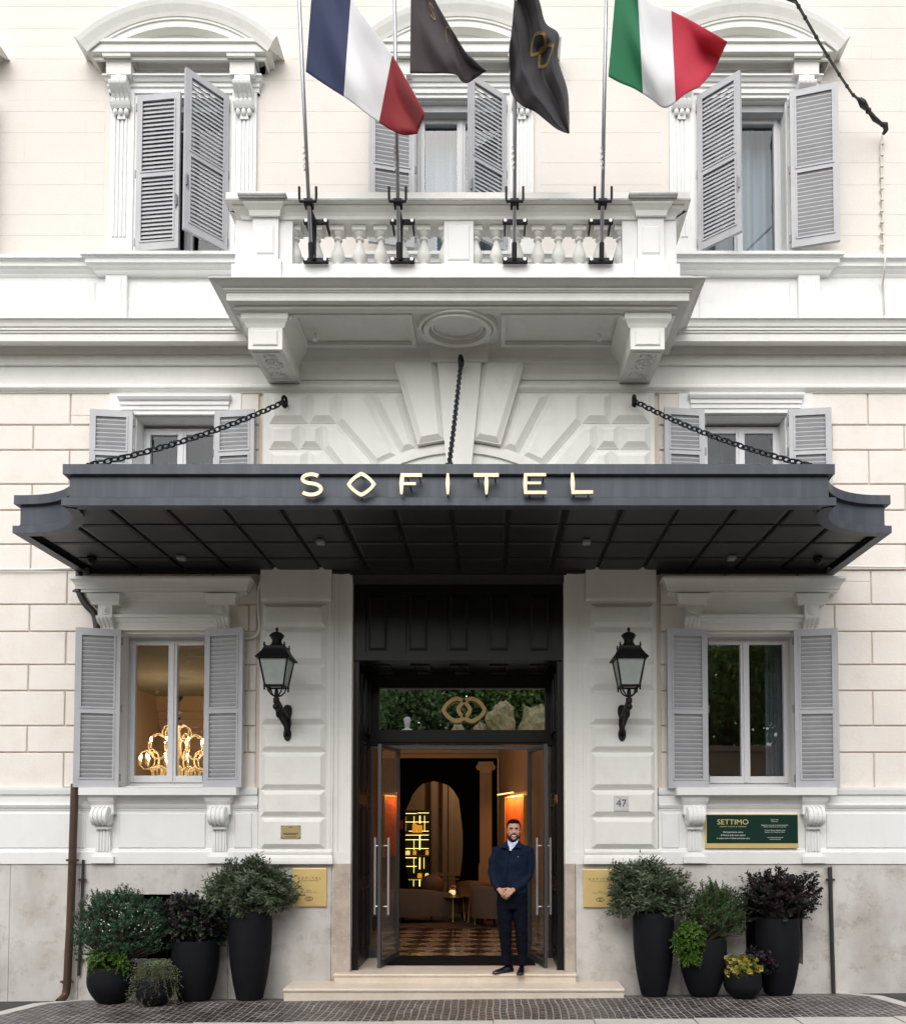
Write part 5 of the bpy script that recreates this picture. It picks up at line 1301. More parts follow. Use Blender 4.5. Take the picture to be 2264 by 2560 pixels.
mb = MB(); mb.add([(LX0-.15,1.05,FLOOR-.004),(LX1+1,1.05,FLOOR-.004),(LX1+1,LY1,FLOOR-.004),(LX0-.15,LY1,FLOOR-.004)],[(0,1,2,3)]); tag(mb.build('lobby_floor', checker(), fix=False),kind='structure')
mb = MB(); mb.box(LX0-.15,LX1+1,.43,LY1+.2,LZ1,LZ1+.15)
tag(mb.build('lobby_ceiling', M['lobbyceil']),kind='structure')
mb = MB()
mb.box(LX0-.2,LX0,1.06,LY1,FLOOR,LZ1); mb.box(LX0-.15,LX1+1,LY1,LY1+.2,FLOOR,LZ1)
mb.box(LX0-.2,DX0-.07,1.04,1.06,FLOOR,LZ1); mb.box(DX1+.07,LX1+1,1.04,1.06,FLOOR,LZ1); mb.box(DX0-.07,DX1+.07,1.04,1.06,zs_+.06,LZ1)
mb.box(DX0-.2,DX0-.07,.43,1.04,FLOOR-.3,LZ1); mb.box(DX1+.07,DX1+.2,.43,1.04,FLOOR-.3,LZ1); mb.box(DX0-.07,DX1+.07,.43,1.04,zs_+.07,zs_+.12)
# angled right wall carrying the picture
ra0,ra1 = Vector((1.15,1.06)),Vector((.10,6.35)); rd_ = (ra1-ra0).normalized(); rn = Vector((rd_.y,-rd_.x))
mb.prz([tuple(ra0),tuple(ra1),tuple(ra1+rn*.15),tuple(ra0+rn*.15)],FLOOR,LZ1)
mb.box(LX1+.85,LX1+1,1.06,LY1,FLOOR,LZ1)
tag(mb.build('lobby_wall', M['lobbywall']),kind='structure')
# dark partition with an arched opening
DY = 6.5; hp_ = [(660,335),(735,352),(800,375),(850,430),(890,500),(903,600),(916,700),(926,800),(927,900),(925,1000),(915,1100),(903,1190),(885,1260),(840,1325),(790,1380),(700,1450),(600,1480),(520,1450),(462,1370),(440,1280),(425,1190),(408,1100),(396,1000),(390,800),(386,650),(410,590),(445,520),(470,460),(510,405),(560,360),(610,345)]
hw_ = [W(900+x/3.616,1860+y/3.616,DY) for x,y in hp_]; hw_ = [(v.x,v.z) for v in hw_]
cx_ = sum(p[0] for p in hw_)/len(hw_); cz_ = sum(p[1] for p in hw_)/len(hw_)
ox0,ox1,oz0,oz1 = LX0,X(1243,2000,DY),FLOOR,Z(1896,DY)
outer = []
for x,z in hw_:
    dx,dz = x-cx_,z-cz_; k = min((ox1-cx_)/dx if dx>1e-6 else ((ox0-cx_)/dx if dx<-1e-6 else 1e9), (oz1-cz_)/dz if dz>1e-6 else ((oz0-cz_)/dz if dz<-1e-6 else 1e9)); outer.append((cx_+dx*k,cz_+dz*k))
mb = MB(); n = len(hw_)
rings = [[(outer[i][0],DY,outer[i][1]),(hw_[i][0],DY,hw_[i][1]),(hw_[i][0],DY+.12,hw_[i][1]),(outer[i][0],DY+.12,outer[i][1])] for i in range(n)]; rings.append(rings[0]); mb.loft(rings,cap=False)
mb.box(ox0,ox1,DY-.01,DY+.1,oz1-.25,oz1); mb.box(ox0,ox0+.5,DY-.01,DY+.1,oz0,oz1)
tag(mb.build('dark_partition', M['darkwall']),kind='structure')
mb = MB()
def lob_corn(x0,x1,y,z,h):
    mb.cornice(x0,x1,[(0,z),(.03,z),(.04,z+h*.25),(.08,z+h*.35),(.09,z+h*.6),(.16,z+h*.8),(.18,z+h),(0,z+h)],y,0)
lob_corn(LX0,ox1+.3,DY-.012,oz1,.28); mb.box(LX0,ox1+.3,DY-.011,DY+.1,oz1+.28,LZ1)
for k in range(60): xx = LX0+.05+k*.045; mb.box(xx,xx+.022,DY-.10,DY-.03,oz1+.10,oz1+.14)
tag(mb.build('lobby_cornice', M['lobbyceil']),kind='structure')
# pilaster
cxp0,cxp1 = X(1199,2000,DY-.3),X(1229,2000,DY-.3); zc0_ = Z(1905,DY-.3)
t = thing('column', ((cxp0+cxp1)/2,DY-.3,FLOOR), 'square brown lobby column with scrolled capital beside the dark partition', 'column'); mb = MB()
mb.box(cxp0,cxp1,DY-.35,DY-.02,FLOOR+.001,zc0_-.22); mb.box(cxp0-.02,cxp1+.02,DY-.37,DY-.02,FLOOR+.001,FLOOR+.95); mb.build('shaft', M['lobbywall'], t)
mb = MB(); mb.box(cxp0-.03,cxp1+.03,DY-.38,DY-.02,zc0_-.05,zc0_); mb.box(cxp0-.0,cxp1+.0,DY-.36,DY-.02,zc0_-.22,zc0_-.05)
for s in (-1,1): mb.tube([((cxp0+cxp1)/2+s*.13,DY-.39,zc0_-.11),((cxp0+cxp1)/2+s*.13,DY-.33,zc0_-.11)],.06,12)
mb.build('capital', M['lobbyceil'], t)
# back room seen through the opening
BY = 9.45; mb = MB()
for a,b in ((640,690),(745,790),(800,860)):
    mb.box(X(900+a/3.616,2100,BY),X(900+b/3.616,2100,BY),BY-.02,BY+.16,FLOOR,4.0)
mb.box(X(1075,2100,BY),X(1170,2100,BY),BY-.03,BY+.16,Z(2190,BY),Z(2183,BY)); mb.box(X(1075,2100,BY),X(1170,2100,BY),BY-.03,BY+.16,Z(2200,BY),Z(2197,BY)); tag(mb.build('wall_panelling', M['lobbywall']),kind='structure')
# lit shelf unit
M['ledy'] = mat('shelf_light',(.9,.7,.2),.5,emit=(1,.80,.22),es=1.5)
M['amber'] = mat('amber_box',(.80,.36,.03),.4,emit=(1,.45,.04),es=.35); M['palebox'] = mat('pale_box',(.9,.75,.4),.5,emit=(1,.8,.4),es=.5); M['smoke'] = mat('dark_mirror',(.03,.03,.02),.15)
SY = 8.6; q = lambda x,y: W(900+x/3.616,1860+y/3.616,SY)
t = thing('display_shelf', (q(500,1200).x,SY,FLOOR), 'tall backlit display shelf glowing yellow in the far room', 'shelf'); mb = MB()
a,b = q(390,600),q(622,1290); mb.box(a.x,b.x,SY+.18,SY+.22,FLOOR,a.z); mb.box(b.x,b.x+.04,SY-.02,SY+.22,FLOOR,a.z); mb.build('back_panel', M['smoke'], t)
mb = MB()
for y in (815,1015,1222): z = q(0,y).z; mb.box(a.x,b.x,SY-.08,SY+.178,z-.012,z+.012)
mb.build('board', M['oak'], t); mb = MB()
for y,x0,x1 in ((630,395,512),(625,520,620),(707,395,620),(790,440,620),(826,395,620),(868,395,620),(948,395,620),(1032,395,512),(1110,400,512),(1230,400,620)):
    z = q(0,y).z; mb.box(q(x0,0).x,q(x1,0).x,SY+.06,SY+.075,z-.0055,z+.0055)
for x,y0,y1 in ((410,655,790),(487,655,790),(540,650,720),(582,650,790),(487,868,960),(540,826,960),(487,1032,1170),(540,1030,1135),(578,1030,1130),(485,1232,1290),(540,1232,1290)):
    xx = q(x,0).x; r_ = .011 if x==540 else .004; mb.box(xx-r_,xx+r_,SY+.05,SY+.06,q(0,y1).z,q(0,y0).z)
mb.build('light_strip', M['ledy'], t)
def goods(x0,x1,y0,y1,m,lab):
    a_,b_ = q(x0,y1),q(x1,y0); mb = MB(); mb.box(a_.x,b_.x,SY-.06,SY+.045,a_.z,b_.z-.015); mb.box(a_.x+.008,b_.x-.008,SY-.05,SY+.035,b_.z-.0149,b_.z); o = mb.build('gift_box', m); tag(o,lab,'box','boxes on the lit display shelf')
goods(474,511,722,803,M['amber'],'tall amber box on the upper shelf board, left one of two'); goods(516,560,735,803,M['amber'],'wider amber box on the upper shelf board, right one of two')
goods(398,414,965,1004,M['amber'],'narrow amber box at the left end of the middle shelf board'); goods(417,448,967,1004,M['palebox'],'pale cream box on the middle shelf board'); goods(478,506,965,1004,M['amber'],'small amber box in the middle of the middle shelf board'); goods(592,618,963,1004,M['amber'],'amber box at the right end of the middle shelf board')
goods(520,556,1172,1212,M['amber'],'amber box on the lowest shelf board'); goods(588,618,1172,1212,M['palebox'],'pale cream box at the right end of the lowest shelf board')
# glowing picture on the angled wall
def onwall(px,py):
    # ray / wall intersection in plan, then height
    a_ = (px-PX0)/F; b_ = (PY0-py)/F; dx,dy = a_,(CT-b_*ST); o = ra0-Vector((0,-10)); det = rd_.x*(-dy)-rd_.y*(-dx); t_ = (rd_.x*(-o.y)-rd_.y*(-o.x))/(rd_.x*(-dy)-rd_.y*(-dx)) if abs(det)>1e-9 else 1
    # solve ra0 + s*rd = (0,-10)+t*(dx,dy)
    M2 = rd_.x*(-dy)+dx*rd_.y; s_ = ((0-ra0.x)*(-dy)+dx*(-10-ra0.y))/M2; p = ra0+rd_*s_; t_ = (p.y+10)/dy; return s_, HC+(ST+b_*CT)*t_
s0,zA = onwall(1270,1992); s1,zB = onwall(1316,1985); zlow = 1.75; M['orange'] = mat('orange_canvas',(.75,.16,.012),.7,nscale=3,namt=.6,ncol=(.45,.05,.01),emit=(1,.22,.02),es=.0)
t = thing('painting', (ra0.x,ra0.y,2), 'glowing orange and red abstract canvas with a picture light on the lobby wall', 'painting')
def wp(s,o): v = ra0+rd_*s-rn*o; return v.x,v.y
sa,sb = min(s0,s1),max(s0,s1); ztp_ = zA-.03
def wbox(mb,s_0,s_1,o0,o1,z0,z1): mb.prz([wp(s_0,o0),wp(s_1,o0),wp(s_1,o1),wp(s_0,o1)],z0,z1)
mb = MB(); wbox(mb,sa,sb,.002,.05,1.5,ztp_); mb.build('canvas', M['orange'], t)
mb = MB(); wbox(mb,sa-.02,sb+.02,.05,.07,ztp_+.0,ztp_+.02); wbox(mb,sb,sb+.025,.0,.06,1.5,ztp_); wbox(mb,sa-.025,sa,.0,.06,1.5,ztp_); mb.build('frame', M['brass'], t)
lp = wp((sa+sb)/2,.22)
mb = MB(); wbox(mb,sa+.1,sb-.1,.20,.23,ztp_+.05,ztp_+.07); mb.build('picture_light', mat('picture_lamp',(1,.6,.2),.5,emit=(1,.55,.2),es=1.6), t)
L = bpy.data.lights.new('picture_lamp','AREA'); L.shape='RECTANGLE'; L.size = (sb-sa)*.9; L.size_y=.05; L.energy = 8; L.color=(1,.5,.2); lo = bpy.data.objects.new('picture_lamp',L); COL.objects.link(lo)
lo.location = (*wp((sa+sb)/2,.20),ztp_+.03); tgt = Vector((*wp((sa+sb)/2,.0),ztp_-.6)); lo.rotation_euler = (tgt-lo.location).to_track_quat('-Z','Y').to_euler()
# seating
M['velvet'] = mat('taupe_velvet',(.11,.085,.065),.9,nscale=5,namt=.5,ncol=(.10,.07,.05)); M['leather'] = mat('brown_leather',(.10,.05,.025),.5); M['tabletop'] = mat('dark_table',(.10,.06,.035),.25)
def tub(name, c, r, a0, a1, zb, zt, th, label, m, cat, seat=True, drop=0.):
    t = thing(name, (c[0],c[1],FLOOR), label, cat, 'lobby seating'); mb = MB(); rings = []; n = 22
    for k in range(n+1):
        u = k/n; a = R(lerp(a0,a1,u)); tt = zt-drop*(abs(2*u-1)**3)
        sec = [(r,zb),(r+.02,tt-.06),(r-.01,tt),(r-th+.01,tt),(r-th-.0,tt-.06),(r-th,zb)]
        rings.append([(c[0]+q*math.cos(a),c[1]+q*math.sin(a),FLOOR+z) for q,z in sec])
    mb.loft(rings); mb.build('backrest', m, t, auto=50); mb = MB(); pl_ = [(c[0]+(r-th-.005)*math.cos(R(lerp(a0,a1,k/16))),c[1]+(r-th-.005)*math.sin(R(lerp(a0,a1,k/16)))) for k in range(17)]
    mb.prz(pl_,FLOOR+zb,FLOOR+zb+.22); mb.build('seat', m, t, bevel=.03)
    for k in range(4):
        a = R(lerp(a0,a1,(k+.5)/4)); mb = MB(); mb.tube([(c[0]+r*.7*math.cos(a),c[1]+r*.7*math.sin(a),FLOOR),(c[0]+r*.75*math.cos(a),c[1]+r*.75*math.sin(a),FLOOR+zb+.01)],[.015,.02],8); mb.build('leg', M['iron'], t)
    return t
v = W(1052,2290,4.9)
tub('curved_sofa',(v.x-.35,v.y+.95),1.35,196,318,.12,.60,.22,'low curved taupe sofa seen from behind in the left of the lobby',M['velvet'],'sofa',drop=.12)
mb = MB(); p = W(1080,2215,5.3); mb.ball((p.x,p.y,FLOOR+.62),(.22,.08,.2),14); tag(mb.build('cushion', M['leather'], smooth=True),'dark brown cushion leaning in the curved sofa','cushion')
v = W(1195,2270,5.0); tub('tub_armchair',(v.x,v.y+.3),.42,170,330,.15,.72,.12,'brown tub armchair left of the man, half in the dark',M['leather'],'armchair',drop=.2)
v = W(1236,2260,4.2); tub('tub_armchair',(v.x,v.y+.2),.40,150,340,.15,.68,.12,'taupe tub armchair mostly hidden behind the man',M['velvet'],'armchair',drop=.15)
def table(px,py,y,r,h,label):
    v = W(px,py,y); t = thing('side_table', (v.x,v.y,FLOOR), label, 'table', 'lobby side tables'); mb = MB(); mb.lathe([(r,h-.025),(r+.005,h-.012),(r,h)],(v.x,v.y,FLOOR),24); mb.build('top', M['tabletop'], t)
    for k in range(3): a = k*2.1+.4; mb = MB(); mb.tube([(v.x+r*.75*math.cos(a),v.y+r*.75*math.sin(a),FLOOR),(v.x+r*.6*math.cos(a),v.y+r*.6*math.sin(a),FLOOR+h-.024)],.011,8); mb.build('leg', M['brass'], t)
    return v
v = table(1136,2290,4.9,.26,.46,'small round side table carrying a flower pot'); table(1190,2280,4.6,.24,.50,'round side table in front of the tub armchair')
t = thing('flower_pot',(v.x-.04,v.y,FLOOR+.46),'tiny pale pot with a sprig of flowers on the side table','flower pot'); mb = MB(); mb.lathe([(.035,.001),(.055,.03),(.06,.075),(.045,.10)],(v.x-.04,v.y,FLOOR+.46),14); mb.build('pot', M['palebox'], t); mb = MB()
rnd = random.Random(4)
for k in range(14): mb.ball((v.x-.04+rnd.uniform(-.06,.06),v.y+rnd.uniform(-.05,.05),FLOOR+.46+rnd.uniform(.10,.18)),.016,6)
mb.build('flowers', mat('rose_flower',(.45,.30,.24),.8), t)
mb = MB(); mb.box(LX0+.3,.75,3.95,6.3,FLOOR-.003,FLOOR+.006); tag(mb.build('lobby_rug', mat('dark_rug',(.022,.012,.009),.95,nscale=4,namt=.9,ncol=(.10,.06,.035),noise2=(2.2,.5,(.12,.075,.04)))),'dark patterned rug under the lobby seating','rug')
v = W(1002,2062,DY-.05); mb = MB(); mb.box(v.x-.06,v.x+.045,DY-.035,DY-.012,v.z-.09,v.z+.09); mb.box(v.x-.045,v.x+.03,DY-.037,DY-.0349,v.z-.075,v.z+.075); tag(mb.build('red_sign', mat('red_sign_paint',(.22,.012,.012),.5)),'small dark red sign on the partition left of the arched opening','sign')
# lit wall sconce, plus unseen fill lamps added at lobby ceiling and back room
def lamp(loc, e, col=(1,.74,.48), r=.08, name='lobby_sconce_and_fill'):
    L = bpy.data.lights.new(name,'POINT'); L.energy = e; L.color = col; L.shadow_soft_size = r; o = bpy.data.objects.new(name,L); COL.objects.link(o); o.location = loc; return o
lamp((-1.2,3.4,3.9),22); lamp((-.4,8.3,3.2),24); lamp((-1.95,2.2,3.0),9)
# ------------------------------------------------------------------ dining room behind the left window
M['warmwall'] = mat('warm_wall',(.50,.36,.24),.8); M['olive'] = mat('olive_ceiling',(.30,.275,.215),.9)
rx0,rx1,ry0,ry1,rz0,rz1 = -6.2,-2.46,.43,5.4,.5,4.42
mb = MB(); mb.add([(rx0,ry0,rz0),(rx1,ry0,rz0),(rx1,ry1,rz0),(rx0,ry1,rz0)],[(0,1,2,3)]); tag(mb.build('room_floor', M['oak'], fix=False),kind='structure')
mb = MB(); mb.box(rx0,rx1,ry0,ry1,rz1,rz1+.1); tag(mb.build('room_ceiling', M['olive']),kind='structure')
mb = MB(); mb.box(rx0-.1,rx0,ry0,ry1,rz0,rz1); mb.box(rx1,rx1+.1,ry0,ry1,rz0,rz1); mb.box(rx0,rx1,ry1,ry1+.1,rz0,rz1); 
mb.cornice(rx0,rx1,[(0,rz1-.55),(.03,rz1-.55),(.04,rz1-.42),(.07,rz1-.40),(.08,rz1-.28),(.14,rz1-.25),(.16,rz1-.10),(.22,rz1-.03),(.22,rz1-.001),(0,rz1-.001)],ry1,0)
for k in range(70): xx = rx0+.05+k*.053; mb.box(xx,xx+.026,ry1-.10,ry1-.02,rz1-1.16,rz1-1.09)
mb.cornice(rx0,rx1,[(0,rz1-1.3),(.05,rz1-1.3),(.07,rz1-1.18),(.10,rz1-1.0),(0,rz1-.98)],ry1,0); mb.cornice(rx0,rx1,[(0,rz1-1.75),(.03,rz1-1.75),(.03,rz1-1.68),(0,rz1-1.68)],ry1,0)
tag(mb.build('room_wall', M['warmwall']),kind='structure')
CY = 3.3; cc = W(442,1880,CY); t = thing('chandelier', (cc.x,CY,rz1), 'lit chandelier of crystal rings and candle bulbs inside the left ground-floor window', 'chandelier')
M['crystal'] = mat('chandelier_crystal',(.85,.66,.38),.25,nscale=30,namt=.6,ncol=(.5,.35,.16),emit=(1,.70,.36),es=.15); M['bulb'] = mat('candle_bulb',(1,.9,.7),.4,emit=(1,.74,.42),es=60)
zz = lambda py: Z(py,CY)
mb = MB(); mb.tube([(cc.x,CY,zz(1800)),(cc.x,CY,rz1)],.008,6); mb.lathe([(.03,0),(.07,.05),(.09,.09)],(cc.x,CY,zz(1756)),14); mb.lathe([(.02,0),(.05,.03),(.06,.06)],(cc.x,CY,zz(1803)),12)
for k in range(10): mb.tube([(cc.x-.02,CY,zz(1800)+.04*k),(cc.x+.02,CY,zz(1800)+.04*k)],.012,6)
mb.build('chain', M['iron'], t); crys = MB(); bul = MB()
def cring(c, rad, dirx, diry, tk=.0085, n=26):
    pts = []
    for k in range(n+1):
        a = 2*math.pi*k/n; w_ = 1+.05*math.sin(9*a); pts.append((c[0]+dirx*rad*w_*math.cos(a),c[1]+diry*rad*w_*math.cos(a),c[2]+rad*1.25*w_*math.sin(a)))
    crys.tube(pts,[tk*(1+.45*math.sin(k*2.7)) for k in range(n+1)],6,cap=False)
for tier,(nr,rad,rr,py_,bpy_) in enumerate(((8,.30,.155,1868,1852),(10,.44,.12,1902,1895),(6,.13,.10,1834,None))):
    for k in range(nr):
        a = 2*math.pi*k/nr+.35*tier; dx,dy = math.cos(a),math.sin(a); c = (cc.x+dx*rad,CY+dy*rad,zz(py_)); cring(c,rr,dx,dy)
        if bpy_:
            ex_ = (cc.x+dx*(rad+rr*.75),CY+dy*(rad+rr*.75),zz(bpy_)); bul.ball(ex_,(.016,.016,.036),8); crys.tube([(ex_[0],ex_[1],ex_[2]-.12),(ex_[0],ex_[1],ex_[2]-.04)],.013,6)
crys.tube([(cc.x,CY,zz(1945)),(cc.x,CY,zz(1815))],[.04,.05],8)
for k in range(12): a = k*math.pi/6; cring((cc.x+.3*math.cos(a),CY+.3*math.sin(a),zz(1932)),.07,math.cos(a),math.sin(a),.014)
crys.build('crystal_ring', M['crystal'], t, fix=False, smooth=True); bul.build('bulb', M['bulb'], t, smooth=True, fix=False)
lamp((cc.x,CY,zz(1800)),11,(1,.76,.52),.25,'chandelier_glow')
# room behind the right window: brown dusk with a pale curtain
room(B, 1.7, 6.0, .5, 4.9, .43, 4.5, mat('brown_room',(.46,.29,.15),.9)).name = 'room'
cv = MB(); x0_,x1_ = X(1912,1800,.9),X(1962,1800,.9); cv.grid(lambda u,v: (lerp(x0_,x1_,u),.9+.02*math.sin(u*31),lerp(.6,4.7,v)),40,2); tag(cv.build('curtain', M['curtain'], smooth=True, fix=False),'pale curtain hanging inside the right ground-floor window','curtain')
# ------------------------------------------------------------------ potted plants
def leafmat(name, c, var=.35, rough=.5, tr=.25):
    m = mat(name, c, rough, island=var, spec=.35); nt = m.node_tree; b = nt.nodes['Principled BSDF']
    t_ = nt.nodes.new('ShaderNodeBsdfTranslucent'); src = b.inputs['Base Color'].links[0].from_socket; nt.links.new(src,t_.inputs[0]); mx = nt.nodes.new('ShaderNodeMixShader'); mx.inputs[0].default_value = tr
    nt.links.new(b.outputs[0],mx.inputs[1]); nt.links.new(t_.outputs[0],mx.inputs[2]); nt.links.new(mx.outputs[0],nt.nodes['Material Output'].inputs[0]); return m
M['olive_leaf'] = leafmat('olive_leaf',(.058,.084,.044)); M['olive_pale'] = leafmat('olive_leaf_pale',(.15,.18,.12))
M['west'] = leafmat('dark_small_leaf',(.040,.098,.050)); M['wflower'] = mat('white_flower',(.75,.75,.72),.7)
M['lime_leaf'] = leafmat('lime_leaf',(.070,.145,.018),.4); M['rosem'] = leafmat('rosemary_leaf',(.19,.25,.13),.4); M['plum'] = leafmat('plum_leaf',(.015,.0115,.015),.6); M['plumg'] = leafmat('plum_green_leaf',(.030,.050,.026),.5); M['plumr'] = leafmat('plum_red_leaf',(.036,.010,.017),.5)
M['box_leaf'] = leafmat('box_leaf',(.062,.112,.028),.4); M['gold_leaf'] = leafmat('yellow_leaf',(.34,.29,.06),.3); M['twig'] = mat('twig_bark',(.07,.05,.035),.85)
def leaf(mb, p, d, up, L_, w, m, fold=.25):
    s = d.cross(up)
    if s.length < 1e-4: s = d.orthogonal()
    s.normalize(); n = s.cross(d).normalized(); a = p; b = p+d*L_*.45+s*w-n*(-fold*w); c = p+d*L_; e = p+d*L_*.45-s*w-n*(-fold*w); k = p+d*L_*.45
    mb.add([a,b,c,e,k],[(0,1,4),(1,2,4),(4,2,3),(0,4,3)],m)
def rdir(rnd):
    while True:
        v = Vector((rnd.uniform(-1,1),rnd.uniform(-1,1),rnd.uniform(-1,1)))
        if .05 < v.length < 1: return v.normalized()
def shrub(fol, stem, c, rad, n, per, L_, w, mats_w, seed, upward=.35, lump=.42, droop=0., tips=.1, root=None, inner=.45, thin=0.0035, clip=None):
    """twigs from a root to the uneven shell of an ellipsoid, leaves along each twig"""
    rnd = random.Random(seed); c = Vector(c); root = Vector(root) if root else c-Vector((0,0,rad[2]*.9)); off = Vector((seed*3.1,seed*1.7,0))
    for i in range(n):
        d = rdir(rnd)
        if d.z < -.75: d.z *= -.6
        lum = 1+lump*noise.noise(d*2.3+off)+lump*.6*noise.noise(d*5.1+off)
        k = lum*(1-rnd.random()**2.4*(1-inner))
        e = c+Vector((d.x*rad[0]*k,d.y*rad[1]*k,d.z*rad[2]*k))
        if clip and not clip(e): continue
        tip = (d*(1-upward)+Vector((0,0,upward))+rdir(rnd)*.35).normalized()
        if droop: tip = (tip+Vector((0,0,-droop))).normalized()
        b = e-tip*L_*per*.22
        if i%3==0: stem.tube([root.lerp(b,.25)+rdir(rnd)*.01, root.lerp(b,.65)+Vector((0,0,.02)), b, e],[thin*1.7,thin*1.2,thin,thin*.5],4,cap=False)
        mm = rnd.random(); m = 0
        for q,(mi,pr) in enumerate(mats_w):
            if mm < pr: m = mi; break
            mm -= pr
        for j in range(per):
            u = j/max(1,per-1); p = b.lerp(e,u*(1+tips)); a = j*2.4+rnd.random(); o = tip.orthogonal().normalized(); o2 = tip.cross(o); sd = o*math.cos(a)+o2*math.sin(a)
            dl = (tip*rnd.uniform(.35,.9)+sd*rnd.uniform(.55,1)+Vector((0,0,-droop*.5))).normalized()
            leaf(fol,p,dl,tip,L_*rnd.uniform(.7,1.25),w*rnd.uniform(.75,1.2),m)
def pot(px, pyt, pyb, wtop, wbot, wmax, kmax, y, label, name='potted_plant', group='planters in front of the hotel'):
    """pot measured in photo pixels at depth y (axis)"""
    zb = gz(X(px,2500,y),y-.15); v = W(px,pyb,y); c = Vector((v.x,y,zb)); s = (10+y)/F*1.0
    h = W(px,pyt,y-wtop*s/2).z-zb
    t = thing(name, c, label, 'potted plant', group); mb = MB(); prof = [(wbot*s*.5*.96,0)]
    R_ = lambda u: None
    rb,rm,rt = wbot*s/2,wmax*s/2,wtop*s/2
    for k in range(15):
        u = k/14
        if u < kmax: q = u/kmax; r = rb+(rm-rb)*(1-(1-q)**2.0)
        else: q = (u-kmax)/(1-kmax+1e-6); r = rm+(rt-rm)*q*q
        prof.append((r,.004+u*(h-.004)))
    prof += [(rt-.004,h+.004),(rt-.02,h+.003),(rt-.028,h-.01),(rt-.03,h-.06)]
    mb.lathe(prof,c,40); mb.build('pot', M['pot'], t, auto=40); mb = MB(); mb.lathe([(rt-.031,h-.08),(rt-.031,h-.045),(.01,h-.03)],c,24); mb.build('soil', M['soil'], t)
    return t, c, h, rt, s
def finish(t, fol, stem, mats, name='foliage'):
    fol.build(name, [M[k] for k in mats], t, fix=False)
    if stem.v: stem.build('stem', M['twig'], t, fix=False)
def ctr(px,py,y): return W(px,py,y)
# left group
t,c,h,rt,s = pot(624,2284,2500,103,64,105,.80,-.34,'tall tapered black planter with an olive bush, left of the steps'); f,st_ = MB(),MB()
shrub(f,st_,ctr(622,2224,-.34),(.47,.31,.335),1350,8,.068,.0105,[(0,.72),(1,.28)],11,.30,.46,root=c+Vector((0,0,h-.05))); finish(t,f,st_,['olive_leaf','olive_pale'])
t,c,h,rt,s = pot(487,2357,2508,112,76,114,.72,-.36,'wide black planter with a dark purple-green shrub, behind the rosemary pot'); f,st_ = MB(),MB()
shrub(f,st_,ctr(484,2302,-.36),(.38,.27,.31),760,9,.040,.015,[(0,.56),(1,.42),(2,.02)],12,.25,.5,root=c+Vector((0,0,h-.05))); finish(t,f,st_,['plum','plumg','plumr'])
t,c,h,rt,s = pot(281,2424,2517,112,66,119,.62,-.55,'big round black planter with a white-flowering bush and lime trailing leaves at the rim'); f,st_ = MB(),MB()
shrub(f,st_,ctr(303,2314,-.50),(.47,.32,.40),2700,10,.027,.0075,[(0,1)],13,.45,.36,root=c+Vector((.02,0,h-.05)))
rnd = random.Random(5); fl = MB(); cc_ = ctr(307,2306,-.50)
for k in range(80):
    d = rdir(rnd)
    if d.y > .2: d.y *= -1
    d.z = abs(d.z)*.9-.25; p = cc_+Vector((d.x*.43,d.y*.29,d.z*.36))*rnd.uniform(.92,1.06)
    for j in range(4): a = j*1.57+k; leaf(fl,p,(Vector((math.cos(a),-.3,math.sin(a)))).normalized(),Vector((0,-1,0)),.009,.0035,0)
finish(t,f,st_,['west']); fl.build('flowers', M['wflower'], t, fix=False)
f,st_ = MB(),MB(); shrub(f,st_,ctr(262,2398,-.68),(.21,.15,.11),230,7,.026,.011,[(0,1)],14,.05,.4,droop=.4,root=c+Vector((-.03,-.1,h)))
shrub(f,st_,ctr(238,2425,-.72),(.08,.08,.12),70,7,.026,.010,[(0,1)],24,.0,.4,droop=.8,root=c+Vector((-.1,-.1,h))); shrub(f,st_,ctr(305,2420,-.74),(.08,.07,.13),80,7,.026,.010,[(0,1)],25,.0,.4,droop=.8,root=c+Vector((.05,-.1,h)))
f.build('trailing_leaves', M['lime_leaf'], t, fix=False)
t,c,h,rt,s = pot(386,2456,2520,86,48,91,.55,-.72,'small round black planter with pale green drooping rosemary, foremost of the left group'); f,st_ = MB(),MB()
def strands(f, st_, c, n, spread, drop, up, L_, w, seed, m=0, lean=0.):
    rnd = random.Random(seed)
    for i in range(n):
        a = rnd.uniform(0,6.283); r = spread*rnd.uniform(.4,1); d = Vector((math.cos(a),math.sin(a)*.8,0)); hgt = up*rnd.uniform(.3,1.1); dr = drop*rnd.uniform(.1,1.15); pts = []
        for k in range(11):
            u = k/10; pts.append(c+d*(r*u)+Vector((lean*u,0,hgt*math.sin(min(1,u*1.6)*1.57)*(1-u*.3)-dr*u**2.4))+rdir(rnd)*.006)
        st_.tube(pts,.0022,4,cap=False)
        for k in range(30):
            u = k/29*9.98; q = int(u); p = pts[q].lerp(pts[q+1],u-q); t_ = (pts[q+1]-pts[q]).normalized(); o = t_.orthogonal(); ang = k*2.4; sd = o*math.cos(ang)+t_.cross(o)*math.sin(ang); leaf(f,p,(sd+t_*.7).normalized(),t_,L_*rnd.uniform(.7,1.2),w,m)
strands(f,st_,c+Vector((0,0,h-.02)),260,.31,.36,.27,.034,.0055,6); finish(t,f,st_,['rosem'])
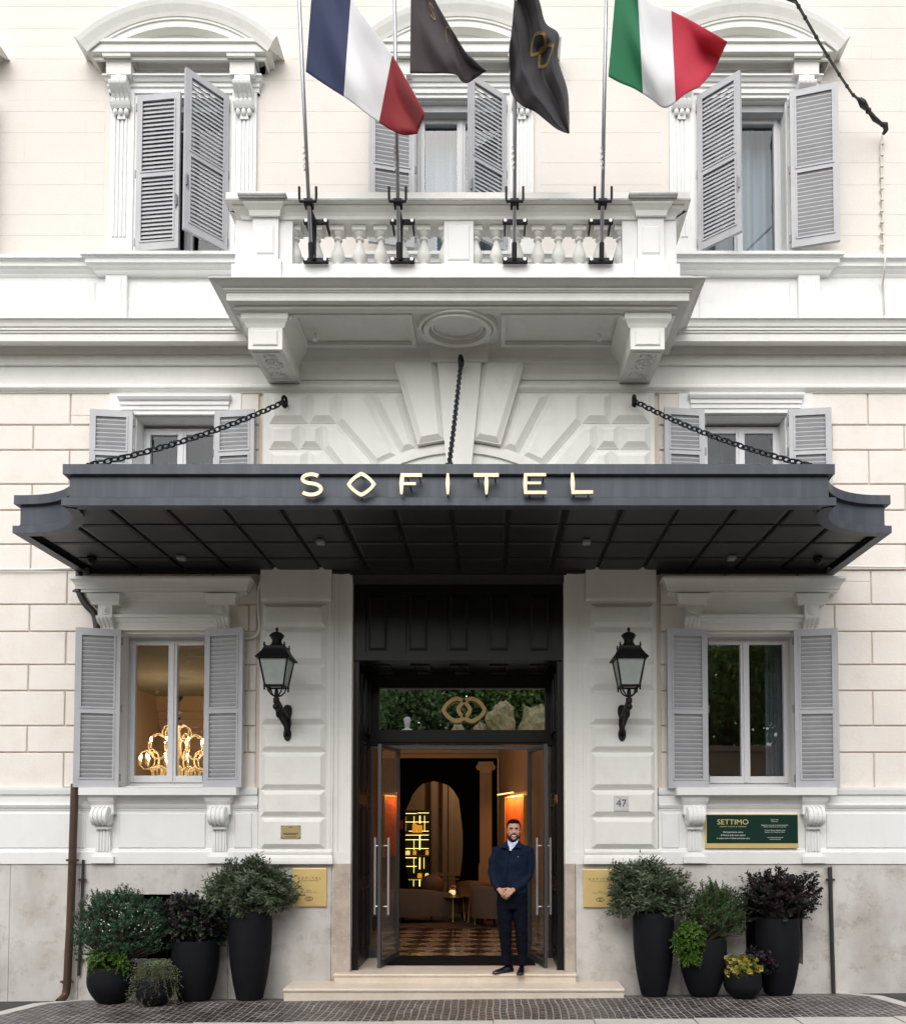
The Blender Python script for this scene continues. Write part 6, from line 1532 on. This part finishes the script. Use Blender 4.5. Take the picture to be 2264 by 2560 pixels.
# right group
t,c,h,rt,s = pot(1634,2286,2498,98,62,101,.80,-.34,'tall tapered black planter with an olive bush, right of the steps'); f,st_ = MB(),MB()
shrub(f,st_,ctr(1620,2226,-.34),(.455,.31,.335),1300,8,.068,.0105,[(0,.72),(1,.28)],21,.30,.48,root=c+Vector((0,0,h-.05))); shrub(f,st_,ctr(1700,2262,-.40),(.13,.12,.19),150,9,.055,.007,[(0,.4),(1,.6)],31,.1,.34,root=c+Vector((0,0,h))); finish(t,f,st_,['olive_leaf','olive_pale'])
t,c,h,rt,s = pot(1758,2351,2506,112,66,115,.72,-.46,'middle black planter with a feathery green bush and lime leaves spilling over its left rim'); f,st_ = MB(),MB()
shrub(f,st_,ctr(1790,2278,-.44),(.31,.25,.34),1300,11,.026,.007,[(0,.7),(1,.3)],22,.6,.42,root=c+Vector((0,0,h-.05))); finish(t,f,st_,['box_leaf','west'])
f,st_ = MB(),MB(); shrub(f,st_,ctr(1722,2352,-.66),(.19,.15,.22),430,7,.027,.012,[(0,1)],23,.0,.30,droop=.5,root=c+Vector((-.1,-.1,h))); shrub(f,st_,ctr(1727,2398,-.70),(.12,.10,.10),130,7,.026,.0115,[(0,1)],26,.0,.4,droop=.9,root=c+Vector((-.1,-.1,h-.1))); f.build('trailing_leaves', M['lime_leaf'], t, fix=False)
t,c,h,rt,s = pot(1945,2300,2505,102,66,106,.70,-.36,'tall black planter with a dark plum-leaved shrub, at the right end of the group'); f,st_ = MB(),MB()
shrub(f,st_,ctr(1946,2240,-.38),(.42,.29,.285),680,8,.042,.016,[(0,.84),(1,.06),(2,.10)],27,.28,.6,root=c+Vector((0,0,h-.05))); finish(t,f,st_,['plum','plumg','plumr'])
t,c,h,rt,s = pot(1856,2438,2509,90,52,93,.52,-.62,'small round black planter with yellow and dark frilled leaves, in front of the plum shrub'); f,st_ = MB(),MB()
shrub(f,st_,ctr(1853,2420,-.66),(.21,.17,.13),130,5,.045,.028,[(0,.88),(1,.12)],28,.25,.25,root=c+Vector((-.03,0,h-.03))); finish(t,f,st_,['gold_leaf','lime_leaf'])
f,st_ = MB(),MB(); shrub(f,st_,ctr(1893,2412,-.56),(.20,.16,.17),150,6,.045,.022,[(0,.8),(1,.2)],29,.15,.35,root=c+Vector((.05,0,h-.03))); f.build('dark_leaves', [M['plum'],M['plumr']], t, fix=False)
# ------------------------------------------------------------------ the doorman
M['skin'] = mat('skin',(.52,.29,.205),.5,nscale=14,namt=.35,ncol=(.43,.20,.14)); M['hair'] = mat('dark_hair',(.005,.004,.0035),.75,spec=.12,bump=.5,bscale=160); M['beard'] = mat('beard_hair',(.014,.009,.007),.8,spec=.15,bump=.6,bscale=220)
M['navy'] = mat('navy_coat',(.0038,.0095,.027),.8,nscale=9,namt=.3,ncol=(.006,.014,.036),spec=.15,bump=.12,bscale=120); M['navyt'] = mat('navy_trousers',(.0025,.0034,.0085),.85,spec=.12,bump=.1,bscale=120); M['shirt'] = mat('pale_blue_shirt',(.50,.58,.80),.7); M['tie'] = mat('silver_tie',(.55,.60,.68),.5); M['shoe'] = mat('black_shoe',(.006,.006,.007),.22,coat=.3); M['teeth'] = mat('teeth',(.85,.83,.78),.3); M['lip'] = mat('lip',(.36,.14,.11),.5); M['eye'] = mat('eye_dark',(.02,.013,.01),.3)
PXm, PYm = X(1280,2250,-.12), -.10
man = thing('person', (PXm,PYm,FLOOR), 'smiling bearded man in navy coat and trousers in the doorway, hands clasped', 'person')
K = .00098
def q_(x,y,d=0.): return Vector((PXm+(x-390)*K, PYm+d, FLOOR+(1932-y)*K+.004))
def ell(c, rx, ry, n=20, tilt=0.): return [(c.x+rx*math.cos(2*math.pi*k/n), c.y+ry*math.sin(2*math.pi*k/n), c.z+tilt*math.sin(2*math.pi*k/n)) for k in range(n)]
def remesh(o, vox, it=4, fac=.5, sub=False):
    r = o.modifiers.new('skin','REMESH'); r.mode='VOXEL'; r.voxel_size = vox; r.use_smooth_shade = True
    s_ = o.modifiers.new('smooth','SMOOTH'); s_.iterations = it; s_.factor = fac
# body: one continuous surface (head, neck, trunk, limbs, hands)
mb = MB()
hc = q_(409,225,-.005)
rings = []
for dz,rx,ry,dy in ((-.135,.030,.034,-.030),(-.125,.045,.052,-.026),(-.105,.056,.070,-.016),(-.075,.064,.082,-.006),(-.04,.076,.093,0),(0,.0805,.098,.004),(.04,.081,.100,.006),(.075,.077,.095,.008),(.10,.062,.080,.008),(.118,.045,.058,.008),(.127,.02,.028,.008)):
    rings.append(ell(hc+Vector((0,dy,dz)),rx,ry,24))
mb.loft(rings)
nz_ = hc+Vector((.0,-.092,-.012)); mb.loft([ell(nz_+Vector((0,.012,.042)),.008,.010,10),ell(nz_+Vector((0,.002,.015)),.011,.016,10),ell(nz_+Vector((0,-.008,-.012)),.016,.020,10),ell(nz_+Vector((0,.004,-.024)),.013,.014,10)])
for s_ in (-1,1):
    mb.ball(hc+Vector((s_*.078,.012,-.005)),(.010,.020,.032),10); mb.ball(hc+Vector((s_*.040,-.066,-.022)),(.022,.018,.018),10); mb.ball(hc+Vector((s_*.030,-.080,.030)),(.024,.012,.008),10)
mb.ball(hc+Vector((0,-.078,-.102)),(.030,.022,.024),10)
mb.tube([hc+Vector((0,.012,-.085)),q_(405,375,.012),q_(402,425,.02)],[.056,.056,.075],16)
mb.loft([ell(q_(400,410,.02),.12,.07),ell(q_(398,470,.01),.16,.09),ell(q_(396,620,.0),.155,.09),ell(q_(392,800,0),.14,.085),ell(q_(390,1000,0),.145,.085),ell(q_(390,1070,0),.13,.08)])
for x0,x1,x2 in ((330,305,305),(455,500,510)): mb.tube([q_(x0,1060),q_(x1,1420,.0),q_(x2,1800,.02)],[.070,.050,.036],14)
# arms and clasped hands
LH,RH = q_(258,948,-.165),q_(345,945,-.17)
mb.tube([q_(215,460,.012),q_(172,600,.02),q_(156,735,.02),q_(186,850,-.06),q_(216,915,-.125),q_(236,932,-.150)],[.045,.042,.038,.034,.028,.024],12); mb.tube([q_(585,460,.012),q_(604,620,.02),q_(588,765,.02),q_(508,860,-.07),q_(412,925,-.160),q_(385,935,-.175)],[.045,.042,.038,.034,.028,.024],12)
def hand(w, d, side, up, over, lay):
    """palm from wrist w along d, thumb on side 'up'"""
    d = d.normalized(); n_ = Vector((0,-1,0)); v = d.cross(n_).normalized()
    if v.z*up < 0: v = -v
    pc = w+d*.045
    mb.loft([[w+v*a*.024+n_*b*.013+n_*lay for a,b in ((-1,-1),(1,-1),(1,1),(-1,1))],[pc+v*a*.036+n_*b*.015+n_*lay for a,b in ((-1,-1),(1,-1),(1,1),(-1,1))],[w+d*.088+v*a*.037+n_*b*.012+n_*lay for a,b in ((-1,-1),(1,-1),(1,1),(-1,1))]])
    for k,(L_,o) in enumerate(((.072,.032),(.080,.011),(.074,-.011),(.058,-.031))):
        b = w+d*.082+v*o+n_*lay; c1 = b+d*L_*.42-n_*.004; c2 = c1+d*L_*.33-n_*.018-v*.006; c3 = c2+d*L_*.22-n_*.022-v*.006
        mb.tube([b,c1,c2,c3],[.0082,.0080,.0074,.0060],8)
    b = w+d*.025+v*.022+n_*lay; mb.tube([b,b+d*.022+v*.028,b+d*.055+v*.040,b+d*.078+v*.040-n_*.004],[.0125,.0115,.0098,.0070],8)
hand(q_(232,925,-.160),Vector((.72,-.05,-.62)),1,1,True,.0)
hand(q_(395,925,-.180),Vector((-.80,-.10,-.52)),-1,1,False,.030)
o = mb.build('body', M['skin'], man, smooth=True); remesh(o,.0042,3,.5)
# coat
mb = MB()
mb.loft([ell(q_(402,372,.018),.070,.066,24),ell(q_(400,395,.018),.125,.085,24,.0),ell(q_(400,425,.012),.188,.108,24),ell(q_(400,480,.004),.205,.122,24),ell(q_(400,600,-.002),.196,.130,24),ell(q_(396,740,-.002),.184,.126,24),ell(q_(392,860,0),.180,.124,24),ell(q_(391,985,0),.187,.128,24)])
mb.tube([q_(262,440,.012),q_(212,462,.012),q_(172,600,.02),q_(156,735,.02),q_(186,850,-.06),q_(222,925,-.135)],[.045,.060,.066,.062,.056,.046],16)
mb.tube([q_(548,440,.012),q_(594,462,.012),q_(604,620,.02),q_(588,765,.02),q_(508,860,-.07),q_(404,930,-.162)],[.045,.060,.066,.062,.056,.046],16)
o = mb.build('coat', M['navy'], man, smooth=True); remesh(o,.0075,5,.5)
dsp = bpy.data.textures.new('cloth_folds','CLOUDS'); dsp.noise_scale = .10; dm = o.modifiers.new('folds','DISPLACE'); dm.texture = dsp; dm.strength = .022; dm.mid_level = .5
# collar, placket, buttons
mb = MB()
for s_ in (-1,1):
    a = [(402+s_*14,345),(402+s_*46,352),(402+s_*92,392),(402+s_*96,428),(402+s_*55,432),(402+s_*12,470)] if s_>0 else [(402-48,350),(402-60,360),(402-120,405),(402-150,428),(402-98,436),(402-50,455)]
    if s_>0: a = [(462,340),(482,352),(506,400),(500,440),(428,428),(368,462),(430,400)]
    else: a = [(330,345),(312,358),(268,405),(238,430),(300,432),(345,462),(352,440),(333,400)]
    r0 = [q_(x,y,-.118 if y>410 else -.080) for x,y in a]; r1 = [p+Vector((0,-.012,0)) for p in r0]; mb.loft([r0,r1])
mb.build('collar', M['navy'], man)
mb = MB(); mb.tube([q_(352,462,-.128),q_(330,600,-.139),q_(315,760,-.137),q_(305,900,-.132),q_(300,985,-.134)],.004,6)
for p0,p1 in (((430,525,-.128),(520,515,-.108)),): mb.tube([q_(*p0),q_(*p1)],.0045,6)
mb.build('placket', M['navy'], man); mb = MB()
for x,y in ((322,680),(312,752),(306,860)): p = q_(x,y,-.135); mb.tube([p,p+Vector((0,-.007,0))],.010,10)
p = q_(412,965,-.205); mb.tube([p,p+Vector((0,-.006,0))],.007,8); mb.build('button', M['iron'], man)
mb = MB(); p = q_(455,538,-.126); mb.tube([p,p+Vector((0,-.008,0))],.0065,10); mb.build('lapel_pin', M['steel'], man)
# shirt and tie
mb = MB(); mb.loft([ell(q_(404,352,.012),.060,.066,24),ell(q_(402,385,.010),.068,.080,24),ell(q_(401,425,.012),.075,.100,24),ell(q_(398,475,.012),.060,.118,24)]); tri = [(332,368,-.076),(458,362,-.076),(430,400,-.100),(372,470,-.136),(345,410,-.104)]; mb.loft([[q_(x,y,d+.02) for x,y,d in tri],[q_(x,y,d) for x,y,d in tri]]); o = mb.build('shirt', M['shirt'], man)
mb = MB()
for s_ in (-1,1):
    a = [(375+s_*3,385),(375+s_*40 if s_<0 else 462,330 if s_<0 else 325),(335 if s_<0 else 452,385 if s_<0 else 372),(345 if s_<0 else 418,412 if s_<0 else 408)]; r0 = [q_(x,y,-.085 if y<370 else -.098) for x,y in a]; mb.loft([r0,[p+Vector((0,-.006,0)) for p in r0]])
mb.build('shirt_collar', M['shirt'], man)
mb = MB(); a = [(360,382),(388,380),(392,400),(384,412),(380,445),(362,470),(350,458),(364,412),(357,398)]; r0 = [q_(x,y,-.080-(y-368)*.00056) for x,y in a]; mb.loft([r0,[p+Vector((0,-.014,0)) for p in r0]]); mb.build('tie', M['tie'], man, bevel=.003)
# trousers
mb = MB()
mb.loft([ell(q_(392,930,.0),.170,.115,22),ell(q_(391,1000,0),.182,.122,22),ell(q_(390,1090,0),.180,.122,22),ell(q_(390,1170,0),.168,.110,22)])
mb.tube([q_(300,1080,0),q_(298,1250,-.004),q_(305,1430,-.012),q_(313,1600,.0),q_(316,1720,.01),q_(316,1850,.008)],[.098,.090,.076,.068,.060,.062],16)
mb.tube([q_(478,1080,0),q_(484,1250,-.004),q_(500,1430,-.012),q_(508,1600,.0),q_(512,1720,.01),q_(513,1856,.0)],[.098,.090,.076,.070,.060,.062],16)
o = mb.build('trousers', M['navyt'], man, smooth=True); remesh(o,.008,4,.5)
dsp2 = bpy.data.textures.new('trouser_folds','CLOUDS'); dsp2.noise_scale = .07; dm = o.modifiers.new('folds','DISPLACE'); dm.texture = dsp2; dm.strength = .018; dm.mid_level = .5
# shoes
def shoe(h, d):
    d = Vector(d).normalized(); s_ = Vector((-d.y,d.x,0)); mb = MB(); rings = []
    for u,w,hh in ((-.055,.024,.055),(-.045,.034,.075),(.0,.038,.085),(.06,.038,.070),(.11,.043,.052),(.16,.046,.042),(.20,.040,.034),(.222,.026,.026),(.23,.012,.016)):
        c = Vector((h[0],h[1],FLOOR+.006))+d*u; rings.append([c+s_*(w*math.cos(a))+Vector((0,0,max(0,hh*math.sin(a)))) for a in [math.pi*k/8 for k in range(9)]]+[c+s_*(-w*.9)+Vector((0,0,-.005)),c+s_*(w*.9)+Vector((0,0,-.005))])
    mb.loft(rings); return mb.build('shoe', M['shoe'], man, auto=60)
p = q_(330,1900); shoe((p.x+.02,PYm+.02),(-.82,-.57,0)); p = q_(508,1900); shoe((p.x-.004,PYm+.02),(-.14,-1,0))
# face and hair
mb = MB(); rings = []
for dz,rx,ry,dy in ((.062,.078,.092,.018),(.085,.079,.096,.014),(.106,.068,.086,.012),(.123,.050,.064,.012),(.134,.026,.034,.012)): rings.append(ell(hc+Vector((0,dy,dz)),rx,ry,24))
mb.loft(rings)
mb.loft([ell(hc+Vector((0,.050,-.075)),.060,.050,20),ell(hc+Vector((0,.044,-.02)),.076,.062,20),ell(hc+Vector((0,.036,.03)),.080,.074,20),ell(hc+Vector((0,.022,.075)),.080,.090,20)])
for s_ in (-1,1): mb.loft([ell(hc+Vector((s_*.071,-.012,-.02)),.008,.016,8),ell(hc+Vector((s_*.074,-.014,.03)),.010,.024,8),ell(hc+Vector((s_*.068,-.02,.075)),.014,.035,8)])
for k in range(9): mb.ball(hc+Vector((-.052+.013*k,-.060-.014*math.sin(k*.39),.098+.006*math.sin(k*1.7))),(.014,.020,.015),8)
o = mb.build('hair', M['hair'], man, smooth=True); remesh(o,.005,2,.5)
mb = MB(); pts = []
for k in range(13): a = R(-172+164*k/12); pts.append(hc+Vector((.066*math.cos(a),-.012+.070*math.sin(a)*1.0,-.088-.034*math.sin(-a)*.95+.018*abs(math.cos(a)))))
mb.tube(pts,[.010,.014,.017,.019,.021,.023,.024,.023,.021,.019,.017,.014,.010],10)
for s_ in (-1,1):
    mb.tube([hc+Vector((s_*.071,-.010,-.012)),hc+Vector((s_*.069,-.018,-.05)),hc+Vector((s_*.060,-.034,-.085))],[.008,.012,.016],8)
    mb.tube([hc+Vector((s_*.004,-.100,-.043)),hc+Vector((s_*.024,-.096,-.045)),hc+Vector((s_*.042,-.080,-.060)),hc+Vector((s_*.046,-.070,-.092))],[.006,.007,.007,.009],8)
o = mb.build('beard', M['beard'], man, smooth=True); remesh(o,.004,2,.5)
mb = MB(); mb.loft([[hc+Vector((x,-.100-.006*(1-abs(x)/.03)+o_,z)) for x,z in ((-.031,-.0555),(-.015,-.0575),(0,-.058),(.015,-.0575),(.031,-.0555),(.019,-.067),(0,-.0705),(-.019,-.067))] for o_ in (.012,0)]); mb.build('teeth', M['teeth'], man)
mb = MB(); mb.tube([hc+Vector((x,-.102-.004*(1-abs(x)/.03),z)) for x,z in ((-.031,-.057),(-.018,-.0695),(0,-.0735),(.018,-.0695),(.031,-.057))],.0042,6); mb.build('lips', M['lip'], man, smooth=True)
mb = MB()
for s_ in (-1,1): mb.ball(hc+Vector((s_*.030,-.0835,.008)),(.0125,.008,.0045),10)
mb.build('eyes', M['eye'], man, smooth=True); mb = MB()
for s_ in (-1,1): mb.tube([hc+Vector((s_*.012,-.096,.025)),hc+Vector((s_*.030,-.096,.030)),hc+Vector((s_*.052,-.080,.025))],[.006,.0075,.004],6)
mb.build('eyebrows', M['hair'], man, smooth=True)
# ------------------------------------------------------------------ across the street: wall, trees, statue (seen mirrored in the glass)
M['rock'] = mat('mossy_rock',(.42,.30,.20),.9,nscale=5,namt=1,ncol=(.13,.19,.04),bump=1,bscale=14,noise2=(11,.8,(.10,.07,.05))); M['brickw'] = mat('park_wall_plaster',(.50,.38,.27),.9,nscale=1.2,namt=.7,ncol=(.36,.27,.18),bump=.4,bscale=20)
M['tleaf'] = leafmat('tree_leaf',(.24,.36,.11),.7,.45,.45); M['tleaf2'] = leafmat('tree_leaf_dark',(.13,.21,.08),.7,.45,.45); M['stone'] = mat('statue_stone',(.55,.53,.48),.8,nscale=5,namt=.4)
WY = -12.9
mb = MB(); mb.box(-30,30,WY-.5,WY,-.2,4.1); mb.box(-30,30,WY-.6,WY+.1,4.1,4.25); tag(mb.build('park_wall', M['brickw']),'long brown plastered park wall across the street','wall')
mb = MB(); mb.box(-30,30,WY+.1,WY+2.2,-.3,.02); tag(mb.build('far_bounce_pavement', M['kerbm']),kind='structure')  # unseen pale strip, added to bounce light back onto the lower front
mb = MB(); mb.add([(-40,WY-.5,3.9),(40,WY-.5,3.9),(40,-60,5.0),(-40,-60,5.0)],[(0,3,2,1)]); tag(mb.build('park_ground', mat('park_soil',(.06,.055,.03),.95), fix=False),kind='structure')
def mir(px,py,y):
    """point at depth y that the transom glass mirrors to photo pixel (px,py)"""
    d = 10+YB+YB-y; a_ = (px-PX0)/F; b_ = (PY0-py)/F; t_ = d/(CT-b_*ST); return Vector((a_*t_, y, HC+(ST+b_*CT)*t_))
def boulder(px,py,y,r,seed,label):
    c = mir(px,py,y); x,z = c.x,c.z
    mb = MB(); n=22; rings=[]
    for i in range(13):
        a = -1.5+3.0*i/12; ring=[]
        for j in range(n):
            th = 2*math.pi*j/n; d = Vector((math.cos(a)*math.cos(th),math.cos(a)*math.sin(th),math.sin(a))); k = 1+.35*noise.noise(d*1.7+Vector((seed,0,0)))+.22*noise.noise(d*4+Vector((seed,3,0)))+.1*noise.noise(d*9); ring.append((x+r[0]*d.x*k,y+r[1]*d.y*k,z+r[2]*d.z*k))
        rings.append(ring)
    mb.loft(rings); tag(mb.build('boulder', M['rock'], smooth=False),label,'rock','mossy boulders on the park wall')
boulder(1250,1822,-13.9,(.52,.5,.80),3,'tall mossy boulder mirrored right of the emblem'); boulder(1345,1832,-14.1,(.64,.5,.80),8,'broad mossy boulder mirrored at the right end of the transom'); boulder(1146,1836,-13.6,(.22,.3,.30),5,'low reddish boulder mirrored below the emblem'); boulder(1200,1832,-13.7,(.24,.3,.30),6,'small mossy boulder between the low and the tall one'); boulder(1420,1830,-14.4,(.9,.7,.9),9,'large boulder further right on the park wall')
bq = mir(1018,1827,-13.2); sx_,sy_,sz_ = bq.x,-13.2,bq.z-.58
t = thing('statue', (sx_,sy_,sz_), 'pale stone bust with curled hair on the park wall, mirrored in the transom', 'statue'); mb = MB()
mb.box(sx_-.2,sx_+.2,sy_-.2,sy_+.2,4.0,sz_); mb.build('pedestal', M['stone'], t); mb = MB()
mb.lathe([(.16,0),(.16,.08),(.10,.12),(.10,.22)],(sx_,sy_,sz_),16); mb.loft([ell(Vector((sx_,sy_,sz_+z)),rx,ry,16) for z,rx,ry in ((.2,.10,.09),(.32,.24,.14),(.50,.26,.15),(.58,.22,.13),(.64,.07,.08),(.70,.06,.07),(.735,.075,.09),(.82,.09,.11),(.90,.085,.105),(.94,.05,.06))])
mb.loft([ell(Vector((sx_,sy_+.10,sz_+.80+dz)),.014,.02,8) for dz in (-.03,.0,.04)])
o = mb.build('bust', M['stone'], t, smooth=True); remesh(o,.012,2); mb = MB(); rnd = random.Random(2)
for k in range(46): d = rdir(rnd); mb.ball(Vector((sx_,sy_-.01,sz_+.88))+Vector((d.x*.092,d.y*.105,abs(d.z)*.10)),.026,6)
mb.build('hair', M['stone'], t)
def tree(x, y, hgt, rad, seed, m, label, n=2100, ls=.22):
    z0 = 3.9; t = thing('tree', (x,y,z0), label, 'tree', 'park trees across the street'); rnd = random.Random(seed); st_,f = MB(),MB()
    top = Vector((x+rnd.uniform(-.4,.4),y,z0+hgt*.55)); st_.tube([(x,y,z0-.2),(x+.1,y,z0+hgt*.25),top],[.22,.17,.11],8); cs = []
    for k in range(12):
        d = rdir(rnd); d.z = d.z*.9-.1; e = Vector((x,y,z0+hgt*.55))+Vector((d.x*rad[0]*.75,d.y*rad[1]*.75,d.z*rad[2]*.8)); st_.tube([top.lerp(Vector((x,y,z0+hgt*.2)),rnd.random()*.6),(top+e)/2+rdir(rnd)*.2,e],[.08,.05,.02],6); cs.append(e)
    st_.build('trunk', M['twig'], t)
    for i in range(n):
        c_ = rnd.choice(cs); d = rdir(rnd); p = c_+Vector((d.x*rad[0],d.y*rad[1],d.z*rad[2]))*.5*rnd.random()**.4
        for j in range(4): q2 = rdir(rnd); leaf(f,p+rdir(rnd)*.2,q2,rdir(rnd),ls*rnd.uniform(.6,1.3),ls*.28,0)
    f.build('crown', m, t, fix=False)
names = ['light green bushy park tree at the far left','dark green park tree left of the statue','dark green park tree behind the emblem reflection','light green park tree behind the boulders','dark green park tree right of the boulders','light green park tree towards the right end','dark green park tree at the far right','dark green park tree beyond the far left one','dark green park tree in the second row on the left','light green park tree in the second row on the right']
for i,(x,y,hh,rx,rz,k) in enumerate(((-7,-16.5,6.5,3.0,3.0,0),(-3.4,-15.9,5.8,2.4,2.8,1),(-.9,-16.6,6.5,2.4,3.1,1),(1.3,-17.4,6.4,2.6,3.1,0),(3.4,-16.4,7,2.8,3.3,1),(7.4,-16,6.5,3.2,3.1,0),(12,-17,7,3.6,3.3,1),(-12,-17,7,3.6,3.3,1),(-2.4,-20,8,4,3.8,1),(3.5,-20,8,4,3.8,0))):
    tree(x,y,hh*.74,(rx,rx*.8,rz*.72),40+i,M['tleaf2' if k else 'tleaf'],names[i])
f = MB(); rnd = random.Random(90)
for k in range(5500): p = Vector((rnd.uniform(-20,20),-22+rnd.gauss(0,.8),4.2+rnd.random()*4.6)); leaf(f,p,rdir(rnd),rdir(rnd),.55*rnd.uniform(.5,1.2),.2,0)
for k in range(6000): p = Vector((rnd.uniform(-12,12),-15.2+rnd.gauss(0,.4),3.9+rnd.random()**1.4*1.9)); leaf(f,p,rdir(rnd),rdir(rnd),.22*rnd.uniform(.5,1.2),.07,0)
tag(f.build('woodland', M['tleaf2'], None, fix=False),'dense dark green woodland and undergrowth filling the park behind the trees','woodland',kind='stuff')
# ------------------------------------------------------------------ light, sky, camera
SUN_E, SUN_A = 46, 190            # elevation, compass-like angle of the hidden sun (front, slightly left)
w = bpy.data.worlds.new('World'); sc.world = w; w.use_nodes = True; nt = w.node_tree; N = nt.nodes; bg = N['Background']
sky = N.new('ShaderNodeTexSky'); sky.sky_type = 'NISHITA'; sky.sun_disc = False; sky.sun_elevation = R(SUN_E); sky.sun_rotation = R(SUN_A); sky.air_density = 1.2; sky.dust_density = 3.0; sky.ozone_density = .6
hs = N.new('ShaderNodeHueSaturation'); hs.inputs['Saturation'].default_value = .30; nt.links.new(sky.outputs[0],hs.inputs['Color']); nt.links.new(hs.outputs[0],bg.inputs[0]); bg.inputs[1].default_value = .15
L = bpy.data.lights.new('sun','SUN'); L.energy = 1.05; L.angle = R(84); L.color = (1,.97,.92); so = bpy.data.objects.new('sun',L); COL.objects.link(so)
dv = Vector((math.sin(R(SUN_A))*math.cos(R(SUN_E)),math.cos(R(SUN_A))*math.cos(R(SUN_E)),math.sin(R(SUN_E)))); so.rotation_euler = dv.to_track_quat('Z','Y').to_euler(); so.location = (0,-8,14)
cam = bpy.data.cameras.new('camera'); co = bpy.data.objects.new('camera',cam); COL.objects.link(co); sc.camera = co
co.location = (0,-10,HC); co.rotation_euler = (R(90)+TH,0,0); cam.sensor_fit='HORIZONTAL'; cam.sensor_width = 36; cam.lens = F/2264*36; cam.shift_x = (1132-PX0)/2264; cam.shift_y = (PY0-1280)/2264; cam.clip_end = 500
sc.view_settings.view_transform='Standard'; sc.view_settings.look='None'; sc.view_settings.exposure = 0.60; sc.view_settings.gamma = 1; sc.view_settings.use_curve_mapping=False
sc.cycles.max_bounces = 8; sc.cycles.transparent_max_bounces = 12; sc.cycles.use_denoising = True; sc.cycles.sample_clamp_indirect = 6
